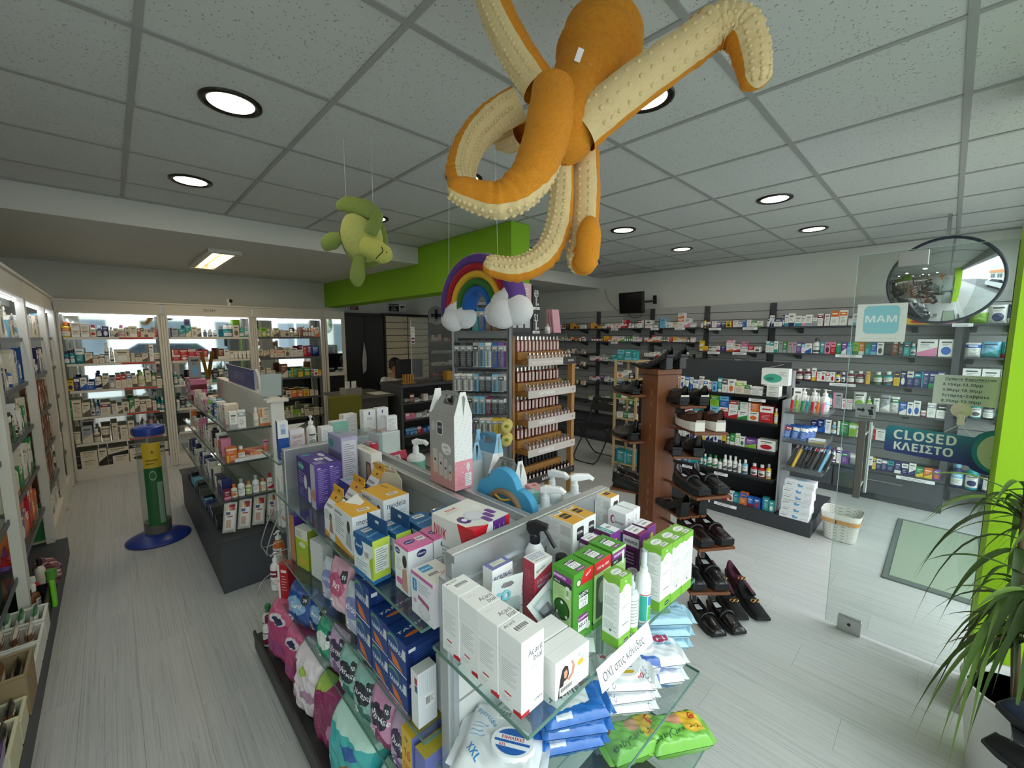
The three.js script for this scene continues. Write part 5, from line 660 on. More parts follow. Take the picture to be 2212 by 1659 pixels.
  const [na, nb, nt] = sameSheet([400, 260, (g, w, h) => { fill(g, '#e6e6e0'); txt(g, 'NUK', 80, 60, 60, '#c8202a', { rot: 0.08 }); lines(g, 30, 110, 150, 3, 16, '#aaa', 5); disc(g, 70, 190, 40, 50, '#56307c'); disc(g, 74, 186, 16, 18, '#efeef2'); poly(g, [[w + 3, h * 0.98], [w + 3, -3], [250, -3]], '#d3202c'); disc(g, 300, 170, 50, 44, '#e6e6e0'); sticker(g, 270, 200, 66, 50); }], [330, 260, (g, w, h) => { fill(g, '#f4f4f4'); poly(g, [[-3, -3], [130, -3], [40, 120], [-3, 240]], '#d3202c'); fill(g, '#6b2f8f', 170, -3, 120, h + 6); for (let i = 0; i < 7; i++) fill(g, '#dccbe8', 182 + i * 15, 20 + (i % 3) * 14, 5, 170 - (i % 2) * 40); fill(g, '#d3202c', 290, -3, 60, h + 6); txt(g, '60', 308, 190, 34, '#fff', { rot: -1.57 }); disc(g, 84, 190, 34, 40, '#e8e4ee'); txt(g, 'SSS', 84, 190, 26, '#6b2f8f'); }], [330, 400, (g, w, h) => { fill(g, '#e9e8de'); txt(g, 'NUK', 110, 60, 44, '#c8202a'); lines(g, 30, 90, 150, 2, 12, '#b5b3a8', 4); disc(g, 60, 250, 40, 54, '#56307c'); disc(g, 62, 250, 18, 22, '#efeef2'); disc(g, 150, 250, 70, 76, '#cfd0d6'); disc(g, 156, 246, 56, 62, '#dfe0e4'); disc(g, 266, 150, 30, 40, '#f2f1ec'); for (let i = 0; i < 3; i++) rrect(g, 150 + i * 50, 300 - i * 34, 44, 90, 18, '#7a4a96'); poly(g, [[-3, h + 3], [110, h + 3], [-3, 330]], '#d3202c'); }]);
  carton([-0.826, -0.651], Y1, 0.19, 0.175, 0.145, { s: na.s, base: '#e8e8e2', pz: na, px: nb, py: nt }, 'pad_carton', 'big cream carton with red and purple corners behind the rail', 'carton', null, { a: 0.1, bulge: 0.002 });
  const [m1, m2, m3] = sameSheet([220, 240, (g, w, h) => { fill(g, '#e4e5e8'); fill(g, '#c46aa4', -3, -3, w + 6, 18); rrect(g, 14, 34, 44, 70, 10, '#2a8fc4'); txt(g, 'mam', 36, 68, 18, '#fff', { rot: -1.57 }); lines(g, 76, 40, 120, 4, 14, '#a9abb2', 5); poly(g, [[70, 112], [180, 132], [180, 160], [70, 136]], '#a64f80'); disc(g, 130, 190, 56, 44, '#c9c9cc'); disc(g, 130, 186, 46, 34, '#d8d8da'); txt(g, '30', 34, 160, 30, '#b23a74'); }], [130, 240, (g) => { fill(g, '#dcd6de'); rrect(g, 30, 30, 40, 70, 8, '#7a2f60'); }], [130, 220, (g) => { fill(g, '#ebe9e2'); rrect(g, 22, 20, 56, 60, 8, '#3f9fd0'); txt(g, 'mam', 50, 50, 20, '#fff'); txt(g, '30', 92, 150, 34, '#c23a4a', { w: 'normal' }); bars(g, 30, 110, 44, 26); }]);
  carton([-0.798, -0.505], Y1, 0.112, 0.101, 0.075, { s: m1.s, base: '#e4e3e0', pz: m1, px: m2, py: m3 }, 'breast_pad_carton', 'white carton with pink edge and blue logo near the post', 'carton');
}
// goods on the spine and the far side
function handleBox(p, y, h, dx, dz, F, label, a, colours, peak) {
  const q = grp('handled_gift_box', label, 'gift box', [p[0] - dx / 2, y, p[1] - dz / 2], a, 'handled gift boxes');
  mesh('box_body', cartonGeo(dx, h, dz, F, 0.0012), F.s.mat, q);
  const sh = new THREE.Shape([[-dz / 2, 0], [dz / 2, 0], [dz * 0.2, peak * 0.8], [0.012, peak], [-0.012, peak], [-dz * 0.2, peak * 0.8]].map((v) => new THREE.Vector2(...v)));
  mesh('gable_end', new THREE.ExtrudeGeometry(sh, { depth: 0.0016, bevelEnabled: false }).rotateY(Math.PI / 2).translate(dx / 2 - 0.002, h, 0), mat(colours[1], 0.5), q); mesh('gable_end', new THREE.ExtrudeGeometry(sh, { depth: 0.0016, bevelEnabled: false }).rotateY(Math.PI / 2).translate(-dx / 2, h, 0), mat(colours[1], 0.5), q);
  mesh('end_slot', new THREE.ExtrudeGeometry(new THREE.Shape([[0, peak * 0.02], [dz * 0.12, peak * 0.72], [dz * 0.05, peak * 0.86], [-dz * 0.06, peak * 0.8]].map((v) => new THREE.Vector2(...v))), { depth: 0.001, bevelEnabled: false }).rotateY(Math.PI / 2).translate(dx / 2 - 0.0003, h, 0), mat(colours[2] ?? '#8b8c8b', 0.6), q);
  const hs = new THREE.Shape([[-dx / 2, 0], [dx / 2, 0], [dx / 2 - 0.004, peak * 0.2], [dx * 0.3, peak * 0.95], [dx * 0.2, peak * 1.05], [-dx * 0.2, peak * 1.05], [-dx * 0.3, peak * 0.95]].map((v) => new THREE.Vector2(...v))), hole = new THREE.Path([[-dx * 0.18, peak * 0.45], [dx * 0.24, peak * 0.45], [dx * 0.24, peak * 0.78], [dx * 0.18, peak * 0.86], [-dx * 0.14, peak * 0.86], [-dx * 0.18, peak * 0.78]].map((v) => new THREE.Vector2(...v))); hs.holes.push(hole);
  for (const s of [1, -1]) mesh('handle_panel', new THREE.ExtrudeGeometry(hs, { depth: 0.0014, bevelEnabled: false }).rotateX(-s * 0.42).translate(0, h, s * dz * 0.36), mat(colours[0], 0.55), q);
  return q;
}
{
  const [ta, tb] = sameSheet([300, 500, (g, w, h) => { fill(g, '#a8a6a2'); g.save(); const gr = g.createLinearGradient(0, h * 0.55, 0, h); gr.addColorStop(0, '#b9a49c'); gr.addColorStop(0.5, '#d39a86'); gr.addColorStop(1, '#c98f8f'); g.fillStyle = gr; g.beginPath(); g.moveTo(-3, h * 0.62); g.lineTo(160, h * 0.8); g.lineTo(w + 3, h * 0.74); g.lineTo(w + 3, h + 3); g.lineTo(-3, h + 3); g.fill(); g.restore(); rrect(g, 92, 46, 72, 96, 18, '#f1f1ef'); rrect(g, 98, 52, 60, 84, 14, '#3e4042'); txt(g, 'TVIS', 128, 88, 22, '#d8d8d6'); txt(g, 'baby', 236, 70, 22, '#c98078'); disc(g, 48, 90, 24, 34, '#c3c2be'); disc(g, 206, 230, 54, 38, '#efefec'); disc(g, 178, 214, 28, 24, '#efefec'); txt(g, 'BABY', 200, 218, 24, '#4a4a4a', { w: 'normal' }); txt(g, 'Care', 214, 246, 24, '#4a4a4a', { w: 'normal' }); for (const [x, y, ww, hh] of [[36, 250, 60, 170], [112, 270, 50, 160], [172, 300, 44, 140], [226, 330, 40, 110]]) { rrect(g, x, y, ww, hh, 12, '#cfc8c2'); fill(g, '#3e4042', x + ww * 0.3, y + hh * 0.4, ww * 0.4, 18); } }], [160, 500, (g, w, h) => { fill(g, '#f1f1f0'); for (let i = 0; i < 46; i++) disc(g, (i * 47) % w, (i * 83) % (h * 0.6), 3.4, 3.4, '#c5c5c6'); fill(g, '#e79aa6', -3, h * 0.6, w + 6, h); disc(g, 120, 350, 16, 30, '#dfe6ec'); for (let i = 0; i < 10; i++) disc(g, (i * 61) % w, h * 0.62 + (i * 37) % 130, 4, 4, '#f9e6ea'); fill(g, '#f4f2f0', 92, 394, 56, 90); lines(g, 98, 404, 44, 6, 12, '#888', 3); lines(g, 18, 400, 60, 7, 11, '#c9707c', 3); }]);
  handleBox([-1.15, -0.829], 1.0605, 0.262, 0.16, 0.078, { s: ta.s, base: '#a8a6a2', pz: ta, px: tb, py: '#b9b6ae', ny: '#5c5d5e' }, 'tall grey and pink gift box with carrying handle on the spine', -0.02, ['#a09f9c', '#efefee'], 0.085);
  const S2 = { s: ta.s, base: '#a3a29f', pz: { ...ta, v0: ta.v0 + (ta.v1 - ta.v0) * 0.5 }, px: { ...tb, v0: tb.v0 + (tb.v1 - tb.v0) * 0.42 }, py: '#b9b6ae' };
  handleBox([-1.12, -1.08], Y1, 0.14, 0.15, 0.076, S2, 'smaller grey gift box with carrying handle behind the cloud', 0, ['#a3a2a0', '#efefee'], 0.075);
  handleBox([-1.36, -1.05], Y1, 0.17, 0.13, 0.075, { s: ta.s, base: '#d9dcde', px: '#dfe2e3', pz: '#d4d8da' }, 'pale gift box with light blue handle nearest the tall box', 0.1, ['#7fb6d6', '#9fcde6', '#2d2d30'], 0.08);
  handleBox([-1.3, -1.135], Y1, 0.2, 0.13, 0.055, { s: ta.s, base: '#d9dcde' }, 'light blue handled gift box behind the pale one', 0.05, ['#6da6ca', '#8fc3e0'], 0.085);
  // cloud-shaped display board
  const c = grp('cloud_display', 'sky blue cloud-shaped board with a wooden ring frame', 'display board', [-1.0, Y1 + 0.001, -0.95], 0.12), s = new THREE.Shape();
  s.moveTo(-0.1, 0); s.lineTo(0.1, 0); s.bezierCurveTo(0.17, 0.02, 0.17, 0.1, 0.115, 0.12); s.bezierCurveTo(0.12, 0.17, 0.075, 0.2, 0.05, 0.19); s.bezierCurveTo(0.03, 0.27, -0.06, 0.27, -0.075, 0.2); s.bezierCurveTo(-0.12, 0.21, -0.14, 0.16, -0.12, 0.13); s.bezierCurveTo(-0.17, 0.1, -0.16, 0.02, -0.1, 0);
  mesh('board', new THREE.ExtrudeGeometry(s, { depth: 0.026, bevelSize: 0.003, bevelThickness: 0.003, bevelSegments: 2, curveSegments: 10 }), mat('#4aa3cf', 0.5), c);
  const wc = canvas(128, 32), wg = wc.getContext('2d'); fill(wg, '#a98b68'); for (let i = 0; i < 60; i++) fill(wg, `rgba(70,45,25,${rr(0.05, 0.25)})`, 0, rr(0, 32), 128, rr(0.5, 2)); const wt = new THREE.CanvasTexture(wc); wt.colorSpace = THREE.SRGBColorSpace;
  mesh('wooden_ring', new THREE.TorusGeometry(0.068, 0.011, 10, 40).translate(0.0, 0.11, 0.034), new THREE.MeshStandardMaterial({ map: wt, roughness: 0.6 }), c); mesh('ring_rope', tube([[-0.03, 0.165, 0.045], [0, 0.155, 0.047], [0.035, 0.163, 0.045]], 0.004, 12, 6), mat('#d0a13c', 0.8), c); mesh('backing_box', at(rbx(0.09, 0.06, 0.02, 0.003), 0.0, 0.085, 0.036), mat('#c9c9c4', 0.5), c); mesh('battery_slot', at(bx(0.01, 0.022, 0.002), -0.03, 0.095, 0.047), blackM, c);
  const pump = (p, a, h, r, colour, lab) => { const q = grp('baby_wash_pump', lab, 'pump bottle', [p[0], Y1, p[1]], a, 'baby wash pump bottles'); mesh('body', lathe([[0.001, 0], [r * 0.94, 0], [r, 0.006], [r, h - 0.012], [r * 0.98, h]], 28), mat(colour, 0.3), q); mesh('shoulder', lathe([[r * 1.03, 0], [r * 1.02, 0.012], [r * 0.7, 0.026], [r * 0.36, 0.031], [r * 0.34, 0.06], [r * 0.3, 0.063], [0.0001, 0.063]], 28).translate(0, h, 0), mat('#f0f2f0', 0.25), q); mesh('pump_head', merge([cyl(r * 0.27, r * 0.27, 0.022, 16).translate(0, h + 0.072, 0), new THREE.ExtrudeGeometry(new THREE.Shape([[-0.012, 0], [0.012, 0], [0.05, 0.006], [0.062, 0.0], [0.066, 0.006], [0.05, 0.018], [0.0, 0.02], [-0.014, 0.014]].map((v) => new THREE.Vector2(...v))), { depth: 0.014, bevelSize: 0.003, bevelThickness: 0.003, bevelSegments: 2 }).translate(0, h + 0.078, -0.007)]), mat('#f4f5f3', 0.25), q); const lc = cell(96, 64, (g) => { fill(g, colour); rrect(g, 34, 8, 22, 18, 4, '#2b3033'); lines(g, 20, 36, 56, 2, 10, '#e8f2f0', 4); }); mesh('label', remapUV(new THREE.CylinderGeometry(r * 1.008, r * 1.008, 0.06, 14, 1, true, 0.4, 1.6), lc).translate(0, h * 0.5, 0), lc.s.mat, q); };
  pump([-0.885, -1.0], 0.5, 0.11, 0.042, '#5f9aa2', 'teal baby wash with white pump, nearest the end rail'); pump([-0.88, -1.15], 0.9, 0.115, 0.042, '#4f8f98', 'teal baby wash with white pump, farthest along the rail'); pump([-0.975, -1.14], 0.2, 0.11, 0.034, '#e9ebe8', 'white pump bottle half hidden behind the teal ones'); pump([-1.7, -1.0], 0.4, 0.12, 0.042, '#7fb8a2', 'mint baby wash with white pump beside the tall gift box');
  const [pk, mn] = sameSheet([120, 120, (g) => { fill(g, '#e8a3a5'); disc(g, 60, 60, 20, 14, '#5a4a4c'); for (let i = 0; i < 12; i++) disc(g, (i * 47) % 120, (i * 31) % 120, 3, 3, '#f6dadb'); }], [120, 120, (g) => { fill(g, '#9fd0c6'); rrect(g, 30, 30, 60, 56, 4, '#e9ebe8'); bars(g, 40, 40, 40, 24); }]);
  carton([-1.07, -1.13], Y1, 0.115, 0.055, 0.05, { s: pk.s, base: '#e5a0a2', py: pk, px: pk }, 'baby_cream_carton', 'small pink speckled carton beside the pumps', 'carton', null, { a: -0.3 }); carton([-1.03, -1.06], Y1, 0.12, 0.045, 0.06, { s: pk.s, base: '#8fc6bb', py: mn.s === pk.s ? mn : '#9fd0c6' }, 'baby_oil_carton', 'small mint carton half hidden by the cloud', 'carton', null, { a: -0.3 });
  const tg = grp('pink_tag_bottle', 'bottle wearing a pink tag with a price sticker', 'bottle', [-1.8, Y1, -0.97]), tc = cell(120, 110, (g) => { fill(g, '#d94f68'); fill(g, '#f2efe9', 14, 22, 60, 46); bars(g, 20, 28, 40, 28); txt(g, '50S', 78, 70, 34, '#26262a'); }); mesh('body', lathe([[0.001, 0], [0.034, 0], [0.036, 0.01], [0.036, 0.09], [0.014, 0.12], [0.012, 0.15], [0.001, 0.15]], 20), mat('#e9ddd2', 0.4), tg); mesh('tag', boardGeo(0.08, 0.075, 0.003, tc, '#d94f68'), tc.s.mat, tg, [0.045, 0.085, 0.02], [0, 1.1, 0.2]);
  // toiletries on the far end shelf
  const ev = (cells, near, y, h, dx, dz, lab, a = 0) => carton(near, y, h, dx, dz, cells, 'intimate_care_carton', lab, 'carton', 'white intimate-care cartons', { a });
  const [e1, e2, e3, ky, kz, gy] = sameSheet([160, 240, (g) => { fill(g, '#f3f4f6'); fill(g, '#3b3f7a', 66, 14, 18, 22); txt(g, 'eva', 76, 62, 40, '#9a9ca6', { w: 'normal' }); poly(g, [[-3, 160], [163, 150], [163, 172], [-3, 184]], '#f0c9bf'); poly(g, [[-3, 190], [163, 176], [163, 188], [-3, 204]], '#c5d6ea'); }], [160, 240, (g) => { fill(g, '#f4f5f6'); lines(g, 18, 30, 120, 14, 14, '#b5b8c0', 4); }], [160, 200, (g) => { fill(g, '#e8e8e6'); txt(g, 'eva', 96, 96, 44, '#55565a', { w: 'normal' }); poly(g, [[-3, 90], [40, 130], [40, 160], [-3, 120]], '#d99a86'); fill(g, '#bdbdbb', 0, 140, 170, 3); }], [90, 300, (g, w, h) => { fill(g, '#eef0f2'); rrect(g, 24, 20, 44, 70, 6, '#c9d4ea'); fill(g, '#8ea6d8', 26, 60, 40, 40); fill(g, '#1650a6', -3, 130, w + 6, 180); txt(g, 'K-Y', 22, 262, 28, '#fff', { rot: -1.57 }); fill(g, '#dfe6f2', 54, 230, 16, 50); }], [90, 300, (g) => { fill(g, '#21407e'); }], [140, 220, (g) => { fill(g, '#ead9dd'); fill(g, '#f3eef0', -3, -3, 150, 40); txt(g, 'Gynofit', 70, 62, 30, '#55434c', { w: 'normal' }); lines(g, 20, 96, 100, 8, 13, '#b59aa4', 4); }]);
  carton([-2.2, -0.546], 1.0005, 0.19, 0.05, 0.047, { s: ky.s, base: '#1d4b94', px: ky, pz: kz, py: '#eceef0' }, 'gel_carton', 'tall blue and white carton at the corner of the far shelf', 'carton', null, { a: -0.1 });
  carton([-2.25, -0.612], 1.0005, 0.13, 0.05, 0.07, { s: gy.s, base: '#e9dadd', px: gy }, 'intimate_gel_carton', 'pale pink carton beside the blue and white one', 'carton');
  { const q = good('p', 'W', 'A', 0.05, 0.19); q.position.set(-2.27, 1.0005, -0.72); q.rotation.y = HP; top(q, 'pump_bottle', 'white cosmetic pump bottle between pale cartons', 'pump bottle'); }
  const E1 = { s: e1.s, base: '#eeeff1', px: e1 }, E2 = { s: e1.s, base: '#eeeff1', px: e2 };
  ev(E2, [-2.25, -0.765], 1.0005, 0.12, 0.06, 0.06, 'plain white carton next to the cosmetic pump'); ev({ s: e1.s, base: '#eeeff1', px: '#8fc9b8' }, [-2.3, -0.84], 1.0005, 0.13, 0.06, 0.09, 'white carton with mint front on the far shelf'); ev({ s: e1.s, base: '#f0f0f0', px: e2 }, [-2.36, -0.93], 1.0005, 0.15, 0.06, 0.08, 'white carton with tabbed top on the far shelf', 0.1);
  ev(E1, [-2.26, -1.0], 1.0005, 0.18, 0.05, 0.075, 'white wash carton with pastel waves, left of a pair'); ev(E1, [-2.25, -1.078], 1.0005, 0.185, 0.05, 0.07, 'white wash carton with pastel waves, right of a pair'); ev(E2, [-2.16, -1.09], 1.0005, 0.15, 0.04, 0.06, 'white carton turned to show its printed back', -0.2);
  for (let i = 0; i < 2; i++) { carton([-2.2, -0.54], 0.6605 + i * 0.121, 0.12, 0.07, 0.072, { s: e3.s, base: '#e6e6e4', px: e3, pz: '#dedddb' }, 'wash_carton', ['grey-white wash carton, lower of the near stack', 'grey-white wash carton, upper of the near stack'][i], 'carton', 'stacked wash cartons', { a: -0.1 }); carton([-2.22, -0.63], 0.6605 + i * 0.121, 0.12, 0.07, 0.08, { s: e3.s, base: '#e6e6e4', px: e3 }, 'wash_carton', ['grey-white wash carton, lower of the rear stack', 'grey-white wash carton, upper of the rear stack'][i], 'carton', 'stacked wash cartons'); }
  // clear box with ribbon rolls on the spine's far part
  const bb3 = grp('clear_ribbon_box', 'clear plastic box standing on the spine', 'box', [-1.85, 1.0605, -0.845]); mesh('walls', merge([at(bx(0.13, 0.1, 0.002), 0, 0.05, 0.03), at(bx(0.13, 0.1, 0.002), 0, 0.05, -0.03), at(bx(0.002, 0.1, 0.06), 0.064, 0.05, 0), at(bx(0.002, 0.1, 0.06), -0.064, 0.05, 0)]), clearPlastic, bb3); mesh('paper_lining', at(bx(0.11, 0.08, 0.002), 0, 0.045, -0.02), mat('#e4e6ea', 0.7), bb3);
  for (const [i, p] of [[-1.84, '#e77fae'], [-1.79, '#c8203e']].entries()) { const q = grp('ribbon_roll', ['pink tape roll in the clear box', 'crimson tape roll in the clear box'][i], 'tape roll', [p[0], 1.0615, -0.835]); mesh('roll', cyl(0.018, 0.018, 0.05, 24).translate(0, 0.025, 0), mat(p[1], 0.5), q); mesh('core', cyl(0.009, 0.009, 0.051, 16).translate(0, 0.0255, 0), mat('#efe6da', 0.7), q); }
}
// ---------- lower shelves of the baby gondola ----------
function pack(cellF, p, w, h, d, rot, name, label, cat, group, o = {}) {
  const m = mesh('', pillowGeo(w, h, d, { cell: cellF, seed: rr(0, 9), nx: 16, ny: 16, ...o }), cellF.s.film); m.position.set(...p); m.rotation.order = 'YXZ'; m.rotation.set(...rot); top(m, name, label, cat, group); return m;
}
{
  const Y2 = 0.6005, Y3 = 0.3605;
  const [la, lb, tp, ts, tt, wa, wb] = sameSheet([220, 360, (g, w, h) => { fill(g, '#cdd64a'); fill(g, '#e9ebe0', -3, -3, w + 6, 90); lines(g, 24, 24, 110, 4, 14, '#7d8060', 5); poly(g, [[-3, 90], [w + 3, 130], [w + 3, h + 3], [-3, h + 3]], '#a9bf2e'); disc(g, 120, 140, 60, 24, '#e4e9c8'); fill(g, '#d9b23a', 60, 260, 120, 70); }], [100, 360, (g) => { fill(g, '#8a9a1e'); lines(g, 14, 120, 70, 16, 14, '#b9c454', 4); }],
    [220, 200, (g, w, h) => { fill(g, '#1c3f86'); disc(g, 60, 50, 70, 40, '#5aa06a'); disc(g, 60, 56, 60, 30, '#234a92'); txt(g, 'TAMPAX', 92, 84, 44, '#dfe6f0', { w: 'italic bold' }); poly(g, [[30, 120], [110, 140], [180, 190], [60, 180]], '#e0762c'); fill(g, '#d9dcd8', 176, 40, 36, 60); fill(g, '#fff', -3, h - 6, w + 6, 10); }], [130, 200, (g) => { fill(g, '#16306e'); lines(g, 20, 40, 90, 9, 14, '#3f62ac', 5); rrect(g, 6, 30, 20, 20, 2, '#e8eaee'); }], [130, 220, (g) => { fill(g, '#183a7e'); txt(g, 'TAMPAX', 60, 90, 30, '#dfe6f0', { w: 'italic bold', rot: -0.2 }); disc(g, 40, 150, 26, 14, '#e0762c'); disc(g, 96, 180, 22, 14, '#e0762c'); }], [110, 330, (g) => { fill(g, '#e4e6e4'); fill(g, '#b03038', 60, 30, 44, 40); fill(g, '#3b5a7a', 60, 76, 44, 40); }], [150, 330, (g) => { fill(g, '#e9eef2'); for (let i = 0; i < 9; i++) fill(g, '#c9d2da', 10 + i * 16, 14, 3, 120); rrect(g, 50, 150, 80, 80, 2, '#f8f8f8'); bars(g, 58, 164, 34, 44); lines(g, 96, 170, 26, 4, 9, '#777', 3); }]);
  carton([-1.807, -0.535], Y2, 0.178, 0.1, 0.04, { s: la.s, base: '#a9bf2e', pz: la, px: lb, py: '#dfe0d4' }, 'lime_carton', 'lime and white carton under the glass shelf', 'carton', null, { a: 0.2 });
  carton([-1.93, -0.52], Y2, 0.21, 0.05, 0.09, { s: la.s, base: '#4b2f8a', pz: '#c98a52', px: '#4b2f8a' }, 'purple_slim_carton', 'slim purple carton with teal stripe under the purple breast-pump carton', 'carton', null, { a: 0.1 });
  carton([-1.68, -0.55], Y2, 0.16, 0.1, 0.045, { s: la.s, base: '#dfe1df', pz: '#e4e5e3' }, 'oval_logo_carton', 'white carton with dark oval beside the lime carton', 'carton', null, { a: 0.15 });
  for (let k = 0; k < 2; k++) for (let i = 0; i < 2; i++) carton([-0.913 - k * 0.108, -0.492 - k * 0.002], Y2 + i * 0.0995, 0.0985, 0.103, 0.14, { s: tp.s, base: '#16306e', pz: tp, px: ts, py: tt }, 'tampon_carton', `navy carton with orange swoosh, ${i ? 'upper' : 'lower'} of the ${k ? 'farther' : 'nearer'} stack`, 'carton', 'stacked navy cartons');
  for (let i = 0; i < 2; i++) carton([-1.13, -0.494], Y2 + i * 0.1285, 0.1275, 0.103, 0.13, { s: tp.s, base: '#16306e', pz: tp, px: ts, py: tt }, 'tampon_carton', `taller navy carton with green leaves, ${i ? 'upper' : 'lower'} of two`, 'carton', 'stacked navy cartons');
  carton([-0.856, -0.491], Y2, 0.153, 0.035, 0.056, { s: wa.s, base: '#dfe2e0', pz: wa, px: wb, py: '#d9dbd4' }, 'barcode_carton', 'white carton with barcode panel next to the navy cartons', 'carton'); carton([-0.845, -0.56], Y2, 0.16, 0.035, 0.05, { s: wa.s, base: '#c9cdca', px: wb }, 'barcode_carton', 'greyish carton behind the barcode carton', 'carton');
  // hygiene pouches
  const blob = (base, a, b, t, tc = '#fff') => cell(170, 200, (g, w, h) => { fill(g, base); disc(g, 84, 80, 62, 44, a); txt(g, t, 84, 80, 34, tc, { f: 'serif', w: 'italic bold' }); poly(g, [[-3, 150], [w * 0.5, 128], [w + 3, 160], [w + 3, h + 3], [-3, h + 3]], b); rrect(g, 120, 20, 34, 44, 6, '#26303a'); txt(g, '10', 137, 42, 20, '#fff'); sticker(g, 14, 140, 46, 40); });
  const cl = [blob('#cfd6dc', '#8a90c8', '#b9bfd8', 'Always'), blob('#e0a9bc', '#c95f86', '#e8c6d2', 'Dry'), blob('#1f4f9c', '#8fb8e0', '#163a7a', 'Sani'), blob('#8fc0b4', '#1d2436', '#2a6f66', 'Libresse'), blob('#cf8fb4', '#221c38', '#8a2a58', 'Libresse'), blob('#2fa07a', '#e4ece6', '#1d7a5c', 'Care'), blob('#c9a9c8', '#3b2a52', '#7d5a94', 'Libresse')];
  const put = (c, x, y, z, w, h, d, ry, lab, o) => pack(cl[c], [x, y, z], w, h, d, [o?.rx ?? -0.06, ry, o?.rz ?? 0], 'hygiene_pouch', lab, 'pouch', 'hygiene pouches under glass', o);
  put(0, -1.3, Y2, -0.53, 0.12, 0.17, 0.06, 0.15, 'white and lilac pouch hanging in front of black boxes'); put(1, -1.42, Y2 + 0.02, -0.53, 0.12, 0.19, 0.07, 0.2, 'pink pouch with round red print'); put(0, -1.54, Y2, -0.54, 0.11, 0.16, 0.06, 0.25, 'pale pouch with tall hanging hole'); put(0, -1.26, Y2, -0.62, 0.12, 0.15, 0.06, 0.1, 'pale pouch half hidden behind the lilac one');
  put(2, -1.84, Y3, -0.52, 0.16, 0.17, 0.1, 0.3, 'royal blue pouch with white logo, first'); put(2, -1.72, Y3, -0.56, 0.15, 0.16, 0.09, 0.2, 'royal blue pouch behind the first'); put(5, -1.56, Y3, -0.52, 0.12, 0.15, 0.07, 0.2, 'green and blue pouch beside the royal blue ones'); put(6, -1.46, Y3, -0.525, 0.11, 0.17, 0.06, 0.15, 'mauve pouch with dark oval logo');
  put(3, -1.34, Y3, -0.52, 0.12, 0.16, 0.07, 0.15, 'mint pouch with dark oval logo, upper one'); put(3, -1.22, Y3, -0.52, 0.12, 0.16, 0.07, 0.15, 'mint pouch with dark oval logo, nearer one'); put(3, -1.26, Y3, -0.61, 0.12, 0.15, 0.07, 0.1, 'mint pouch with dark oval logo, rear one'); put(4, -1.1, Y3, -0.52, 0.12, 0.17, 0.07, 0.1, 'pink pouch with dark oval logo and number'); put(6, -0.985, Y3, -0.525, 0.11, 0.16, 0.07, 0.05, 'violet pouch with white label next to the yellow card'); put(6, -1.0, Y3, -0.62, 0.11, 0.15, 0.06, 0.05, 'violet pouch in the back row');
  const yc = cell(90, 300, (g) => { fill(g, '#d9b534'); txt(g, '34', 40, 30, 26, '#3a2d14', { rot: 0.4 }); txt(g, '16', 46, 90, 54, '#c0402a'); txt(g, 'TEM', 46, 150, 40, '#c0402a'); txt(g, 'GRATIS', 46, 220, 26, '#c0402a', { rot: 1.57 }); });
  carton([-0.872, -0.478], Y3, 0.21, 0.055, 0.14, { s: yc.s, base: '#d9b534', pz: yc, px: '#6f77b8', py: '#d9b534' }, 'promotion_carton', 'yellow promotion carton with red numbers under the barcode carton', 'carton');
  const bx2 = cell(150, 220, (g) => { fill(g, '#6f77b8'); disc(g, 72, 120, 54, 62, '#1c2046'); txt(g, 'Ever', 72, 120, 40, '#e9ebf4', { f: 'serif', w: 'italic' }); });
  carton([-0.81, -0.479], Y3, 0.2, 0.05, 0.14, { s: bx2.s, base: '#6f77b8', pz: bx2, py: '#c9b23a' }, 'night_pad_carton', 'periwinkle carton with dark round emblem', 'carton');
  // diaper bags on the base tray
  const bag = (base, draw) => cell(220, 320, (g, w, h) => { fill(g, base); draw(g, w, h); });
  const dA = bag('#c2447a', (g, w, h) => { poly(g, [[-3, -3], [w + 3, -3], [w + 3, 60], [-3, 100]], '#d9608c'); disc(g, 110, 60, 60, 26, '#e9dfe4'); disc(g, 110, 64, 44, 16, '#2a2f5c'); fill(g, '#a83a86', -3, 180, w + 6, 60); }), dB = bag('#e6dbdf', (g, w, h) => { poly(g, [[-3, 60], [60, 40], [70, 130], [40, 200], [80, 300], [90, h + 3], [-3, h + 3]], '#8a2258'); disc(g, 120, 70, 22, 22, '#9fbf4a'); disc(g, 150, 180, 50, 26, '#b48aa4'); txt(g, 'sweet', 40, 230, 26, '#f0dfe8', { rot: 1.57 }); }), dC = bag('#8a2258', (g, w, h) => { fill(g, '#e4dade', -3, -3, 26, h + 6); for (let i = 0; i < 14; i++) fill(g, '#a2406f', 50, 30 + i * 14, 60, 5); disc(g, 190, 190, 44, 44, '#c98ab0'); disc(g, 60, 10, 60, 26, '#9fbf4a'); }), dD = bag('#3fb0b0', (g, w, h) => { fill(g, '#e4ece8', 18, 60, 16, h); fill(g, '#d8cbbb', 100, 150, 130, h); disc(g, 160, 160, 60, 34, '#8a5a2c'); poly(g, [[100, 240], [w + 3, 200], [w + 3, h + 3], [100, h + 3]], '#2f8f8c'); poly(g, [[90, 80], [150, 50], [170, 84], [110, 110]], '#2a5fa8'); fill(g, '#bfe6d8', -3, -3, w + 6, 44); });
  const dp = (c, x, z, w, h, d, ry, lab) => pack(c, [x, 0.095, z], w, h, d, [-0.04, ry, 0], 'diaper_bag', lab, 'diaper bag', 'diaper bags on the base tray', { nx: 18, ny: 18, e: 0.42, wr: 0.035 });
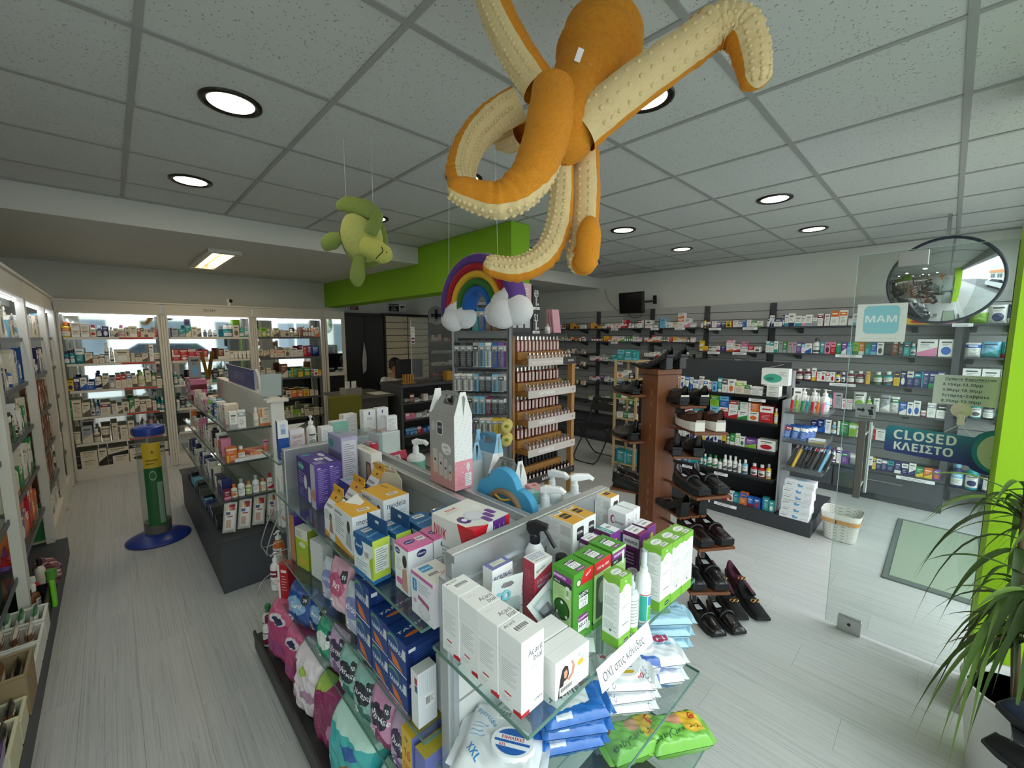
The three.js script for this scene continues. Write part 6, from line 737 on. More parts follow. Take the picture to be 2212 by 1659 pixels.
  dp(dA, -2.03, -0.515, 0.22, 0.27, 0.17, 0.25, 'glossy pink diaper bag with white label, farthest along'); dp(dA, -1.84, -0.51, 0.17, 0.25, 0.14, 0.25, 'glossy pink diaper bag, second along'); dp(dB, -1.66, -0.51, 0.2, 0.26, 0.17, 0.2, 'white and magenta diaper bag with green circles'); dp(dC, -1.47, -0.51, 0.17, 0.24, 0.15, 0.2, 'magenta diaper bag with pale stripe and green fold'); dp(dD, -1.24, -0.51, 0.26, 0.262, 0.18, 0.15, 'turquoise diaper bag with brown picture'); dp(dD, -1.0, -0.515, 0.19, 0.22, 0.15, 0.05, 'mint diaper bag with white stripe, nearest the end'); 
  // small bottles and wire rack at the far end of the tray
  const rk = grp('wire_rack', 'small wire rack clipped to the far end of the shelves', 'rack', [-2.19, 0.3, -0.475]); mesh('wires', merge([tube([[0, 0.5, -0.04], [0, 0.36, 0.02], [0, 0.3, 0.03], [0, 0.3, -0.06]], 0.003, 16, 5), tube([[0.1, 0.5, -0.04], [0.1, 0.36, 0.02], [0.1, 0.3, 0.03], [0.1, 0.3, -0.06]], 0.003, 16, 5), rod([0, 0.3, 0.03], [0.1, 0.3, 0.03], 0.003), tube([[-0.02, 0.16, -0.04], [-0.05, 0.1, 0.03], [-0.02, 0.05, 0.06], [0.08, 0.02, 0.05]], 0.003, 16, 5)]), steel, rk);
  for (const [i, t] of [['p', 'U', 'E', -2.3, 0.6605, -0.5, 0.06, 0.001], ['s', 'W', 'M', -2.2, 0.3605, -0.5, 0.055, 0.19], ['c', 'R', 'W', -2.1, 0.3605, -0.52, 0.06, 0.17], ['b', 'W', 'G', -2.28, 0.092, -0.47, 0.06, 0.16], ['b', 'W', 'M', -2.2, 0.092, -0.45, 0.055, 0.15]].entries()) { if (!i) continue; const m = good(t[0], t[1], t[2], t[6], t[7], t[0] === 'c' ? 0.05 : undefined); m.position.set(t[3], t[4], t[5]); m.rotation.y = 0.6; top(m, NAMES[t[0]][0], ['', 'white trigger bottle at the far end of the gondola', 'red and white carton at the far end of the gondola', 'white bottle with green mark on the base tray', 'white bottle with maroon label on the base tray'][i], NAMES[t[0]][1]); }
  { const m = good('p', 'O', 'E', 0.06, 0.2); m.position.set(-2.42, 0.3605, -0.57); m.rotation.y = 0.7; top(m, 'pump_bottle', 'amber pump bottle with cream label below the wash cartons', 'pump bottle'); }
}
// wipes on the end shelves
{
  const lidPart = (m, w, d, c, x, z, y) => { mesh('lid', new THREE.CylinderGeometry(0.5, 0.53, 0.014, 28).scale(w, 1, d).translate(x, y, z), mat('#f1f3f3', 0.3), m); mesh('lid_label', remapUV(new THREE.CircleGeometry(0.42, 28), c).scale(w, d, 1).rotateX(-HP).rotateY(0).translate(x, y + 0.0076, z), c.s.mat, m); };
  const wipes = (c, p, l, t, w, ry, tilt, label, lid, edge = '#eef0f0') => {             // a flat pack lying on its back: l along x, w along z before turning
    const q = grp('wipes_pack', label, 'wipes pack', p, ry, 'wipes packs on the end shelves'); q.rotation.order = 'YXZ'; q.rotation.z = tilt; const g = pillowGeo(l, w, t, { cell: c, seed: rr(0, 9), nx: 18, ny: 16, px: 8, py: 5, e: 0.4, wr: 0.07 }); g.translate(0, -w / 2, 0); g.rotateX(-HP); g.translate(0, t / 2, 0);
    mesh('film', g, c.s.film, q); for (const s of [-1, 1]) { const f = new THREE.PlaneGeometry(0.022, w * 0.9, 2, 12).rotateX(-HP), pp = f.attributes.position; for (let i = 0; i < pp.count; i++) pp.setY(i, Math.sin(i * 2.3) * 0.003); f.computeVertexNormals(); mesh('crimp', f.translate(s * (l / 2 + 0.008), t * 0.5, 0), mat(edge, 0.35, { clearcoat: 0.5, side: THREE.DoubleSide }), q); }
    if (lid) lidPart(q, lid[0], lid[1], lid[2], lid[3] ?? 0, lid[4] ?? 0, t + 0.002); return q;
  };
  const xx = cell(300, 220, (g, w, h) => { fill(g, '#dfe3e2'); txt(g, 'sanustar', 240, 40, 30, '#5f8fae', { rot: 0.4 }); txt(g, '+ φροντίδα', 66, 60, 22, '#4f93c0', { rot: 0.5 }); lines(g, 30, 90, 60, 4, 12, '#8fb8d2', 4); txt(g, 'XXL', 66, 180, 34, '#2f7fc0', { rot: 0.6 }); sticker(g, 110, 20, 54, 40); }), xl = cell(160, 120, (g, w, h) => { fill(g, '#2463b0'); fill(g, '#eef2f6', -3, 34, w + 6, 24); txt(g, 'ΕΝΗΛΙΚΕΣ', 80, 46, 22, '#c0303a'); fill(g, '#eef2f6', -3, 70, w + 6, 18); txt(g, 'XXL', 40, 79, 18, '#c0303a'); });
  wipes(xx, [-0.66, 0.604, -0.6], 0.19, 0.055, 0.17, 0.55, 0.0, 'large white adult wipes pack with blue oval lid', [0.1, 0.075, xl, 0.03, 0.02]);
  const kid = cell(220, 160, (g, w, h) => { fill(g, '#e6e8e9'); for (let i = 0; i < 40; i++) { g.strokeStyle = '#5a6068'; g.lineWidth = 1.6; g.beginPath(); g.arc((i * 53) % w, (i * 37) % h, 6 + i % 5, 0, 4 + i % 3); g.stroke(); } txt(g, '20', 170, 120, 26, '#c0303a'); disc(g, 40, 30, 12, 9, '#c0303a'); }), kl = cell(150, 120, (g) => { fill(g, '#f4f5f4'); rrect(g, 24, 14, 60, 26, 4, '#26406e'); txt(g, 'KIDS', 78, 56, 30, '#d0662a'); lines(g, 30, 76, 90, 2, 10, '#7d8890', 4); fill(g, '#d9b534', 40, 96, 80, 18); });
  wipes(kid, [-0.55, 0.603, -0.94], 0.14, 0.032, 0.12, 0.9, 0, 'lowest children wipes pack with doodle print, of three'); wipes(kid, [-0.545, 0.6395, -0.935], 0.14, 0.032, 0.12, 0.95, 0, 'middle children wipes pack with doodle print, of three'); wipes(kid, [-0.54, 0.6785, -0.93], 0.14, 0.034, 0.12, 0.85, 0, 'topmost children wipes pack with round white lid', [0.09, 0.085, kl]);
  const sa = cell(240, 180, (g, w, h) => { fill(g, '#2a6fc0'); poly(g, [[30, -3], [w - 50, 10], [w - 60, 120], [60, 140], [10, 60]], '#eef2f4'); txt(g, 'salustar', 110, 70, 40, '#3a4450', { rot: 2.9 }); disc(g, 190, 40, 20, 20, '#7a5236'); rrect(g, 40, 150, 60, 20, 4, '#dfe8f2'); });
  for (const [i, [x, y, z, ry]] of [[-0.585, 0.603, -0.745, 1.0], [-0.577, 0.645, -0.75, 0.95], [-0.57, 0.687, -0.745, 1.05]].entries()) wipes(sa, [x, y, z], 0.16, 0.036, 0.11, ry, 0, ['blue and white baby wipes pack, lowest of the pile', 'blue and white baby wipes pack, middle of the pile', 'blue and white baby wipes pack, top of the pile'][i], null, '#2a6fc0');
  wipes(sa, [-0.69, 0.603, -0.79], 0.14, 0.04, 0.09, 1.2, 0, 'blue and white baby wipes pack behind the pile', null, '#2a6fc0');
  const aq = cell(240, 170, (g, w, h) => { fill(g, '#e9ecf0'); poly(g, [[20, 120], [120, 150], [120, 170], [20, 160]], '#4a6fb8'); rrect(g, 130, 10, 100, 80, 6, '#bfe0ea'); disc(g, 180, 46, 40, 24, '#b02a5c'); txt(g, '1+1', 180, 46, 30, '#fff', { rot: 3.14 }); txt(g, 'ΔΩΡΕΑΝ', 180, 80, 18, '#3b6f9a', { rot: 3.14 }); fill(g, '#c9788e', 20, 30, 80, 8); fill(g, '#8fa8d8', 20, 44, 80, 8); }), al = cell(100, 70, (g) => fill(g, '#eef0f2'));
  wipes(aq, [-0.53, 0.603, -1.075], 0.15, 0.045, 0.11, 0.95, 0, 'clear-wrapped white wipes pack with a gift sticker, lower one'); wipes(aq, [-0.53, 0.655, -1.075], 0.15, 0.045, 0.11, 0.95, 0, 'clear-wrapped white wipes pack with a gift sticker, upper one', [0.06, 0.05, al, -0.03, 0]);
  const lb2 = cell(240, 150, (g, w, h) => { fill(g, '#9fc9de'); rrect(g, 20, 20, 140, 90, 10, '#7fae8e'); lines(g, 40, 36, 90, 3, 14, '#dcebe2', 5); txt(g, 'baby', 200, 60, 26, '#5a8aa6'); });
  for (let i = 0; i < 3; i++) wipes(lb2, [-0.585 + i * 0.004, 0.603 + i * 0.042, -1.215], 0.17, 0.036, 0.1, 0.85, 0, ['light blue wipes pack at the shelf end, lowest', 'light blue wipes pack at the shelf end, middle', 'light blue wipes pack at the shelf end, topmost'][i], null, '#a9d3e8');
  const gr = cell(240, 160, (g, w, h) => { fill(g, '#7cbf4a'); txt(g, 'BabyCare', 80, 110, 32, '#2f6a2a', { rot: -0.2 }); disc(g, 130, 50, 36, 30, '#d99a78'); rrect(g, 150, 20, 86, 100, 8, '#e8b82e'); txt(g, '6', 200, 50, 52, '#d0402a'); txt(g, '3+2', 190, 96, 26, '#4a3a14'); disc(g, 20, 40, 14, 20, '#c0392b'); });
  wipes(gr, [-0.57, 0.344, -1.06], 0.19, 0.06, 0.11, 1.15, 0, 'green baby wipes bundle, nearer the post', null, '#8fcf5c'); wipes(gr, [-0.49, 0.344, -1.17], 0.19, 0.06, 0.11, 1.0, 0, 'green baby wipes bundle with yellow offer flash', null, '#8fcf5c');
  for (let i = 0; i < 3; i++) wipes(lb2, [-0.62 + i * 0.03, 0.344 + i * 0.056, -0.7], 0.2, 0.048, 0.14, 0.8, 0, ['pale blue wipes pack on the lower end shelf, lowest', 'pale blue wipes pack on the lower end shelf, middle', 'pale blue wipes pack on the lower end shelf, top'][i], null, '#cfe4ee');
  const nt = cell(128, 80, (g) => { fill(g, '#dfeae6'); lines(g, 30, 30, 60, 2, 14, '#6a7a74', 4); }), m = mesh('', quadGeo(0.07, 0.045, nt).rotateX(-HP), nt.s.plain); m.position.set(-0.53, 0.9008, -0.72); m.rotation.y = 0.7; top(m, 'shelf_card', 'small pale card lying on the glass behind the herbal carton', 'card');
}
// ---------- make-up gondola behind ----------
{
  const g = grp('makeup_gondola', 'charcoal-based gondola of skin creams and wax beyond the baby gondola', 'gondola', [0, 0, 0]);
  mesh('plinth', at(bx(1.95, 0.33, 0.72), -3.975, 0.165, -0.75), charcoal, g); mesh('plinth_top', at(bx(1.99, 0.012, 0.75), -3.975, 0.336, -0.75), charcoalB, g);
  mesh('spine_panel', at(bx(1.9, 0.86, 0.06), -3.975, 0.77, -0.75), cream, g);
  mesh('end_pillar', at(rbx(0.05, 0.84, 0.08, 0.005), -3.01, 0.76, -0.75), mat('#e4e4e0', 0.5), g); mesh('pillar_cap', at(rbx(0.09, 0.02, 0.13, 0.004), -3.01, 1.185, -0.75), cream, g);
  for (const [y, z] of [[1.025, -0.47], [0.82, -0.44], [0.59, -0.41]]) { const s = mesh('glass_shelf', at(bx(1.97, 0.008, -0.72 - z < 0 ? z + 0.72 : 0.3), -3.985, y - 0.004, (z - 0.72) / 2), shelfGlass, g); mesh('shelf_lip', merge([at(bx(0.004, 0.012, z + 0.72), -2.998, y - 0.005, (z - 0.72) / 2), at(bx(1.97, 0.012, 0.004), -3.985, y - 0.005, z)]), mat('#3a4444', 0.3), s); mesh('end_bracket', new THREE.ExtrudeGeometry(new THREE.Shape([[0, 0], [-0.2, 0], [0, -0.09]].map((v) => new THREE.Vector2(...v))), { depth: 0.008, bevelEnabled: false }).rotateY(-HP).translate(-3.0, y - 0.012, -0.72 + 0.2 - 0.2), cream, s); }
  const sc = cell(300, 64, (q) => { fill(q, '#47538a'); txt(q, 'LUMENÉ', 120, 32, 40, '#8f9ac8', { w: 'normal', sx: 1.1 }); });
  const sg = grp('shelf_header_sign', 'blue header sign along the top of the gondola', 'sign', [-4.0, 1.2005, -0.75]); mesh('panel', boardGeo(0.95, 0.15, 0.012, sc, '#9fb0c8'), sc.s.mat, sg); mesh('curved_end', tube([[0.48, 0.15, -0.01], [0.6, 0.1, 0.0], [0.68, 0.0, 0.01], [0.72, -0.1, 0.0]], 0.012, 20, 8), mat('#d9e0e2', 0.35), sg);
  const R = (p, t, s, d, o) => row(p, t, s, d, 'goods on the make-up gondola', o), m = (s) => `on ${s} of the charcoal-based gondola`;
  R([-3.02, 1.025, -0.49], HP, 'cWA45x110 cWA45x115 _40 bEW35x120 cEO60x55/cEO60x55', m('top end shelf'), { deep: 0.05 });
  R([-4.6, 1.025, -0.49], 0, randRow(0.55, 60, 110, 'EPEW', 'ccb', 35, 60) + ' bLW42x120*2 bTW45x120 bNW42x110 cNW40x70 _30 bTS60x130 cWN45x120 cWA55x110 _30 cEW60x120 cEP70x130', m('top side shelf'), { len: 1.5 });
  for (let i = 0; i < 12; i++) { const q = good('c', i % 2 ? 'P' : 'M', 'E', 0.11, 0.045, 0.12); q.position.set(-4.75 - (i % 3) * 0.118, 1.0255 + Math.floor(i / 3) * 0.0458, -0.55); top(q, 'makeup_palette', `${i % 2 ? 'pink' : 'maroon'} palette box, ${ord(i % 3)} column, ${['bottom', 'second', 'third', 'top'][Math.floor(i / 3)]} of the stack`, 'palette box', 'stacked palette boxes'); }
  R([-3.02, 0.82, -0.46], HP, 'cOY60x45/cOE60x45 bOW45x90 _30 cEO70x40 tPO30x110', m('second end shelf'), { deep: 0.06 });
  for (let i = 0; i < 4; i++) { const q = mesh('', rbx(0.14, 0.026, 0.03, 0.01, 2), mat(i % 2 ? '#d97f66' : '#d98a70', 0.4)); q.position.set(-3.12 + (i % 2) * 0.02, 0.834 + Math.floor(i / 2) * 0.027, -0.62 + (i % 2) * 0.034); q.rotation.y = 0.5 + (i % 3) * 0.5; top(q, 'wax_roller', `salmon wax cartridge, ${ord(i)} of the loose pile`, 'wax cartridge', 'loose wax cartridges'); }
  const wl = carton([-3.005, -0.5], 0.8205, 0.018, 0.1, 0.2, { s: stripCell.s, base: '#ecebe8' }, 'leaflet_stack', 'stack of white leaflets on the second end shelf', 'leaflets'); void wl;
  R([-4.7, 0.82, -0.46], 0, randRow(1.5, 70, 130, 'EEKWOP', 'ccb', 35, 70), m('second side shelf'), { len: 1.5 });
  R([-3.02, 0.59, -0.43], HP, 'cMP40x60 bEO38x85 bWA42x110 bEO38x85 bWA42x115 bEO40x85 bWR42x110', m('third end shelf'), {});
  R([-4.7, 0.59, -0.43], 0, randRow(1.6, 60, 130, 'KNWDE', 'ccb', 35, 70), m('third side shelf'), { len: 1.6 });
  R([-4.7, 0.343, -0.405], 0, randRow(1.5, 40, 90, 'KDNKS', 'cc', 50, 90), m('plinth side'), { len: 1.5 });
  const cw = cell(100, 220, (q) => { fill(q, '#ece9e2'); fill(q, '#b02a34', 40, 14, 44, 40); txt(q, '25', 34, 40, 30, '#d9b534'); fill(q, '#2a3f7c', 20, 64, 30, 22); fill(q, '#b02a34', 30, 92, 40, 10); rrect(q, 24, 120, 36, 60, 6, '#c9a48c'); });
  for (let i = 0; i < 4; i++) pack(cw, [-3.08, 0.356, -0.45 - i * 0.082], 0.07, 0.19, 0.05, [-0.12, HP - 0.15, -0.12], 'cotton_wool_bag', `white cotton-wool bag with red flash, ${ord(i)} from left on the plinth`, 'cotton wool', 'cotton-wool bags', { nx: 10, ny: 12 });
  const st = grp('printed_stand', 'clear brochure stand with pale leaflets beyond the header sign', 'brochure stand', [-3.1, 1.196, -0.75]); mesh('holder', at(bx(0.004, 0.17, 0.13), 0, 0.085, 0).rotateZ(-0.15), clearPlastic, st); mesh('leaflet', at(bx(0.003, 0.15, 0.12), -0.008, 0.08, 0).rotateZ(-0.15), mat('#e6eaea', 0.5), st);
  const gb = good('c', 'A', 'S', 0.09, 0.2, 0.07); gb.position.set(-5.2, 1.26, -0.75); gb.rotation.y = HP; top(gb, 'gift_carton', 'pale blue spotted carton standing on the palette boxes', 'carton'); gb.position.set(-4.87, 1.21, -0.55);
  const fan = grp('paper_fan', 'folded golden paper decoration leaning on the palette boxes', 'decoration', [-4.7, 1.21, -0.62]); for (let i = 0; i < 5; i++) mesh('fold', at(bx(0.03, 0.26, 0.003), 0, 0.13, 0), mat(i % 2 ? '#8a6424' : '#a87b30', 0.5, { metalness: 0.3 }), fan, [i * 0.014, 0, 0], [0, i % 2 ? 0.7 : -0.7, -0.25]);
}
// battery recycling tube
{
  const t = grp('battery_collector', 'clear upright battery collection tube with blue cap and foot', 'recycling tube', [-4.24, 0, -0.16]);
  mesh('foot', lathe([[0.001, 0], [0.2, 0], [0.205, 0.012], [0.15, 0.04], [0.1, 0.055], [0.09, 0.06], [0.001, 0.06]], 32), mat('#233a8c', 0.3), t);
  mesh('clear_tube', cyl(0.088, 0.088, 0.8, 32, true).translate(0, 0.45, 0), clearPlastic, t); mesh('cap', lathe([[0.096, 0], [0.098, 0.05], [0.09, 0.066], [0.03, 0.07], [0.028, 0.06], [0.001, 0.06]], 32).translate(0, 0.845, 0), mat('#24439c', 0.35), t);
  const lc = cell(150, 360, (g, w, h) => { fill(g, '#2c6a3a'); fill(g, '#d9b92e', -3, -3, w + 6, 110); txt(g, '+', 80, 40, 44, '#3b3a20'); lines(g, 24, 72, 100, 2, 14, '#7d6a1c', 5); g.strokeStyle = '#b9d0b0'; g.lineWidth = 4; g.beginPath(); g.ellipse(70, 140, 26, 18, 0, 0, 7); g.stroke(); fill(g, '#8fae94', 96, 170, 44, 180); });
  mesh('label', remapUV(new THREE.CylinderGeometry(0.089, 0.089, 0.66, 20, 1, true, 0.9, 1.3), lc).translate(0, 0.46, 0), lc.s.mat, t); mesh('batteries', cyl(0.084, 0.084, 0.09, 24).translate(0, 0.105, 0), mat('#6a6258', 0.6), t);
}
// ---------- perfume stand ----------
{
  const oak = mat('#b48449', 0.55), oakD = mat('#9c6e38', 0.6), X = -2.18, Zc = -2.555, g = grp('perfume_stand', 'light wooden stepped stand of perfume testers', 'display stand', [0, 0, 0]);
  mesh('post', at(rbx(0.06, 1.66, 0.05, 0.004), -2.37, 0.83, -2.25), oak, g); mesh('post', at(rbx(0.05, 1.4, 0.04, 0.004), -2.25, 0.7, -2.865), oak, g); mesh('post', at(rbx(0.05, 1.5, 0.05, 0.004), -2.5, 0.75, -2.86), oak, g); mesh('post', at(rbx(0.05, 1.5, 0.05, 0.004), -2.52, 0.75, -2.255), oak, g);
  const ys = [1.415, 1.168, 0.936, 0.704, 0.47], txts = ['EAU DE PARFUM   WOMAN', 'WOMAN', 'WOMAN', 'WOMAN', 'MAN'];
  const G0 = (w, h) => cartonGeo; void G0;
  const bodyG = rbx(0.03, 0.085, 0.03, 0.004), capG = at(rbx(0.017, 0.03, 0.017, 0.002), 0, 0, 0), labG = bx(0.022, 0.062, 0.001), sBody = rbx(0.026, 0.036, 0.024, 0.003), sCap = rbx(0.014, 0.02, 0.014, 0.002), sLab = bx(0.018, 0.024, 0.001);
  const glassC = { pink: mat('#d99a8a', 0.06, { transmission: 0.55, thickness: 0.0 }), amber: mat('#8a4a2a', 0.06, { transmission: 0.4, thickness: 0.0 }), black: mat('#1a1a1e', 0.1), wine: mat('#7a3a3a', 0.08, { transmission: 0.4, thickness: 0 }) }, capM = metal('#c9c2bc', 0.2), labM = mat('#e9d6d0', 0.5), labD = mat('#2a2a2e', 0.4), clearG = mat('#efe6e2', 0.05, { transmission: 0.7, thickness: 0 });
  ys.forEach((y, i) => {
    const s = mesh('tier', at(rbx(0.34, 0.035, 0.56, 0.003), -2.36, y - 0.018, Zc), oakD, g); mesh('step', at(bx(0.2, 0.06, 0.54), -2.42, y + 0.03, Zc), oak, g);
    const dark = i === 4, c = cell(300, 34, (q) => { fill(q, dark ? '#2b2624' : '#d5cbc4'); txt(q, txts[i], i ? 110 : 120, 17, i ? 22 : 15, dark ? '#d9d0c8' : '#f4efec', { w: i ? 'bold' : 'normal', sx: 1.1 }); if (!i) { fill(q, '#2b2624', 210, -3, 100, 50); txt(q, 'MAN', 260, 17, 14, '#d9d0c8'); } disc(q, 280, 17, 5, 5, '#a9807a'); });
    mesh('front_strip', boardGeo(0.58, 0.06, 0.006, c, '#c9beb6'), c.s.mat, g, [X - 0.006, y - 0.045, Zc], [0, HP, 0]); void s;
    for (let k = 0; k < 12; k++) {
      const kind = dark ? 'black' : i === 0 ? 'pink' : (k * 7 + i * 3) % 5 < 2 ? 'pink' : i % 2 ? 'amber' : 'wine', z = Zc + 0.24 - k * 0.0436, where = `${ord(k)} from left, ${['top', 'second', 'third', 'fourth', 'bottom'][i]} tier of perfume stand`;
      const q = new THREE.Group(); q.position.set(-2.36, y + 0.0605, z); q.scale.set(1, 1.08, 1); mesh('body', bodyG, glassC[kind], q, [0, 0.0425, 0]); mesh('cap', capG, dark ? metal('#3a3a3c', 0.3) : capM, q, [0, 0.1, 0]); mesh('label', labG, dark ? labD : labM, q, [0.0158, 0.042, 0], [0, HP, 0]); top(q, 'perfume_bottle', `tall ${kind} perfume bottle, ${where}`, 'perfume', 'tall perfume bottles');
      const r = new THREE.Group(); r.position.set(-2.225, y + 0.0005, z); mesh('body', sBody, dark ? glassC.black : clearG, r, [0, 0.018, 0]); mesh('cap', sCap, dark ? metal('#55504c', 0.3) : capM, r, [0, 0.046, 0]); mesh('label', sLab, labM, r, [0.0126, 0.018, 0], [0, HP, 0]); top(r, 'perfume_tester', `small perfume tester, ${where}`, 'tester', 'small perfume testers');
      if (i < 4 && k % 3 === 0 && i > 0) { const t = new THREE.Group(); t.position.set(-2.28, y + 0.0005, z - 0.02); mesh('body', sBody, clearG, t, [0, 0.018, 0]); mesh('cap', sCap, capM, t, [0, 0.046, 0]); top(t, 'perfume_tester', `spare tester behind the ${ord(k)}, ${['', 'second', 'third', 'fourth'][i]} perfume tier`, 'tester', 'spare perfume testers'); }
    }
  });
  const num = (n, bg, fg, fg2) => cell(110, 180, (q, w, h) => { fill(q, bg); txt(q, n, 55, 60, 70, fg, { f: 'serif', sx: 0.85 }); rrect(q, 44, 80, 22, 74, 4, fg2); disc(q, 84, 140, 9, 9, fg); fill(q, '#eee', -3, h - 20, w + 6, 24); txt(q, 'FEMME', 55, h - 9, 12, '#666'); });
  const n1 = num('32', '#ddb9bf', '#f3e3e6', '#efd4d8'), n2 = num('69', '#1c1c1e', '#eee', '#bbb'), n3 = num('51', '#1c1c1e', '#eee', '#ddd'), n4 = cell(220, 230, (q) => { fill(q, '#141416'); txt(q, 'Nº', 100, 24, 20, '#d8c9a0'); for (const [x, h2] of [[40, 130], [100, 120], [160, 80]]) rrect(q, x, 180 - h2, 44, h2, 4, '#c9ccce'); });
  const Yt = 1.62;
  mesh('top_board', at(bx(0.26, 0.02, 0.66), -2.4, Yt - 0.01, -2.5), blackM, g);
  const bxs = (c, p, w, h, d, lab) => carton(p, 1.6205 + (p[2] ?? 0), h, d, w, { s: c.s, base: c === n1 ? '#d8b2b9' : '#161618', px: c, pz: c === n1 ? '#cfc0c2' : '#232326' }, 'perfume_carton', lab, 'carton', 'perfume cartons on the stand');
  bxs(n4, [-2.33, -2.17], 0.28, 0.2, 0.07, 'wide black perfume gift carton on top of the stand'); bxs(n3, [-2.33, -2.46], 0.085, 0.19, 0.07, 'black perfume carton with white numerals, lower'); bxs(n2, [-2.33, -2.46, 0.191], 0.085, 0.19, 0.07, 'black perfume carton with white numerals, upper'); bxs(n1, [-2.33, -2.3, 0.2005], 0.145, 0.19, 0.07, 'pink perfume carton with pale numerals');
  for (let i = 0; i < 3; i++) { const q = mesh('', bx(0.012, 0.2, 0.09), mat('#d9a3b0', 0.6)); q.position.set(-2.34 - i * 0.03, Yt + 0.105, -2.76); q.rotation.z = 0.15; top(q, 'pink_brochure', `pink brochure leaning at the stand top, ${ord(i)}`, 'brochure', 'pink brochures'); }
  const hp = good('b', 'W', 'A', 0.05, 0.08); hp.position.set(-2.33, Yt + 0.0005, -2.64); top(hp, 'bottle', 'small white bottle on top of the perfume stand', 'bottle');
}
// ---------- hanging-pack display next to it ----------
{
  const A = V(-2.526, 0, -1.839), B = V(-2.226, 0, -2.05), L = 0.38, ry = Math.atan2(-(B.z - A.z), B.x - A.x), g = grp('pegboard_display', 'tall pegboard covered with hanging accessory packs', 'display rack', [(A.x + B.x) / 2, 0, (A.z + B.z) / 2], ry);
  mesh('panel', at(bx(L + 0.06, 1.85, 0.02), 0, 0.925, -0.09), mat('#8d9092', 0.5), g); for (const s of [-1, 1]) mesh('side_rail', at(bx(0.02, 1.86, 0.05), s * (L / 2 + 0.03), 0.93, -0.08), steel, g); mesh('base', at(bx(L + 0.1, 0.05, 0.26), 0, 0.025, 0.02), charcoal, g);
  const rows = [[1.81, 0.17, 'top row', ['T', 'K', 'K', 'T', 'B', 'U', 'U', 'K']], [1.565, 0.19, 'second row', ['K', 'D', 'K', 'A', 'S', 'W', 'B', 'V']], [1.336, 0.14, 'third row', ['W', 'W', 'W', 'S', 'D', 'D', 'S', 'A']], [1.169, 0.14, 'fourth row', ['W', 'W', 'A', 'S', 'S', 'M', 'D', 'D']], [1.01, 0.135, 'fifth row', ['A', 'A', 'V', 'A', 'E', 'E', 'Y', 'Y']]];
  const cos = Math.cos(ry), sin = Math.sin(ry);
  for (const [y, h, nm, cols] of rows) {
    mesh('rail', at(bx(L, 0.02, 0.012), 0, y + 0.01, -0.085), mat('#3a3c3e', 0.4), g);
    cols.forEach((c, i) => {
      for (let k = 0; k < 2; k++) {
        const lx = -L / 2 + (i + 0.5) * L / 8 + k * 0.008, lz = 0.02 - k * 0.045, q = new THREE.Group(); q.position.set(g.position.x + lx * cos + lz * sin, y - h, g.position.z - lx * sin + lz * cos); q.rotation.y = ry + rr(-0.2, 0.2);
        const cc = print(c, k ? 'W' : 'A', 1); mesh('card', cartonGeo(0.042, h - 0.012, 0.003, { s: cc.s, base: PAL[c][0], pz: cc }, 0.0006), cc.s.mat, q); if (!k) { mesh('tool', at(rbx(0.014, (h - 0.04) * 0.8, 0.01, 0.004), 0, (h - 0.03) * 0.42, 0.008), c === 'W' ? metal('#9a9da0', 0.3) : mat(c === 'Y' ? '#e0c978' : c === 'K' ? '#3f4246' : '#5a6066', 0.35), q); mesh('blister', at(rbx(0.034, (h - 0.03) * 0.86, 0.016, 0.006), 0, (h - 0.02) * 0.45, 0.008), clearPlastic, q); }
        top(q, 'hanging_pack', `${PAL[c][1]} hanging accessory pack, ${ord(i)} from left in ${nm}, ${k ? 'behind' : 'in front'}`, 'hanging pack', 'hanging accessory packs');
        if (!k) mesh('hook', rod([lx, y + 0.002, -0.09], [lx, y + 0.004, 0.03], 0.0022, 6), steel, g);
      }
    });
  }
  for (let i = 0; i < 4; i++) { const q = grp('yellow_sponge', `round yellow sponge, ${['upper near', 'upper far', 'lower near', 'lower far'][i]} of four`, 'sponge', [-2.17 - (i % 2) * 0.06, 0.945 - Math.floor(i / 2) * 0.1, -2.02 - (i % 2) * 0.07], 0.8, 'hanging yellow sponges'); mesh('pad', new THREE.SphereGeometry(0.04, 16, 10).scale(1, 1.1, 0.45), mat('#e2d27a', 0.8), q); mesh('leaf_mark', new THREE.SphereGeometry(0.016, 10, 8).scale(1, 0.8, 0.3), mat('#7f9a34', 0.8), q, [0.002, 0.01, 0.017]); }
}
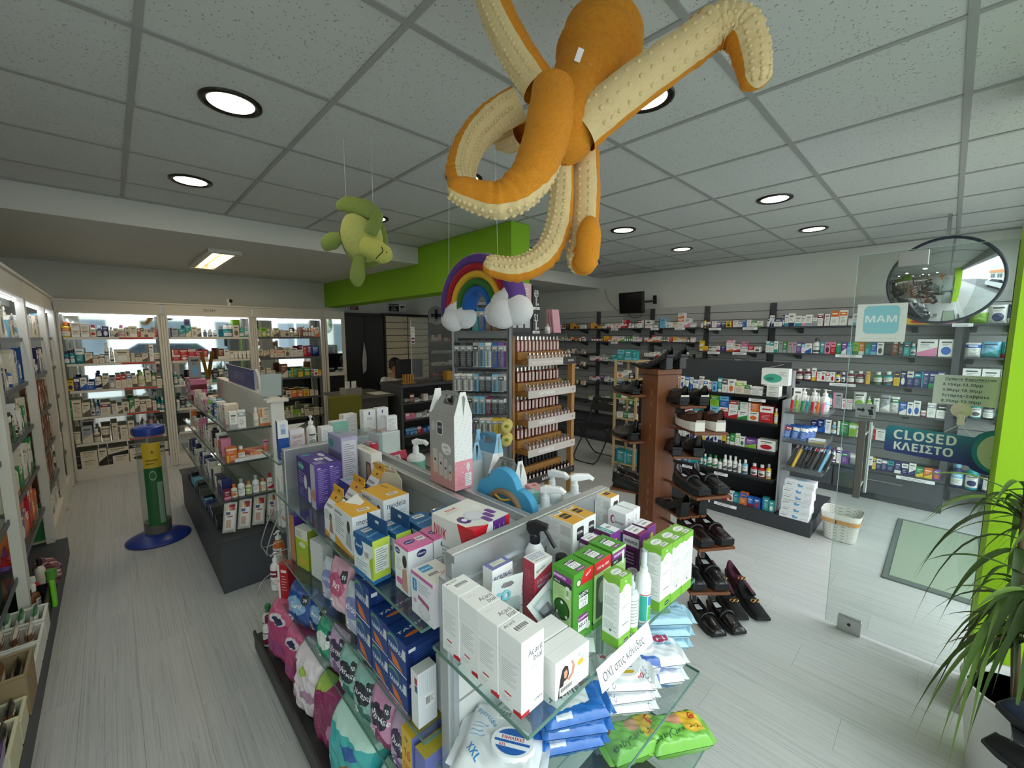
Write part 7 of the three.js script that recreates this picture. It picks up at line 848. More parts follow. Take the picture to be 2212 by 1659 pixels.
// ---------- dispensary at the back ----------
{
  const dk = mat('#1d2022', 0.5), w = grp('black_cupboard', 'tall black two-door cupboard at the back', 'cupboard', [-6.72, 0, -2.995]); mesh('carcass', at(bx(0.24, 1.97, 0.66), 0, 0.985, 0), dk, w); for (const s of [-1, 1]) { const d = mesh('door', at(rbx(0.016, 1.9, 0.32, 0.003), 0.13, 0.97, s * 0.163), mat('#191c1e', 0.45), w); mesh('door_rail', at(bx(0.01, 0.01, 0.31), 0.139, 1.35, s * 0.163), blackM, d); }
  const hm = mesh('', new THREE.ExtrudeGeometry(new THREE.Shape([[0, 0], [0.05, 0.05], [0.06, 0.25], [0.03, 0.5], [-0.01, 0.2]].map((v) => new THREE.Vector2(...v))), { depth: 0.02, bevelEnabled: false }).rotateY(HP), mat('#b9bcc0', 0.8)); hm.position.set(-6.56, 1.0, -2.93); top(hm, 'hanging_coat', 'sliver of a white coat hanging by the cupboard', 'coat');
  const c = grp('drawer_cabinet', 'black medicine cabinet with many cream drawers', 'cabinet', [-6.7, 0, -3.77]); mesh('carcass', at(bx(0.24, 1.98, 0.88), 0, 0.99, 0), dk, c);
  for (let j = 0; j < 11; j++) for (let i = 0; i < 2; i++) { const d = mesh('drawer', at(rbx(0.012, 0.1, 0.4, 0.003), 0.126, 1.885 - j * 0.109, (i ? -1 : 1) * 0.208), mat('#d9cfb4', 0.6), c); mesh('handle', at(bx(0.008, 0.008, 0.035), 0.136, 1.848 - j * 0.109, (i ? -1 : 1) * 0.208 - 0.15), blackM, d); }
  const s = grp('pegged_shelf_unit', 'dark shelf unit with clear ledges of small packs', 'shelf unit', [-6.72, 0, -4.55]); mesh('back_panel', at(bx(0.04, 1.85, 0.66), 0, 0.925, 0), mat('#33373a', 0.5), s); for (const y of [1.5, 1.28, 1.05, 0.86]) { const q = mesh('ledge', at(bx(0.16, 0.006, 0.6), 0.1, y - 0.003, 0), clearPlastic, s); mesh('ledge_lip', at(bx(0.003, 0.03, 0.6), 0.18, y + 0.012, 0), clearPlastic, q); }
  [[1.5, 'cWE60x120 cEW50x80 cEO60x130 _60 cWE60x70 cRW60x50'], [1.28, 'bWK36x70*12'], [1.05, 'cWE90x60 cEW80x70 cWR60x70 cEW60x60 cWE80x90'], [0.86, 'cRM80x60 cUR60x40 cRE70x50 cUE90x40 cYO70x110']].forEach(([y, sp], i) => row([-6.56, y, -4.25], HP, sp, `on ${['top', 'second', 'third', 'lowest'][i]} ledge of dark shelf unit`, 'packs on the dark shelf unit', { len: 0.58, deep: 0.06 }));
  const k = grp('service_counter', 'charcoal service counter with open shelves of small packs', 'counter', [0, 0, 0]), cm = mat('#4a4c50', 0.6); mesh('top', at(bx(0.6, 0.03, 1.9), -5.03, 0.965, -3.55), cm, k); mesh('side_panel', at(bx(0.55, 0.95, 0.03), -5.03, 0.475, -2.62), cm, k); mesh('side_panel', at(bx(0.55, 0.95, 0.03), -5.03, 0.475, -4.48), cm, k); mesh('back_panel', at(bx(0.02, 0.95, 1.84), -5.1, 0.475, -3.55), mat('#34363a', 0.6), k); for (const y of [0.74, 0.52, 0.31, 0.08]) mesh('shelf', at(bx(0.32, 0.018, 1.84), -4.93, y - 0.009, -3.55), cm, k);
  [[0.74, 'cAK60x50 cUW50x110 cAW60x50 bKU50x60 cWA60x90 cAG70x60 cWA50x60 cGW60x50 cKW60x60 cAW60x70'], [0.52, 'cPW50x80 cPR80x70 cWA70x60 cAW60x70 cWK60x80 cWA60x70 cKW60x80 cMW50x60 cWA60x60 cAS60x60'], [0.31, 'cBS60x90 cSB80x40/cSB80x40 cRW50x90 cBR70x60 cBS80x70 cBW60x80 cNB60x60 cRB60x70 cNS70x80']].forEach(([y, sp], i) => row([-4.79, y, -2.68], HP, sp, `on ${['upper', 'middle', 'lower'][i]} shelf of service counter`, 'packs in the service counter', { len: 0.75 }));
  const o = grp('olive_chair_back', 'olive green low chair back behind the white cartons', 'chair', [-4.5, 0, -1.8]); mesh('backrest', at(rbx(0.05, 0.36, 0.36, 0.02, 2), 0, 0.78, 0), mat('#6e6a1c', 0.8), o); mesh('seat', at(rbx(0.4, 0.08, 0.4, 0.02, 2), -0.2, 0.45, 0), mat('#6e6a1c', 0.8), o); for (const [a, b] of [[0, 0.16], [0, -0.16], [-0.36, 0.16], [-0.36, -0.16]]) mesh('leg', rod([a, 0, b], [a, 0.62, b], 0.014), blackM, o);
  const d = grp('side_desk', 'grey desk with papers and trays behind the olive chair', 'desk', [-5.2, 0, -2.25]); mesh('top', at(bx(0.7, 0.03, 0.62), 0, 0.86, 0), mat('#5a5850', 0.7), d); mesh('pedestal', at(bx(0.6, 0.85, 0.5), 0, 0.425, 0), mat('#474640', 0.7), d); const pt = grp('paper_tray', 'grey tray of small cards on the side desk', 'tray', [-5.15, 0.876, -2.13]); mesh('box', at(bx(0.2, 0.08, 0.2), 0, 0.04, 0), mat('#8a8880', 0.7), pt); for (let i = 0; i < 4; i++) mesh('card', at(bx(0.03, 0.08, 0.03), -0.02 + (i % 2) * 0.05, 0.12, -0.06 + i * 0.04), mat('#dcdad2', 0.6), pt); const sp2 = mesh('', bx(0.28, 0.002, 0.2), mat('#d9d8cf', 0.8)); sp2.position.set(-5.0, 0.877, -2.42); top(sp2, 'paper_sheet', 'loose white sheet on the side desk', 'paper');
  const mo = grp('computer_monitor', 'black computer monitor seen from behind on the counter', 'monitor', [-5.22, 0.981, -3.0]); mesh('housing', at(rbx(0.03, 0.26, 0.42, 0.006), 0, 0.17, 0), mat('#0e0f10', 0.35), mo); mesh('stand', merge([at(bx(0.03, 0.06, 0.05), 0, 0.03, 0), at(bx(0.14, 0.01, 0.18), 0, 0.005, 0)]), blackM, mo);
  const ac = grp('acrylic_screen', 'clear counter screen with a strip of card stickers', 'screen', [-4.98, 0.981, -3.05]); mesh('pane', at(bx(0.005, 0.85, 0.7), 0, 0.43, -0.2), clearPlastic, ac); mesh('edge_post', at(bx(0.008, 0.85, 0.008), 0, 0.43, 0.15), mat('#cfd4d4', 0.3), ac); const cs = cell(40, 160, (g2) => { for (const [i, q] of ['#d8d8d8', '#c9cacc', '#e0e0e0', '#8a2a34', '#6a2a4a'].entries()) { fill(g2, '#efefef', 0, i * 32, 40, 30); fill(g2, q, 4, i * 32 + 6, 32, 18); } }); mesh('stickers', quadGeo(0.055, 0.22, cs), cs.s.mat, ac, [0.0035, 0.63, 0.12], [0, HP, 0]);
  const pn = grp('wooden_pen_stand', 'block of wooden sample sticks on the counter edge', 'pen stand', [-4.86, 0.981, -2.78]); mesh('block', at(rbx(0.08, 0.02, 0.18, 0.004), 0, 0.01, 0), mat('#a8813f', 0.6), pn); for (let i = 0; i < 9; i++) mesh('stick', at(bx(0.018, 0.11, 0.016), (i % 2) * 0.02 - 0.01, 0.07, -0.072 + i * 0.018), mat(i % 2 ? '#c08f3c' : '#a97828', 0.5), pn);
  const cu = grp('yellow_dispenser', 'yellow and blue dispenser cartons on the counter', 'dispenser', [-4.87, 0.981, -3.42]); mesh('yellow_box', at(rbx(0.1, 0.13, 0.12, 0.004), 0, 0.065, 0), mat('#c9962e', 0.5), cu); mesh('blue_box', at(rbx(0.06, 0.16, 0.05, 0.003), -0.03, 0.08, -0.1), mat('#28489a', 0.5), cu);
  const rs = grp('round_cross_sign', 'grey hanging disc sign with a black cross', 'sign', [-6.0, 1.944, -3.98], HP); mesh('plate', cyl(0.155, 0.155, 0.012, 36).rotateX(HP), mat('#8f9492', 0.5), rs); mesh('cross', merge([at(bx(0.2, 0.05, 0.006), 0, 0, 0.008), at(bx(0.05, 0.2, 0.006), 0, 0, 0.008)]), blackM, rs); mesh('hanger', rod([0, 0.15, 0], [0, 0.45, 0], 0.002, 5), steel, rs);
  const sign = (p, w2, h2, lab, draw) => { const cc = cell(200, 90, draw), q = mesh('', boardGeo(w2, h2, 0.004, cc, '#ddd'), cc.s.plain); q.position.set(...p); q.rotation.y = HP; top(q, 'wall_notice', lab, 'notice', 'notices above the cupboards'); };
  sign([-6.83, 2.02, -2.9], 0.24, 0.075, 'no-smoking notice with maroon panel above the black cupboard', (q) => { fill(q, '#e4e4e0'); g3(q, 36, 45, 26); fill(q, '#7a2034', 76, 8, 118, 74); lines(q, 86, 20, 90, 4, 16, '#e4d4d8', 6); });
  sign([-6.83, 2.03, -3.72], 0.33, 0.14, 'black and white camera warning notice above the drawers', (q) => { fill(q, '#ecece8'); fill(q, '#18181a', 4, 4, 116, 82); txt(q, 'WARNING', 62, 22, 22, '#eee'); txt(q, 'CCTV', 62, 70, 26, '#eee'); lines(q, 34, 40, 60, 2, 9, '#bbb', 4); poly(q, [[128, 30], [186, 22], [190, 36], [150, 46]], '#18181a'); fill(q, '#18181a', 150, 44, 8, 26); });
  function g3(q, x, y, r) { q.strokeStyle = '#333'; q.lineWidth = 4; q.beginPath(); q.arc(x, y, r, 0, 7); q.moveTo(x - r * 0.7, y - r * 0.7); q.lineTo(x + r * 0.7, y + r * 0.7); q.stroke(); }
}
// ---------- hanging soft toys ----------
// a stuffed limb swept along points [x, y, z, radius, ux, uy, uz]; u points to its underside; a0..a1 is the part of the ring about u
function limb(pts, a0, a1, seg, rad, o = {}) {
  const c = new THREE.CatmullRomCurve3(pts.map((p) => V(p[0], p[1], p[2]))), P = [], U = [], I = [], n = pts.length - 1;
  for (let i = 0; i <= seg; i++) {
    const t = i / seg, p = c.getPoint(t), T = c.getTangent(t), k = Math.min(n - 1, Math.floor(t * n)), f = t * n - k, A = pts[k], B = pts[k + 1], u = V(A[4] + (B[4] - A[4]) * f, A[5] + (B[5] - A[5]) * f, A[6] + (B[6] - A[6]) * f);
    u.addScaledVector(T, -u.dot(T)).normalize(); const s = T.clone().cross(u); let r = A[3] + (B[3] - A[3]) * (f * f * (3 - 2 * f));
    if (o.end !== 0 && t > 0.93) r *= Math.sqrt(Math.max(0.004, 1 - ((t - 0.93) / 0.07) ** 2)); if (o.start && t < 0.06) r *= Math.sqrt(Math.max(0.004, 1 - ((0.06 - t) / 0.06) ** 2));
    const T2 = c.getTangent(Math.min(1, t + 0.03)), bend = T.angleTo(T2) * 9;
    for (let j = 0; j <= rad; j++) {
      const a = a0 + (a1 - a0) * j / rad, w = r * (1 + (o.wr ?? 0.05) * Math.min(1.3, bend) * Math.sin(i * 1.9 + Math.sin(a * 2 + i) * 0.9) * 0.8 + 0.012 * Math.sin(i * 0.7 + a * 3)), fl = o.flat ?? 1;
      const q = p.clone().addScaledVector(u, Math.cos(a) * w * fl).addScaledVector(s, Math.sin(a) * w); P.push(q.x, q.y, q.z); U.push(t * 3, j / rad);
    }
  }
  for (let i = 0; i < seg; i++) for (let j = 0; j < rad; j++) { const a = i * (rad + 1) + j, b = a + 1, d = a + rad + 1, e = d + 1; I.push(a, b, d, b, e, d); }
  const g = new THREE.BufferGeometry(); g.setAttribute('position', new THREE.Float32BufferAttribute(P, 3)); g.setAttribute('uv', new THREE.Float32BufferAttribute(U, 2)); g.setIndex(I); g.computeVertexNormals(); return g;
}
function plushTex(base, spread, n = 2600) { const c = canvas(256, 256), g = c.getContext('2d'); fill(g, base); for (let i = 0; i < n; i++) { const d = rnd() < 0.5; fill(g, d ? `rgba(60,30,0,${spread * rnd()})` : `rgba(255,235,180,${spread * rnd()})`, rr(0, 256), rr(0, 256), rr(1, 14), rr(1, 5)); } const t = new THREE.CanvasTexture(c); t.colorSpace = THREE.SRGBColorSpace; t.wrapS = t.wrapT = THREE.RepeatWrapping; t.magFilter = THREE.LinearFilter; return t; }
const fuzz = (base, sp, sheen) => new THREE.MeshPhysicalMaterial({ map: plushTex(base, sp), roughness: 0.95, sheen: 0.7, sheenColor: new THREE.Color(sheen), sheenRoughness: 0.5, side: THREE.DoubleSide });
const lineM = mat('#dfe3e0', 0.4);
const hangLine = (root, a, b) => mesh('hanging_line', rod(a, b, 0.0008, 5), lineM, root);
{
  const orange = fuzz('#d0851a', 0.07, '#f0b040'), sand = fuzz('#dcc592', 0.05, '#f4e6c0');
  const o = grp('octopus_toy', 'large orange and sand plush octopus hanging from the ceiling', 'plush toy', [0, 0, 0]);
  const arms = {
  reaching_up: [[-0.731,2.191,-0.790,0.044,-0.307,0.225,0.925], [-0.772,2.268,-0.760,0.042,-0.307,0.225,0.925], [-0.810,2.356,-0.735,0.040,-0.307,0.225,0.925], [-0.833,2.433,-0.724,0.037,-0.307,0.225,0.925], [-0.845,2.499,-0.723,0.033,-0.307,0.225,0.925]],
  stretched: [[-0.640,2.076,-0.837,0.050,0.718,0.114,0.687], [-0.597,2.125,-0.875,0.051,0.722,0.015,0.691], [-0.531,2.193,-0.941,0.049,0.722,0.015,0.691], [-0.465,2.255,-1.006,0.046,0.787,0.014,0.617], [-0.421,2.292,-1.044,0.044,0.843,0.014,0.537], [-0.382,2.280,-1.068,0.041,0.843,0.014,0.537], [-0.356,2.219,-1.070,0.038,0.783,0.113,0.612], [-0.341,2.158,-1.061,0.032,0.718,0.114,0.687], [-0.337,2.136,-1.061,0.020,0.718,0.114,0.687]],
  front_curl: [[-0.672,2.156,-0.773,0.048,-0.829,-0.379,-0.411], [-0.651,2.072,-0.738,0.051,-0.782,-0.388,-0.488], [-0.644,1.988,-0.702,0.048,-0.329,-0.594,-0.734], [-0.647,1.918,-0.658,0.043,0.057,-0.858,-0.511], [-0.673,1.882,-0.610,0.037,0.008,-0.992,-0.128], [-0.718,1.895,-0.566,0.031,-0.253,-0.956,0.149], [-0.751,1.914,-0.534,0.021,-0.253,-0.956,0.149]],
  left_curl: [[-0.800,2.180,-0.789,0.042,0.994,-0.099,0.055], [-0.853,2.142,-0.742,0.042,0.980,-0.187,0.061], [-0.893,2.085,-0.705,0.040,0.993,0.075,-0.091], [-0.912,2.024,-0.689,0.038,0.919,0.351,-0.181], [-0.905,1.982,-0.690,0.034,0.806,0.557,-0.203]],
  lower_curl: [[-0.706,2.019,-0.846,0.030,0.489,0.109,0.866], [-0.706,1.943,-0.847,0.031,0.400,0.197,0.895], [-0.714,1.864,-0.841,0.033,0.372,0.369,0.852], [-0.731,1.800,-0.812,0.033,0.405,0.528,0.747], [-0.773,1.768,-0.763,0.031,0.512,0.607,0.608], [-0.819,1.776,-0.717,0.026,0.573,0.609,0.549], [-0.836,1.787,-0.701,0.016,0.573,0.609,0.549]],
  folded: [[-0.695,2.071,-0.924,0.038,0.333,0.102,0.938], [-0.691,1.968,-0.926,0.039,0.333,0.102,0.938], [-0.686,1.872,-0.915,0.037,0.333,0.102,0.938], [-0.678,1.798,-0.896,0.034,-0.936,0.351,-0.011], [-0.651,1.786,-0.879,0.030,-0.679,0.342,-0.650], [-0.638,1.845,-0.873,0.030,-0.886,0.080,-0.457], [-0.634,1.893,-0.871,0.019,-0.886,0.080,-0.457]],
  rear_stub: [[-0.839,2.144,-0.844,0.037,0.652,-0.430,0.624], [-0.894,2.145,-0.845,0.036,0.652,-0.430,0.624], [-0.941,2.157,-0.856,0.024,0.652,-0.430,0.624]],
  };
  const m = [[-0.704,2.469,-1.039,0.037,0.718,0.114,0.687], [-0.707,2.440,-1.031,0.082,0.718,0.114,0.687], [-0.705,2.384,-1.009,0.106,0.718,0.114,0.687], [-0.703,2.329,-0.987,0.112,0.718,0.114,0.687], [-0.693,2.250,-0.941,0.097,0.718,0.114,0.687], [-0.682,2.169,-0.881,0.085,0.718,0.114,0.687], [-0.677,2.092,-0.830,0.078,0.718,0.114,0.687], [-0.676,2.042,-0.822,0.060,0.718,0.114,0.687], [-0.672,2.009,-0.821,0.031,0.718,0.114,0.687]];
  mesh('mantle', limb(m, -Math.PI, Math.PI, 60, 40, { start: 1, wr: 0.01 }), orange, o);
  mesh('seam', limb(m.slice(0, 5).map((p) => { const q = [...p]; q[0] += 0.718 * p[3] * 0.985 - 0.01; q[1] += 0.114 * p[3]; q[2] += 0.687 * p[3] * 0.985; q[3] = 0.0022; return q; }), -Math.PI, Math.PI, 30, 6), mat('#8f5a10', 0.9), o);
  const tg = mesh('sewn_tag', at(bx(0.014, 0.028, 0.001), 0, 0, 0), mat('#f2f2ee', 0.6), o, [-0.64, 2.238, -0.825], [0.2, 0.8, -0.5]); void tg;
  for (const k in arms) {
    const A = arms[k], L = k === 'stretched' ? 80 : 60, a = mesh('arm', limb(A, 1.15, Math.PI * 2 - 1.15, L, 22, { wr: 0.07 }), orange, o), b = [limb(A, -1.15, 1.15, L, 16, { wr: 0.07 })];
    const c = new THREE.CatmullRomCurve3(A.map((p) => V(p[0], p[1], p[2]))), n = A.length - 1;                       // nubs on the underside
    for (let i = 2; i < 30; i++) for (const s of [-0.55, 0.1, 0.7]) { const t = (i + (s > 0 && s < 0.3 ? 0.5 : 0)) / 31, kk = Math.min(n - 1, Math.floor(t * n)), f = t * n - kk, P0 = A[kk], P1 = A[kk + 1], T = c.getTangent(t), u = V(P0[4] + (P1[4] - P0[4]) * f, P0[5] + (P1[5] - P0[5]) * f, P0[6] + (P1[6] - P0[6]) * f); u.addScaledVector(T, -u.dot(T)).normalize(); const sv = T.clone().cross(u), r = P0[3] + (P1[3] - P0[3]) * f, q = c.getPoint(t).addScaledVector(u, Math.cos(s) * r * 0.97).addScaledVector(sv, Math.sin(s) * r * 0.97); b.push(new THREE.SphereGeometry(0.0055, 8, 6).translate(q.x, q.y, q.z)); }
    mesh('underside', merge(b), sand, a);
  }
  hangLine(o, [-0.704, 2.47, -1.035], [-0.704, 2.553, -1.035]);
}
{
  const gA = fuzz('#7f9248', 0.05, '#c9d890'), gB = fuzz('#b3ba68', 0.05, '#dfe2a8'), shellM = fuzz('#6f7f3a', 0.1, '#9aa860');
  const t = grp('turtle_toy', 'green plush sea turtle hanging from two threads', 'plush toy', [0, 0, 0]);
  const L = {
  t_upper: [[-1.944,2.082,-0.931,0.031,0.718,0.114,0.687], [-1.923,2.156,-0.951,0.035,0.718,0.114,0.687], [-1.969,2.202,-0.925,0.040,0.718,0.114,0.687], [-2.052,2.226,-0.871,0.038,0.718,0.114,0.687], [-2.090,2.215,-0.831,0.022,0.718,0.114,0.687]],
  t_left: [[-2.099,2.081,-0.857,0.027,0.718,0.114,0.687], [-2.129,2.063,-0.823,0.043,0.718,0.114,0.687], [-2.155,2.045,-0.792,0.036,0.718,0.114,0.687], [-2.164,2.041,-0.782,0.018,0.718,0.114,0.687]],
  t_lower: [[-1.989,1.977,-0.897,0.027,0.718,0.114,0.687], [-1.981,1.931,-0.882,0.033,0.718,0.114,0.687], [-1.970,1.879,-0.871,0.037,0.718,0.114,0.687], [-1.966,1.831,-0.867,0.018,0.718,0.114,0.687]],
  t_right: [[-2.026,2.141,-1.001,0.023,0.718,0.114,0.687], [-2.014,2.107,-1.008,0.028,0.718,0.114,0.687], [-2.016,2.072,-1.000,0.018,0.718,0.114,0.687]],
  t_head: [[-1.994,2.036,-0.929,0.054,0.718,0.114,0.687], [-1.942,2.010,-0.950,0.051,0.718,0.114,0.687], [-1.891,1.984,-0.971,0.044,0.718,0.114,0.687], [-1.862,1.969,-0.984,0.024,0.718,0.114,0.687]],
  };
  const bx3 = new THREE.Matrix4().makeBasis(V(0.692, 0, -0.722), V(-0.082, 0.993, -0.079), V(0.718, 0.114, 0.687));
  const ell = (a, b, c, x, y, z) => { const g = new THREE.SphereGeometry(1, 32, 22).scale(a, b, c).rotateZ(0.3).translate(x, y, z); g.applyMatrix4(bx3); return g.translate(-2.028, 2.081, -0.93); };
  mesh('shell', ell(0.108, 0.14, 0.05, 0, 0, -0.045), shellM, t); mesh('shell_rim', ell(0.114, 0.147, 0.02, 0, 0, -0.025), gA, t); mesh('belly', ell(0.098, 0.13, 0.06, 0, 0, 0.01), gB, t);
  for (const k of ['t_upper', 't_left', 't_lower', 't_right']) mesh('flipper', limb(L[k], -Math.PI, Math.PI, 30, 18, { flat: 0.55, wr: 0.1 }), gA, t);
  const h = mesh('head', limb(L.t_head, -Math.PI, Math.PI, 34, 22, { start: 1, wr: 0.01 }), fuzz('#c3c765', 0.04, '#e6e6a0'), t);
  mesh('mouth', tube([[-1.845, 2.008, -0.935], [-1.842, 1.99, -0.94], [-1.85, 1.97, -0.925], [-1.865, 1.955, -0.915]], 0.0022, 16, 5), mat('#1a1a12', 0.7), h); mesh('nostril', new THREE.SphereGeometry(0.003, 8, 6).translate(-1.836, 1.985, -0.955), mat('#1a1a12', 0.7), h);
  hangLine(t, [-2.098, 2.21, -0.887], [-2.11, 2.553, -0.89]); hangLine(t, [-2.007, 2.19, -0.979], [-2.0, 2.553, -0.98]);
}
{
  const r = grp('rainbow_toy', 'plush rainbow with two white clouds hanging under the octopus', 'plush toy', [-1.568, 1.74, -1.299]);
  const X = V(0.692, 0, -0.722).multiplyScalar(0.74).add(V(0.718, 0.114, 0.687).multiplyScalar(0.62)).normalize(), Yv = V(0.12, 0.98, 0).addScaledVector(X, -V(0.12, 0.98, 0).dot(X)).normalize(), Zv = X.clone().cross(Yv);
  r.setRotationFromMatrix(new THREE.Matrix4().makeBasis(X, Yv, Zv));
  ['#5a3a86', '#a01a26', '#d9a82c', '#2f6a28', '#1f5aa8'].forEach((c, i) => {
    const R = 0.22 - i * 0.035, P = [], U = [], I = [], n = 36, k = 14; for (let a = 0; a <= n; a++) { const th = -0.12 + (Math.PI + 0.24) * a / n; for (let b = 0; b <= k; b++) { const f = b / k * Math.PI * 2, rad = R + Math.cos(f) * 0.0215 * (i ? 1 : 1.3), z = Math.sign(Math.sin(f)) * Math.abs(Math.sin(f)) ** 0.6 * (0.062 + (i === 0 ? -0.004 : 0)) * (1 - 0.06 * i); P.push(Math.cos(th) * rad, Math.sin(th) * rad, z); U.push(a / 6, b / k); } }
    for (let a = 0; a < n; a++) for (let b = 0; b < k; b++) { const q = a * (k + 1) + b; I.push(q, q + k + 1, q + 1, q + 1, q + k + 1, q + k + 2); } const g = new THREE.BufferGeometry(); g.setAttribute('position', new THREE.Float32BufferAttribute(P, 3)); g.setAttribute('uv', new THREE.Float32BufferAttribute(U, 2)); g.setIndex(I); g.computeVertexNormals(); mesh('stripe', g, fuzz(c, 0.05, '#ffffff'), r);
  });
  const cloud = (x, y, s) => mesh('cloud', merge([[0, 0, 0, 0.075], [0.06, -0.02, 0.01, 0.06], [-0.055, -0.02, 0.0, 0.058], [0.01, -0.03, 0.045, 0.06], [0.0, -0.01, -0.05, 0.055], [0.02, 0.035, 0.01, 0.05]].map(([a, b, c, q]) => new THREE.SphereGeometry(q * s, 20, 14).translate(x + a * s, y + b * s, c * s))), fuzz('#e4e4e8', 0.02, '#ffffff'), r);
  cloud(0.165, -0.02, 1.12); cloud(-0.165, -0.02, 0.95);
  const inv = (p) => r.worldToLocal(V(...p)).toArray(); r.updateMatrixWorld();
  for (const [a, b] of [[[-1.74, 1.8, -1.23], [-1.74, 2.553, -1.25]], [[-1.45, 1.9, -1.3], [-1.47, 2.553, -1.3]]]) hangLine(r, inv(a), inv(b));
}
// ---------- shoes, shoe tower, chair, rack ----------
function shoeGroup(col, o = {}) {                                     // toe to +x, foot of the shoe at y = 0
  const g = new THREE.Group(), L = 0.26, n = 26, k = 18, heel = o.heel ?? 0.022, soleH = o.sole ?? 0.014;
  const w = (t) => 0.032 + 0.016 * Math.sin(Math.min(1, t * 1.25) * Math.PI * 0.62) - 0.03 * Math.max(0, t - 0.8) ** 1.5 * 5 - 0.012 * Math.max(0, 0.12 - t) * 6;
  const lift = (t) => heel * Math.max(0, 1 - t / 0.55) ** 1.3 + soleH;
  const so = new THREE.Shape(); for (let i = 0; i <= 20; i++) { const t = i / 20; so[i ? 'lineTo' : 'moveTo'](t * L - L / 2, w(t) + 0.004); } for (let i = 20; i >= 0; i--) { const t = i / 20; so.lineTo(t * L - L / 2, -w(t) - 0.004); }
  const sg = new THREE.ExtrudeGeometry(so, { depth: soleH, bevelSize: 0.002, bevelThickness: 0.002, bevelSegments: 1 }).rotateX(-HP).toNonIndexed(), sp = sg.attributes.position; for (let i = 0; i < sp.count; i++) { const t = sp.getX(i) / L + 0.5, b = sp.getY(i); sp.setY(i, b + Math.max(0, lift(t) - soleH) * (o.wedge ? (b > soleH * 0.5 ? 1 : 0) : 1) + (t > 0.85 ? (t - 0.85) * 0.06 : 0)); } sg.computeVertexNormals();
  mesh('sole', sg, o.soleM ?? mat('#161617', 0.6), g);
  if (!o.wedge && heel > 0.012) mesh('heel', at(rbx(0.055, heel + 0.006, 0.058, 0.006, 2), -L / 2 + 0.032, heel / 2, 0), o.soleM ?? mat('#141415', 0.5), g);
  const P = [], I = [], top2 = (t) => (o.high ?? 0.062) * (1 - 0.32 * Math.min(1, t / 0.45)) + 0.012 * Math.exp(-((t - 0.5) ** 2) / 0.006) - 0.026 * Math.max(0, t - 0.55) * 2;
  for (let i = 0; i <= n; i++) for (let j = 0; j <= k; j++) { const t = i / n, s = j / k * 2 - 1, open = t < (o.open ?? 0.5), h = Math.max(0.012, top2(t)), e = Math.min(1, (1 - t) / 0.1) ** 0.5, rim = Math.max(0, 1 - Math.abs(s) ** 2.6) ** 0.45, bk = t < 0.06; let y = h * rim * e, z = w(t) * s * (0.96 - 0.12 * rim * (h > 0.04 ? 1 : 0)); if (open && !bk && Math.abs(s) < 0.72) y = Math.min(y, 0.012 + 0.05 * Math.max(0, t - (o.open ?? 0.5) + 0.06)); P.push(t * L - L / 2, y + lift(t) + (t > 0.85 ? (t - 0.85) * 0.06 : 0), z); }
  for (let i = 0; i < n; i++) for (let j = 0; j < k; j++) { const a = i * (k + 1) + j, b = a + k + 1; I.push(a, a + 1, b, a + 1, b + 1, b); }
  const ug = new THREE.BufferGeometry(); ug.setAttribute('position', new THREE.Float32BufferAttribute(P, 3)); ug.setIndex(I); ug.computeVertexNormals(); mesh('upper', ug, new THREE.MeshPhysicalMaterial({ color: col, roughness: o.rough ?? 0.28, clearcoat: o.rough ? 0 : 0.4, side: THREE.DoubleSide }), g);
  if (o.strap) mesh('strap', new THREE.TorusGeometry(0.042, 0.008, 8, 18, Math.PI).scale(1, 0.9, 1).rotateY(HP).translate(0.02, lift(0.55) + 0.016, 0), mat(col, 0.3), g);
  if (o.buckle) mesh('buckle', merge([new THREE.TorusGeometry(0.011, 0.0035, 8, 16).rotateX(-HP + 0.5).translate(0.035, lift(0.6) + 0.052, 0.012), new THREE.TorusGeometry(0.011, 0.0035, 8, 16).rotateX(-HP + 0.5).translate(0.035, lift(0.6) + 0.052, -0.012)]), metal('#d0a860', 0.25), g);
  if (o.tagged) mesh('insole_label', at(rbx(0.05, 0.002, 0.036, 0.001), -0.075, lift(0.2) + 0.014, 0), mat('#d8dadc', 0.6), g);
  if (o.band) mesh('heel_band', at(rbx(0.004, 0.012, 0.05, 0.002), -L / 2 - 0.003, lift(0) + 0.006, 0), metal('#d9d2c2', 0.25), g);
  return g;
}
const shoeKinds = { loafer: () => shoeGroup('#121214', { strap: 1, tagged: 1 }), chunky: () => shoeGroup('#17171a', { sole: 0.032, strap: 1, tagged: 1, soleM: mat('#101012', 0.7) }), heel: () => shoeGroup('#101012', { heel: 0.075, high: 0.05, open: 0.62 }), velvet: () => shoeGroup('#0d0d0f', { rough: 0.85, buckle: 1, sole: 0.01 }), wine: () => shoeGroup('#4a1630', { rough: 0.8, buckle: 1, sole: 0.01 }), burgundy: () => shoeGroup('#1d0b10', { sole: 0.03, strap: 1, tagged: 1, soleM: mat('#141214', 0.7) }), sneaker: () => shoeGroup('#4a2a1e', { rough: 0.75, sole: 0.038, high: 0.075, open: 0.4, wedge: 1, heel: 0.015, soleM: mat('#e6e2d6', 0.5), band: 1 }), ankle: () => shoeGroup('#1a1614', { heel: 0.04, high: 0.09, open: 0.3 }), banded: () => shoeGroup('#111113', { high: 0.07, sole: 0.03, band: 1, soleM: mat('#121214', 0.6) }), navy: () => shoeGroup('#142238', { rough: 0.7, sole: 0.02 }) };
const shoeProto = {};
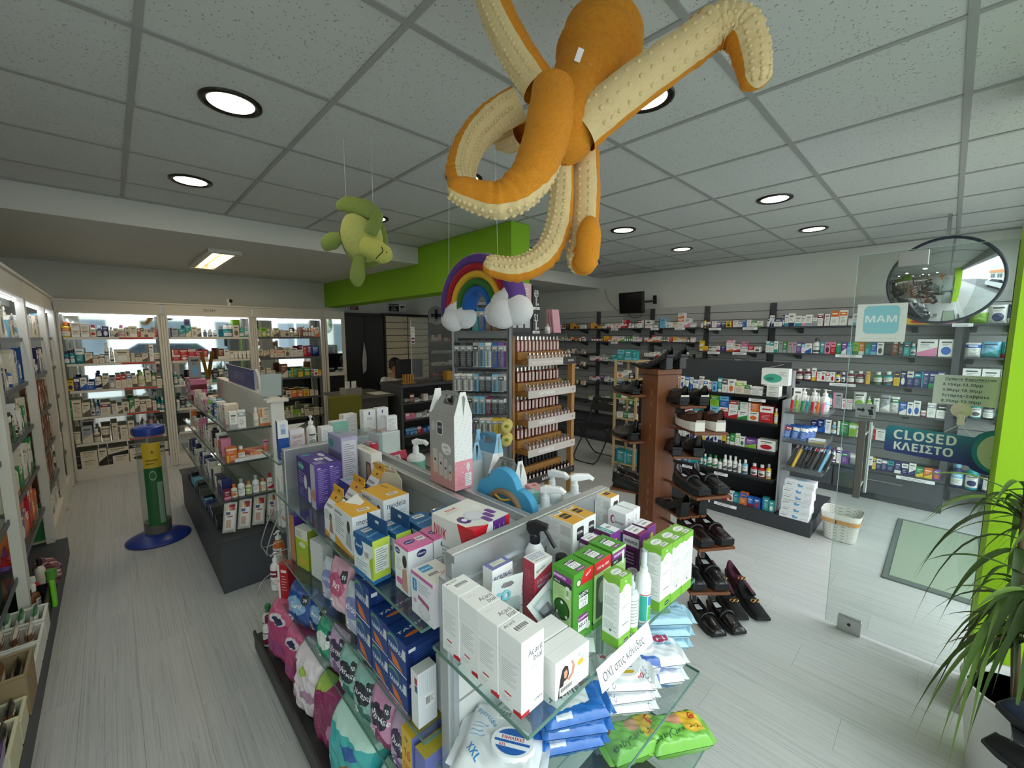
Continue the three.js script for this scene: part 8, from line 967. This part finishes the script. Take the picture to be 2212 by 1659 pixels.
function shoePair(kind, x, y, z, a, label, gap = 0.1, one) {
  shoeProto[kind] ??= shoeKinds[kind]();
  for (const s of one ? [0] : [-1, 1]) { const m = shoeProto[kind].clone(); m.position.set(x + s * Math.sin(a) * gap / 2, y, z + s * Math.cos(a) * gap / 2); m.rotation.y = a; top(m, 'shoe', label + (s < 0 ? ', farther shoe of the pair' : s > 0 ? ', nearer shoe of the pair' : ''), 'shoe', 'display shoes'); }
}
{
  const wt = (() => { const c = canvas(128, 512), g = c.getContext('2d'); fill(g, '#75452a'); for (let i = 0; i < 160; i++) fill(g, `rgba(${rnd() < 0.5 ? '60,28,10' : '190,120,70'},${rr(0.04, 0.16)})`, rr(0, 128), rr(-60, 512), rr(1, 4), rr(60, 300)); const t = new THREE.CanvasTexture(c); t.colorSpace = THREE.SRGBColorSpace; t.magFilter = THREE.LinearFilter; return t; })(), wood = new THREE.MeshStandardMaterial({ map: wt, roughness: 0.45 });
  const T = grp('shoe_tower', 'tall brown wooden tower with shelves of shoes', 'shoe stand', [-1.285, 0, -2.555], 0.38 + 0.8);           // local +x is away to the right
  mesh('post', at(rbx(0.15, 1.36, 0.15, 0.004), 0, 0.68, 0), wood, T); mesh('cap_board', at(rbx(0.19, 0.035, 0.19, 0.005), 0, 1.377, 0), wood, T); mesh('foot_board', at(rbx(0.5, 0.05, 0.5, 0.005), 0.0, 0.025, 0), wood, T);
  const lt = cell(60, 520, (g) => { fill(g, '#7d4726'); ['S', 'Y', '', 'E', 'L', '', '.', '', 'F', 'O', 'T', 'E'].forEach((c, i) => txt(g, c, 30, 24 + i * 42, 26, '#c9a585', { w: 'normal' })); });
  mesh('lettering', quadGeo(0.05, 0.9, lt), lt.s.mat, T, [-0.0753, 0.83, 0.02], [0, -HP, 0]);
  T.updateMatrixWorld(); const loc = (x, y, z) => T.worldToLocal(V(x, y, z));
  // shelves reach from the post out under each pair
  const ledge = (x, y, z, w, d, a) => { const q = loc(x, y, z); mesh('shelf', rbx(w, 0.016, d, 0.003), wood, T, [q.x, y - 0.009, q.z], [0, a - T.rotation.y, 0]); };
  const S = [['banded', -1.13, 1.18, -2.6, 2.4, 'black shoes with silver heel bands on the second shelf', 0.24, 0.16], ['sneaker', -1.02, 1.045, -2.57, 2.4, 'brown sneakers with thick white soles on a tower shelf', 0.3, 0.2], ['ankle', -1.12, 0.87, -2.58, 2.2, 'dark ankle boots on the tower shelf below the sneakers', 0.24, 0.16], ['chunky', -0.96, 0.7, -2.46, -0.55, 'black chunky loafers on the middle tower shelf', 0.26, 0.22], ['heel', -1.08, 0.53, -2.5, 2.6, 'black block-heeled shoes on the lower tower shelf', 0.24, 0.18], ['burgundy', -0.9, 0.44, -2.4, -0.6, 'burgundy chunky loafers jutting out over the floor', 0.26, 0.22], ['chunky', -0.88, 0.22, -2.33, -0.75, 'black chunky loafers on the lowest tower shelf', 0.26, 0.22]];
  for (const [k, x, y, z, a, lab, w, d] of S) { ledge(x, y, z, w, d, a); shoePair(k, x, y + 0.004, z, a, lab, 0.122); const q = loc(x, y, z); mesh('arm', rod([q.x, y - 0.026, q.z], [0, y - 0.026, 0], 0.009), wood, T); }
  shoePair('heel', -1.275, 1.3985, -2.545, 2.85, 'patent black block heels on top of the tower', 0.118);
  shoePair('loafer', -1.46, 1.224, -2.56, 2.6, 'patent black loafers on the shelf left of the tower', 0.118); ledge(-1.46, 1.22, -2.56, 0.26, 0.2, 2.6); shoePair('ankle', -1.46, 0.914, -2.56, 2.6, 'brown suede boots on the left of the tower', 0.118); ledge(-1.46, 0.91, -2.56, 0.26, 0.2, 2.6);
  for (const y of [1.22, 0.91]) { const q = loc(-1.46, y, -2.56); mesh('arm', rod([q.x, y - 0.026, q.z], [0, y - 0.026, 0], 0.009), wood, T); }
  shoePair('ankle', -1.52, 0.514, -2.68, 0.3, 'black ankle boots low on the left of the tower', 0.12); ledge(-1.52, 0.51, -2.68, 0.28, 0.22, 0.3); { const q = loc(-1.52, 0.51, -2.68); mesh('arm', rod([q.x, 0.484, q.z], [0, 0.484, 0], 0.009), wood, T); }
  const pole = grp('black_pole', 'thin black pole standing behind the shoe tower', 'pole', [-1.6, 0, -2.9]); mesh('shaft', cyl(0.016, 0.016, 1.25, 14).translate(0, 0.625, 0), blackM, pole); mesh('foot', cyl(0.09, 0.1, 0.02, 20).translate(0, 0.01, 0), blackM, pole);
  shoePair('loafer', -0.79, 0.004, -2.34, -0.62, 'patent black loafers on the floor by the tower', 0.118); shoePair('velvet', -0.73, 0.004, -2.58, -0.8, 'black velvet slippers with gold rings on the floor', 0.12); shoePair('wine', -0.86, 0.004, -2.77, -0.8, 'wine red slippers with gold rings on the floor', 0.118);
}
{
  const c = grp('folding_chair', 'black folding chair in front of the medicine wall', 'chair', [-3.1, 0, -4.48]), bk = mat('#18191b', 0.5), t = (p, r = 0.009) => tube(p, r, 30, 8);
  mesh('front_frame', merge([t([[-0.19, 0.77, -0.22], [-0.185, 0.44, -0.08], [-0.175, 0.03, 0.235], [-0.15, 0.012, 0.24], [0.15, 0.012, 0.24], [0.175, 0.03, 0.235], [0.185, 0.44, -0.08], [0.19, 0.77, -0.22]])]), bk, c); mesh('rear_frame', t([[-0.2, 0.46, 0.12], [-0.19, 0.04, -0.22], [-0.16, 0.012, -0.235], [0.16, 0.012, -0.235], [0.19, 0.04, -0.22], [0.2, 0.46, 0.12]]), bk, c);
  mesh('seat', at(rbx(0.38, 0.02, 0.36, 0.009, 2), 0, 0.45, 0.06), bk, c); const s = new THREE.Shape([[-0.2, 0], [0.2, 0], [0.19, 0.17], [-0.19, 0.17]].map((v) => new THREE.Vector2(...v))); s.holes.push(new THREE.Path([[-0.14, 0.09], [0.14, 0.09], [0.13, 0.13], [-0.13, 0.13]].map((v) => new THREE.Vector2(...v)))); mesh('backrest', new THREE.ExtrudeGeometry(s, { depth: 0.016, bevelSize: 0.003, bevelThickness: 0.003, bevelSegments: 1 }).rotateX(-0.35).translate(0, 0.62, -0.165), bk, c);
}
{
  const pine = mat('#c9ad7c', 0.6), r = grp('pine_rack', 'narrow pale pine rack of cartons beside the folding chair', 'rack', [-2.6, 0, -4.48]); for (const [x, z] of [[-0.14, 0.14], [0.14, 0.14], [-0.14, -0.14], [0.14, -0.14]]) mesh('leg', at(rbx(0.026, 1.32, 0.026, 0.003), x, 0.66, z), pine, r); for (const y of [0.07, 0.36, 0.62, 0.86, 1.1, 1.31]) mesh('shelf', at(rbx(0.3, 0.014, 0.3, 0.002), 0, y, 0), pine, r);
  const ys = [['cTB120x150 cTS110x140', 0.078], ['cNB90x130 cNB90x150 cWA60x100', 0.368], ['cWA80x60 cGA60x70 cWA70x60', 0.628], ['cGW70x150 cGW70x150 cGW70x150 cGT50x140', 0.868], ['cWO70x70 cWA60x90 cKW60x60', 1.108], ['cTS100x120 cTS100x120 cTS60x110', 1.318]];
  ys.forEach(([s, y], i) => row([-2.735, y, -4.35], 0, s, `on ${['floor-level', 'second', 'third', 'fourth', 'fifth', 'top'][i]} shelf of pine rack`, 'cartons on the pine rack', { len: 0.26, deep: 0.1 }));
}
// ---------- entrance: glass door, mirror, plant, mat, basket ----------
{
  const Z = -2.78, d = grp('door_1', 'frameless glass door leaf standing open beside the pillar', null, [0, 0, 0], 0, null, 'structure');
  mesh('pane', at(bx(0.54, 1.99, 0.01), -0.086, 1.011, Z), glassMat, d); mesh('polished_edge', merge([at(bx(0.002, 1.99, 0.0098), -0.357, 1.011, Z), at(bx(0.54, 0.002, 0.0098), -0.086, 2.007, Z)]), mat('#b9cfc8', 0.2), d); mesh('hinge_seal', at(bx(0.02, 2.0, 0.03), 0.178, 1.0, Z), blackM, d);
  const st = mat('#b9bab8', 0.32, { metalness: 0.8 });
  mesh('patch_fitting', at(rbx(0.105, 0.07, 0.03, 0.003), -0.152, 1.966, Z), st, d); const lk = mesh('lock_fitting', at(rbx(0.1, 0.08, 0.035, 0.003), -0.253, 0.04, Z), st, d); mesh('keyhole', cyl(0.008, 0.008, 0.004, 14).rotateX(HP).translate(-0.253, 0.05, Z + 0.019), blackM, lk);
  for (const s of [1, -1]) { const h = mesh('pull_handle', s > 0 ? at(rbx(0.03, 0.4, 0.012, 0.003), -0.272, 0.97, Z + 0.06) : cyl(0.012, 0.012, 0.38, 18).translate(-0.255, 0.965, Z - 0.055), s > 0 ? mat('#6b6660', 0.4, { metalness: 0.6 }) : metal('#d0d0ce', 0.25), d); for (const y of [0.83, 1.1]) mesh('standoff', cyl(0.007, 0.007, 0.05, 12).rotateX(HP).translate(-0.264, y, Z + s * 0.032), st, h); }
  const stick = (x0, x1, y0, y1, z, w, h, draw, name, lab, cat, extra) => { const c = cell(w, h, draw), m = mesh('', boardGeo(x1 - x0, y1 - y0, 0.0012, c, '#dcdcd6'), c.s.plain); m.position.set((x0 + x1) / 2, y0, z); top(m, name, lab, cat); return m; };
  stick(-0.341, -0.153, 1.572, 1.76, Z + 0.0058, 260, 260, (g, w, h) => { fill(g, '#dfe2d8'); rrect(g, 38, 14, 186, 190, 30, '#8fc9cf'); txt(g, 'MAM', 130, 104, 62, '#e4ece8', { sx: 1.15 }); txt(g, 'HERE YOU CAN FIND MAM', 130, 236, 15, '#c3c8c0', { w: 'normal' }); }, 'door_sticker', 'square sticker with pale turquoise logo on the glass door', 'sticker');
  stick(-0.036, 0.169, 1.287, 1.423, Z + 0.0058, 360, 240, (g) => { fill(g, '#cfd8c8'); ['Ωράριο Φαρμακείου', '8.15πμ-13.30μμ', '3.00μμ-18.30μμ', 'Τετάρτη+Σάββατο', '8.15πμ-13.30μμ'].forEach((t, i) => txt(g, t, i ? 50 : 60, 30 + i * 45, i ? 30 : 28, '#4a5a58', { a: 'left', w: 'bold' })); fill(g, '#4a5a58', 60, 46, 240, 2); }, 'opening_hours_notice', 'pale paper notice of opening hours on the glass door', 'notice');
  stick(-0.311, -0.232, 1.181, 1.255, Z + 0.0058, 120, 110, (g) => { fill(g, '#8f9490'); poly(g, [[10, 40], [40, 40], [40, 28], [58, 48], [40, 68], [40, 56], [10, 56]], '#20262a'); disc(g, 98, 26, 9, 9, '#20262a'); poly(g, [[70, 44], [100, 38], [108, 80], [84, 84], [80, 60]], '#20262a'); txt(g, 'ΤΡΑΒΗΞΤΕ', 60, 98, 17, '#2c3336'); }, 'push_sign', 'small grey door sign with an arrow and a figure', 'sign');
  // closed sign
  const s = grp('closed_sign', 'teal and navy closed sign hanging on the glass door', 'sign', [-0.0, 1.1, Z + 0.035], 0.0), sh = new THREE.Shape(); sh.moveTo(-0.17, -0.065); sh.lineTo(0.1, -0.08); sh.bezierCurveTo(0.13, -0.13, 0.27, -0.12, 0.27, -0.0); sh.bezierCurveTo(0.27, 0.11, 0.15, 0.12, 0.11, 0.052); sh.lineTo(-0.16, 0.065); sh.bezierCurveTo(-0.185, 0.065, -0.185, 0.05, -0.185, 0.04); sh.lineTo(-0.185, -0.05); sh.bezierCurveTo(-0.185, -0.06, -0.18, -0.065, -0.17, -0.065);
  const sc = cell(460, 250, (g, w, h) => { const gr = g.createLinearGradient(0, 0, 0, h); gr.addColorStop(0.2, '#1f7f80'); gr.addColorStop(0.75, '#22306e'); g.fillStyle = gr; g.fillRect(-3, -3, w + 6, h + 6); txt(g, 'CLOSED', 142, 96, 62, '#d8dcc8', { sx: 0.95 }); txt(g, 'ΚΛΕΙΣΤΟ', 140, 152, 54, '#d8dcc8', { sx: 0.95 }); disc(g, 372, 126, 76, 92, '#1f8a86'); disc(g, 376, 126, 64, 80, '#c6d6a2'); txt(g, 'A', 380, 120, 50, '#9fb98a', { w: 'normal' }); fill(g, '#9fb98a', 350, 148, 50, 5); });
  const sg = new THREE.ExtrudeGeometry(sh, { depth: 0.003, bevelEnabled: false, curveSegments: 12 }), u = sg.attributes.uv, ps = sg.attributes.position; for (let i = 0; i < u.count; i++) u.setXY(i, sc.u0 + (sc.u1 - sc.u0) * (ps.getX(i) + 0.19) / 0.46, sc.v0 + (sc.v1 - sc.v0) * (ps.getY(i) + 0.13) / 0.25); mesh('board', sg, sc.s.mat, s);
  mesh('suction_cup', merge([lathe([[0.001, 0.02], [0.012, 0.018], [0.016, 0.01], [0.034, 0]], 24).rotateX(HP).translate(0.06, 0.165, -0.025), at(rbx(0.024, 0.05, 0.012, 0.005, 2), 0.062, 0.125, 0)]), mat('#dcd8b4', 0.45), s); mesh('cord', merge([rod([0.062, 0.105, 0.002], [0.015, 0.06, 0.002], 0.0012, 5), rod([0.062, 0.105, 0.002], [0.1, 0.055, 0.002], 0.0012, 5)]), lineM, s);
}
{
  const m = grp('convex_mirror', 'round convex security mirror with black rim near the ceiling', 'mirror', [-0.08, 2.03, -4.75]); m.lookAt(-0.45, 1.55, 0); m.updateMatrixWorld(); const hk = m.worldToLocal(V(-0.08, CE, -4.86)).toArray(); const R = 0.325, a = 0.62, g = new THREE.SphereGeometry(R / Math.sin(a), 40, 20, 0, Math.PI * 2, 0, a).rotateX(HP).translate(0, 0, -R / Math.tan(a)); mesh('dome', g, mat('#d8dcdc', 0.02, { metalness: 1 }), m); mesh('rim', new THREE.TorusGeometry(R, 0.011, 10, 60), mat('#222a3a', 0.4), m); mesh('bracket', rod([0, 0, -0.06], hk, 0.012), steel, m);
  const mt = grp('door_mat', 'grey-green entrance mat seen through the glass door', 'mat', [0.06, 0, -4.24]); mesh('border', at(rbx(0.5, 0.012, 1.3, 0.005), 0, 0.006, 0), mat('#59625e', 0.9), mt); mesh('pile', at(rbx(0.43, 0.006, 1.2, 0.002), 0, 0.013, 0), mat('#8d9b86', 0.95), mt);
  const b = grp('shopping_basket', 'white perforated basket with a bent wood handle on the floor', 'basket', [-0.48, 0, -4.08]), sq = (w, d, y, r = 0.05) => { const s = []; for (let i = 0; i < 40; i++) { const t = i / 40 * Math.PI * 2, c = Math.cos(t), q = Math.sin(t); s.push([Math.sign(c) * Math.abs(c) ** 0.45 * w, y, Math.sign(q) * Math.abs(q) ** 0.45 * d]); } return s; };
  const P = [], I = [], ring = [[0.095, 0.085, 0], [0.1, 0.09, 0.01], [0.125, 0.115, 0.225]]; ring.forEach(([w, d, y]) => sq(w, d, y).forEach((p) => P.push(...p))); for (let r = 0; r < 2; r++) for (let i = 0; i < 40; i++) { const a2 = r * 40 + i, b2 = r * 40 + (i + 1) % 40; I.push(a2, a2 + 40, b2, b2, a2 + 40, b2 + 40); } for (let i = 1; i < 39; i++) I.push(0, i, i + 1); const bg = new THREE.BufferGeometry(); bg.setAttribute('position', new THREE.Float32BufferAttribute(P, 3)); bg.setIndex(I); bg.computeVertexNormals();
  const uvs = []; for (let r = 0; r < 3; r++) for (let i = 0; i < 40; i++) uvs.push(i / 2, ring[r][2] * 40); bg.setAttribute('uv', new THREE.Float32BufferAttribute(uvs, 2)); const dc = canvas(32, 32), dg = dc.getContext('2d'); fill(dg, '#d6d5cd'); disc(dg, 8, 8, 5, 5, '#a5a49c'); disc(dg, 24, 24, 5, 5, '#a5a49c'); const dt = new THREE.CanvasTexture(dc); dt.wrapS = dt.wrapT = THREE.RepeatWrapping; dt.colorSpace = THREE.SRGBColorSpace;
  mesh('perforated_wall', bg, new THREE.MeshStandardMaterial({ map: dt, roughness: 0.6, side: THREE.DoubleSide }), b); const band = (y0, y1, k, m2, nm) => { const p = [], ix = []; [y0, y1].forEach((y) => sq((0.1 + 0.025 * y / 0.225) + k, (0.09 + 0.025 * y / 0.225) + k, y).forEach((q) => p.push(...q))); for (let i = 0; i < 40; i++) ix.push(i, i + 40, (i + 1) % 40, (i + 1) % 40, i + 40, 40 + (i + 1) % 40); const g2 = new THREE.BufferGeometry(); g2.setAttribute('position', new THREE.Float32BufferAttribute(p, 3)); g2.setIndex(ix); g2.computeVertexNormals(); mesh(nm, g2, m2, b); };
  band(0.175, 0.228, 0.003, mat('#e9e8e0', 0.5, { side: THREE.DoubleSide }), 'rim'); band(0.15, 0.182, 0.007, mat('#cf9c62', 0.5, { side: THREE.DoubleSide }), 'wood_handle'); for (const y of [0.16, 0.172]) mesh('rivet', cyl(0.005, 0.005, 0.006, 10).rotateX(HP).translate(-0.02, y, 0.122), mat('#4a3a2c', 0.4), b);
}
// potted plant in front of the pillar
{
  const p = grp('potted_dracaena', 'tall leafy dracaena in a white pot by the green pillar', 'potted plant', [0.29, 0, -2.2]);
  mesh('pot', lathe([[0.001, 0], [0.12, 0], [0.16, 0.34], [0.165, 0.36], [0.15, 0.36], [0.145, 0.33], [0.001, 0.33]], 36), mat('#dcdcd8', 0.4), p); mesh('soil', cyl(0.145, 0.145, 0.01, 28).translate(0, 0.325, 0), mat('#3a2d22', 0.95), p);
  const stems = [[-0.07, 1.12, 0.02], [-0.02, 0.8, 0.05], [0.05, 1.0, -0.03]]; for (const [x, h, z] of stems) mesh('stem', tube([[x * 0.4, 0.32, z], [x * 0.8, h * 0.6, z * 1.5], [x, h, z * 2]], 0.012, 20, 7), mat('#6b5a40', 0.85), p);
  const green = ['#3f5a22', '#4d6b2a', '#5f7a34', '#34481e'].map((c) => mat(c, 0.45, { side: THREE.DoubleSide })), brown = mat('#6a5a48', 0.7, { side: THREE.DoubleSide });
  const leaf = (b, az, len, w, up, droop, m) => { if (Math.sin(az) < -0.35) len *= 0.5; const n = 9, P = [], I = [], d = V(Math.cos(az), 0, Math.sin(az)), s = V(-Math.sin(az), 0, Math.cos(az)); for (let i = 0; i <= n; i++) { const t = i / n, q = V(...b).addScaledVector(d, len * (t * 0.9 - 0.18 * t * t * droop)).add(V(0, len * (up * t - droop * t * t), 0)), ww = w * Math.sin(Math.min(1, 0.18 + t * 0.9) * Math.PI) ** 0.7 * (1 - t * 0.6); for (const k of [-1, 0, 1]) { const v = q.clone().addScaledVector(s, k * ww).add(V(0, k ? ww * 0.35 : 0, 0)); P.push(v.x, v.y, v.z); } } for (let i = 0; i < n; i++) for (let k = 0; k < 2; k++) { const a = i * 3 + k; I.push(a, a + 1, a + 3, a + 1, a + 4, a + 3); } const g = new THREE.BufferGeometry(); g.setAttribute('position', new THREE.Float32BufferAttribute(P, 3)); g.setIndex(I); g.computeVertexNormals(); mesh('leaf', g, m, p); };
  for (let i = 0; i < 70; i++) { const [x, h, z] = stems[i % 3], b = [x, h - rr(0, 0.14), z * 2], az = rr(0, 6.28), droop = rr(0.5, 1.5); if (Math.cos(az) > 0.3 && x > 0) continue; leaf(b, az, rr(0.24, 0.44), rr(0.011, 0.018), rr(0.3, 0.95), droop, green[i % 4]); }
  for (let i = 0; i < 60; i++) { const [x, h, z] = stems[i % 3], b = [x, rr(0.62, h), z * 1.8], az = rr(0, 6.28); leaf(b, az, rr(0.28, 0.5), rr(0.009, 0.016), rr(-0.1, 0.3), rr(0.9, 1.5), green[(i * 3) % 4]); }
  for (let i = 0; i < 34; i++) { const b = [rr(-0.06, 0.02), rr(0.55, 0.66), rr(-0.03, 0.05)], az = rr(1.2, 5.0); leaf(b, az, rr(0.2, 0.36), rr(0.006, 0.01), rr(0.0, 0.4), rr(0.5, 1.1), i % 3 ? brown : green[3]); }
  shoePair('navy', 0.33, 0.404, -1.93, 2.6, 'navy shoe resting by the plant pot', 0.1, 1); shoePair('velvet', 0.31, 0.294, -1.9, 2.7, 'black velvet shoe with gold trim by the plant pot', 0.1, 1); shoePair('burgundy', 0.29, 0.174, -1.83, 2.7, 'burgundy shoe lowest by the plant pot', 0.1, 1);
  const r = grp('window_shoe_riser', 'dark stepped riser for shoes beside the plant', 'display riser', [0.34, 0, -1.9]); for (const [y, z] of [[0.17, 0.07], [0.29, 0.0], [0.4, -0.03]]) mesh('step', at(bx(0.22, 0.012, 0.12), 0, y - 0.007, z), blackM, r); mesh('back_post', at(bx(0.03, 0.4, 0.03), 0.09, 0.2, 0), blackM, r);
}
// the pharmacist behind the counter
{
  const J = { hip: [0, 0.46, 0, 0.15], chest: [0.04, 0.86, 0, 0.15], sL: [0.03, 0.95, 0.16, 0.06], sR: [0.03, 0.95, -0.16, 0.06], eL: [0.12, 0.72, 0.22, 0.045], eR: [0.12, 0.72, -0.22, 0.045], wL: [0.34, 0.8, 0.12, 0.034], wR: [0.34, 0.8, -0.12, 0.034], neck: [0.05, 1.03, 0, 0.05], head: [0.09, 1.16, 0, 0.085], crown: [0.07, 1.22, 0, 0.08] };
  const p = grp('person', 'seated person with dark hair behind the monitor', 'person', [-5.72, 0, -3.02]), bones = [['hip', 'chest'], ['chest', 'sL'], ['chest', 'sR'], ['sL', 'eL'], ['eL', 'wL'], ['sR', 'eR'], ['eR', 'wR'], ['chest', 'neck']];
  const cap = (a, b) => { const A = V(...J[a]), B = V(...J[b]), g = new THREE.CylinderGeometry(J[b][3], J[a][3], A.distanceTo(B), 16, 4); g.applyQuaternion(new THREE.Quaternion().setFromUnitVectors(V(0, 1, 0), B.clone().sub(A).normalize())); const c = A.add(B).multiplyScalar(0.5); return [g.translate(c.x, c.y, c.z), new THREE.SphereGeometry(J[b][3], 16, 12).translate(...J[b].slice(0, 3))]; };
  mesh('clothing', merge([...bones.slice(0, 7).flatMap(([a, b]) => cap(a, b)), new THREE.SphereGeometry(0.15, 16, 12).translate(...J.hip.slice(0, 3))]), mat('#dfe0de', 0.8), p);
  mesh('body', merge([...cap('chest', 'neck'), new THREE.SphereGeometry(0.085, 24, 18).scale(1, 1.28, 0.88).translate(0.09, 1.16, 0), new THREE.SphereGeometry(0.014, 10, 8).scale(1.2, 1.4, 0.9).translate(0.178, 1.15, 0), ...[0.032, -0.032].map((z) => new THREE.SphereGeometry(0.03, 10, 8).scale(0.5, 1, 0.35).translate(0.08, 1.15, z * 2.5))]), mat('#b98468', 0.6), p);
  mesh('hair', new THREE.SphereGeometry(0.1, 24, 16, 0, Math.PI * 2, 0, Math.PI * 0.62).scale(1, 1.18, 0.98).rotateZ(0.5).translate(0.072, 1.175, 0), mat('#161214', 0.6), p);
  for (const z of [0.03, -0.03]) mesh('eye', new THREE.SphereGeometry(0.008, 8, 6).translate(0.168, 1.172, z), mat('#221a18', 0.3), p); mesh('mouth', at(bx(0.004, 0.006, 0.035), 0.17, 1.1, 0), mat('#8a4a44', 0.6), p);
  const st = grp('office_stool', 'black stool under the seated person', 'stool', [-5.72, 0, -3.02]); mesh('seat', cyl(0.18, 0.17, 0.06, 24).translate(0, 0.28, 0), blackM, st); mesh('column', cyl(0.025, 0.03, 0.25, 12).translate(0, 0.125, 0), steel, st); mesh('base', cyl(0.2, 0.22, 0.02, 24).translate(0, 0.01, 0), blackM, st);
}
scene.traverse((o) => { if (o.isMesh) { o.castShadow = true; o.receiveShadow = true; } if (o.isPointLight || o.isSpotLight) o.castShadow = true; });
renderer.render(scene, camera);
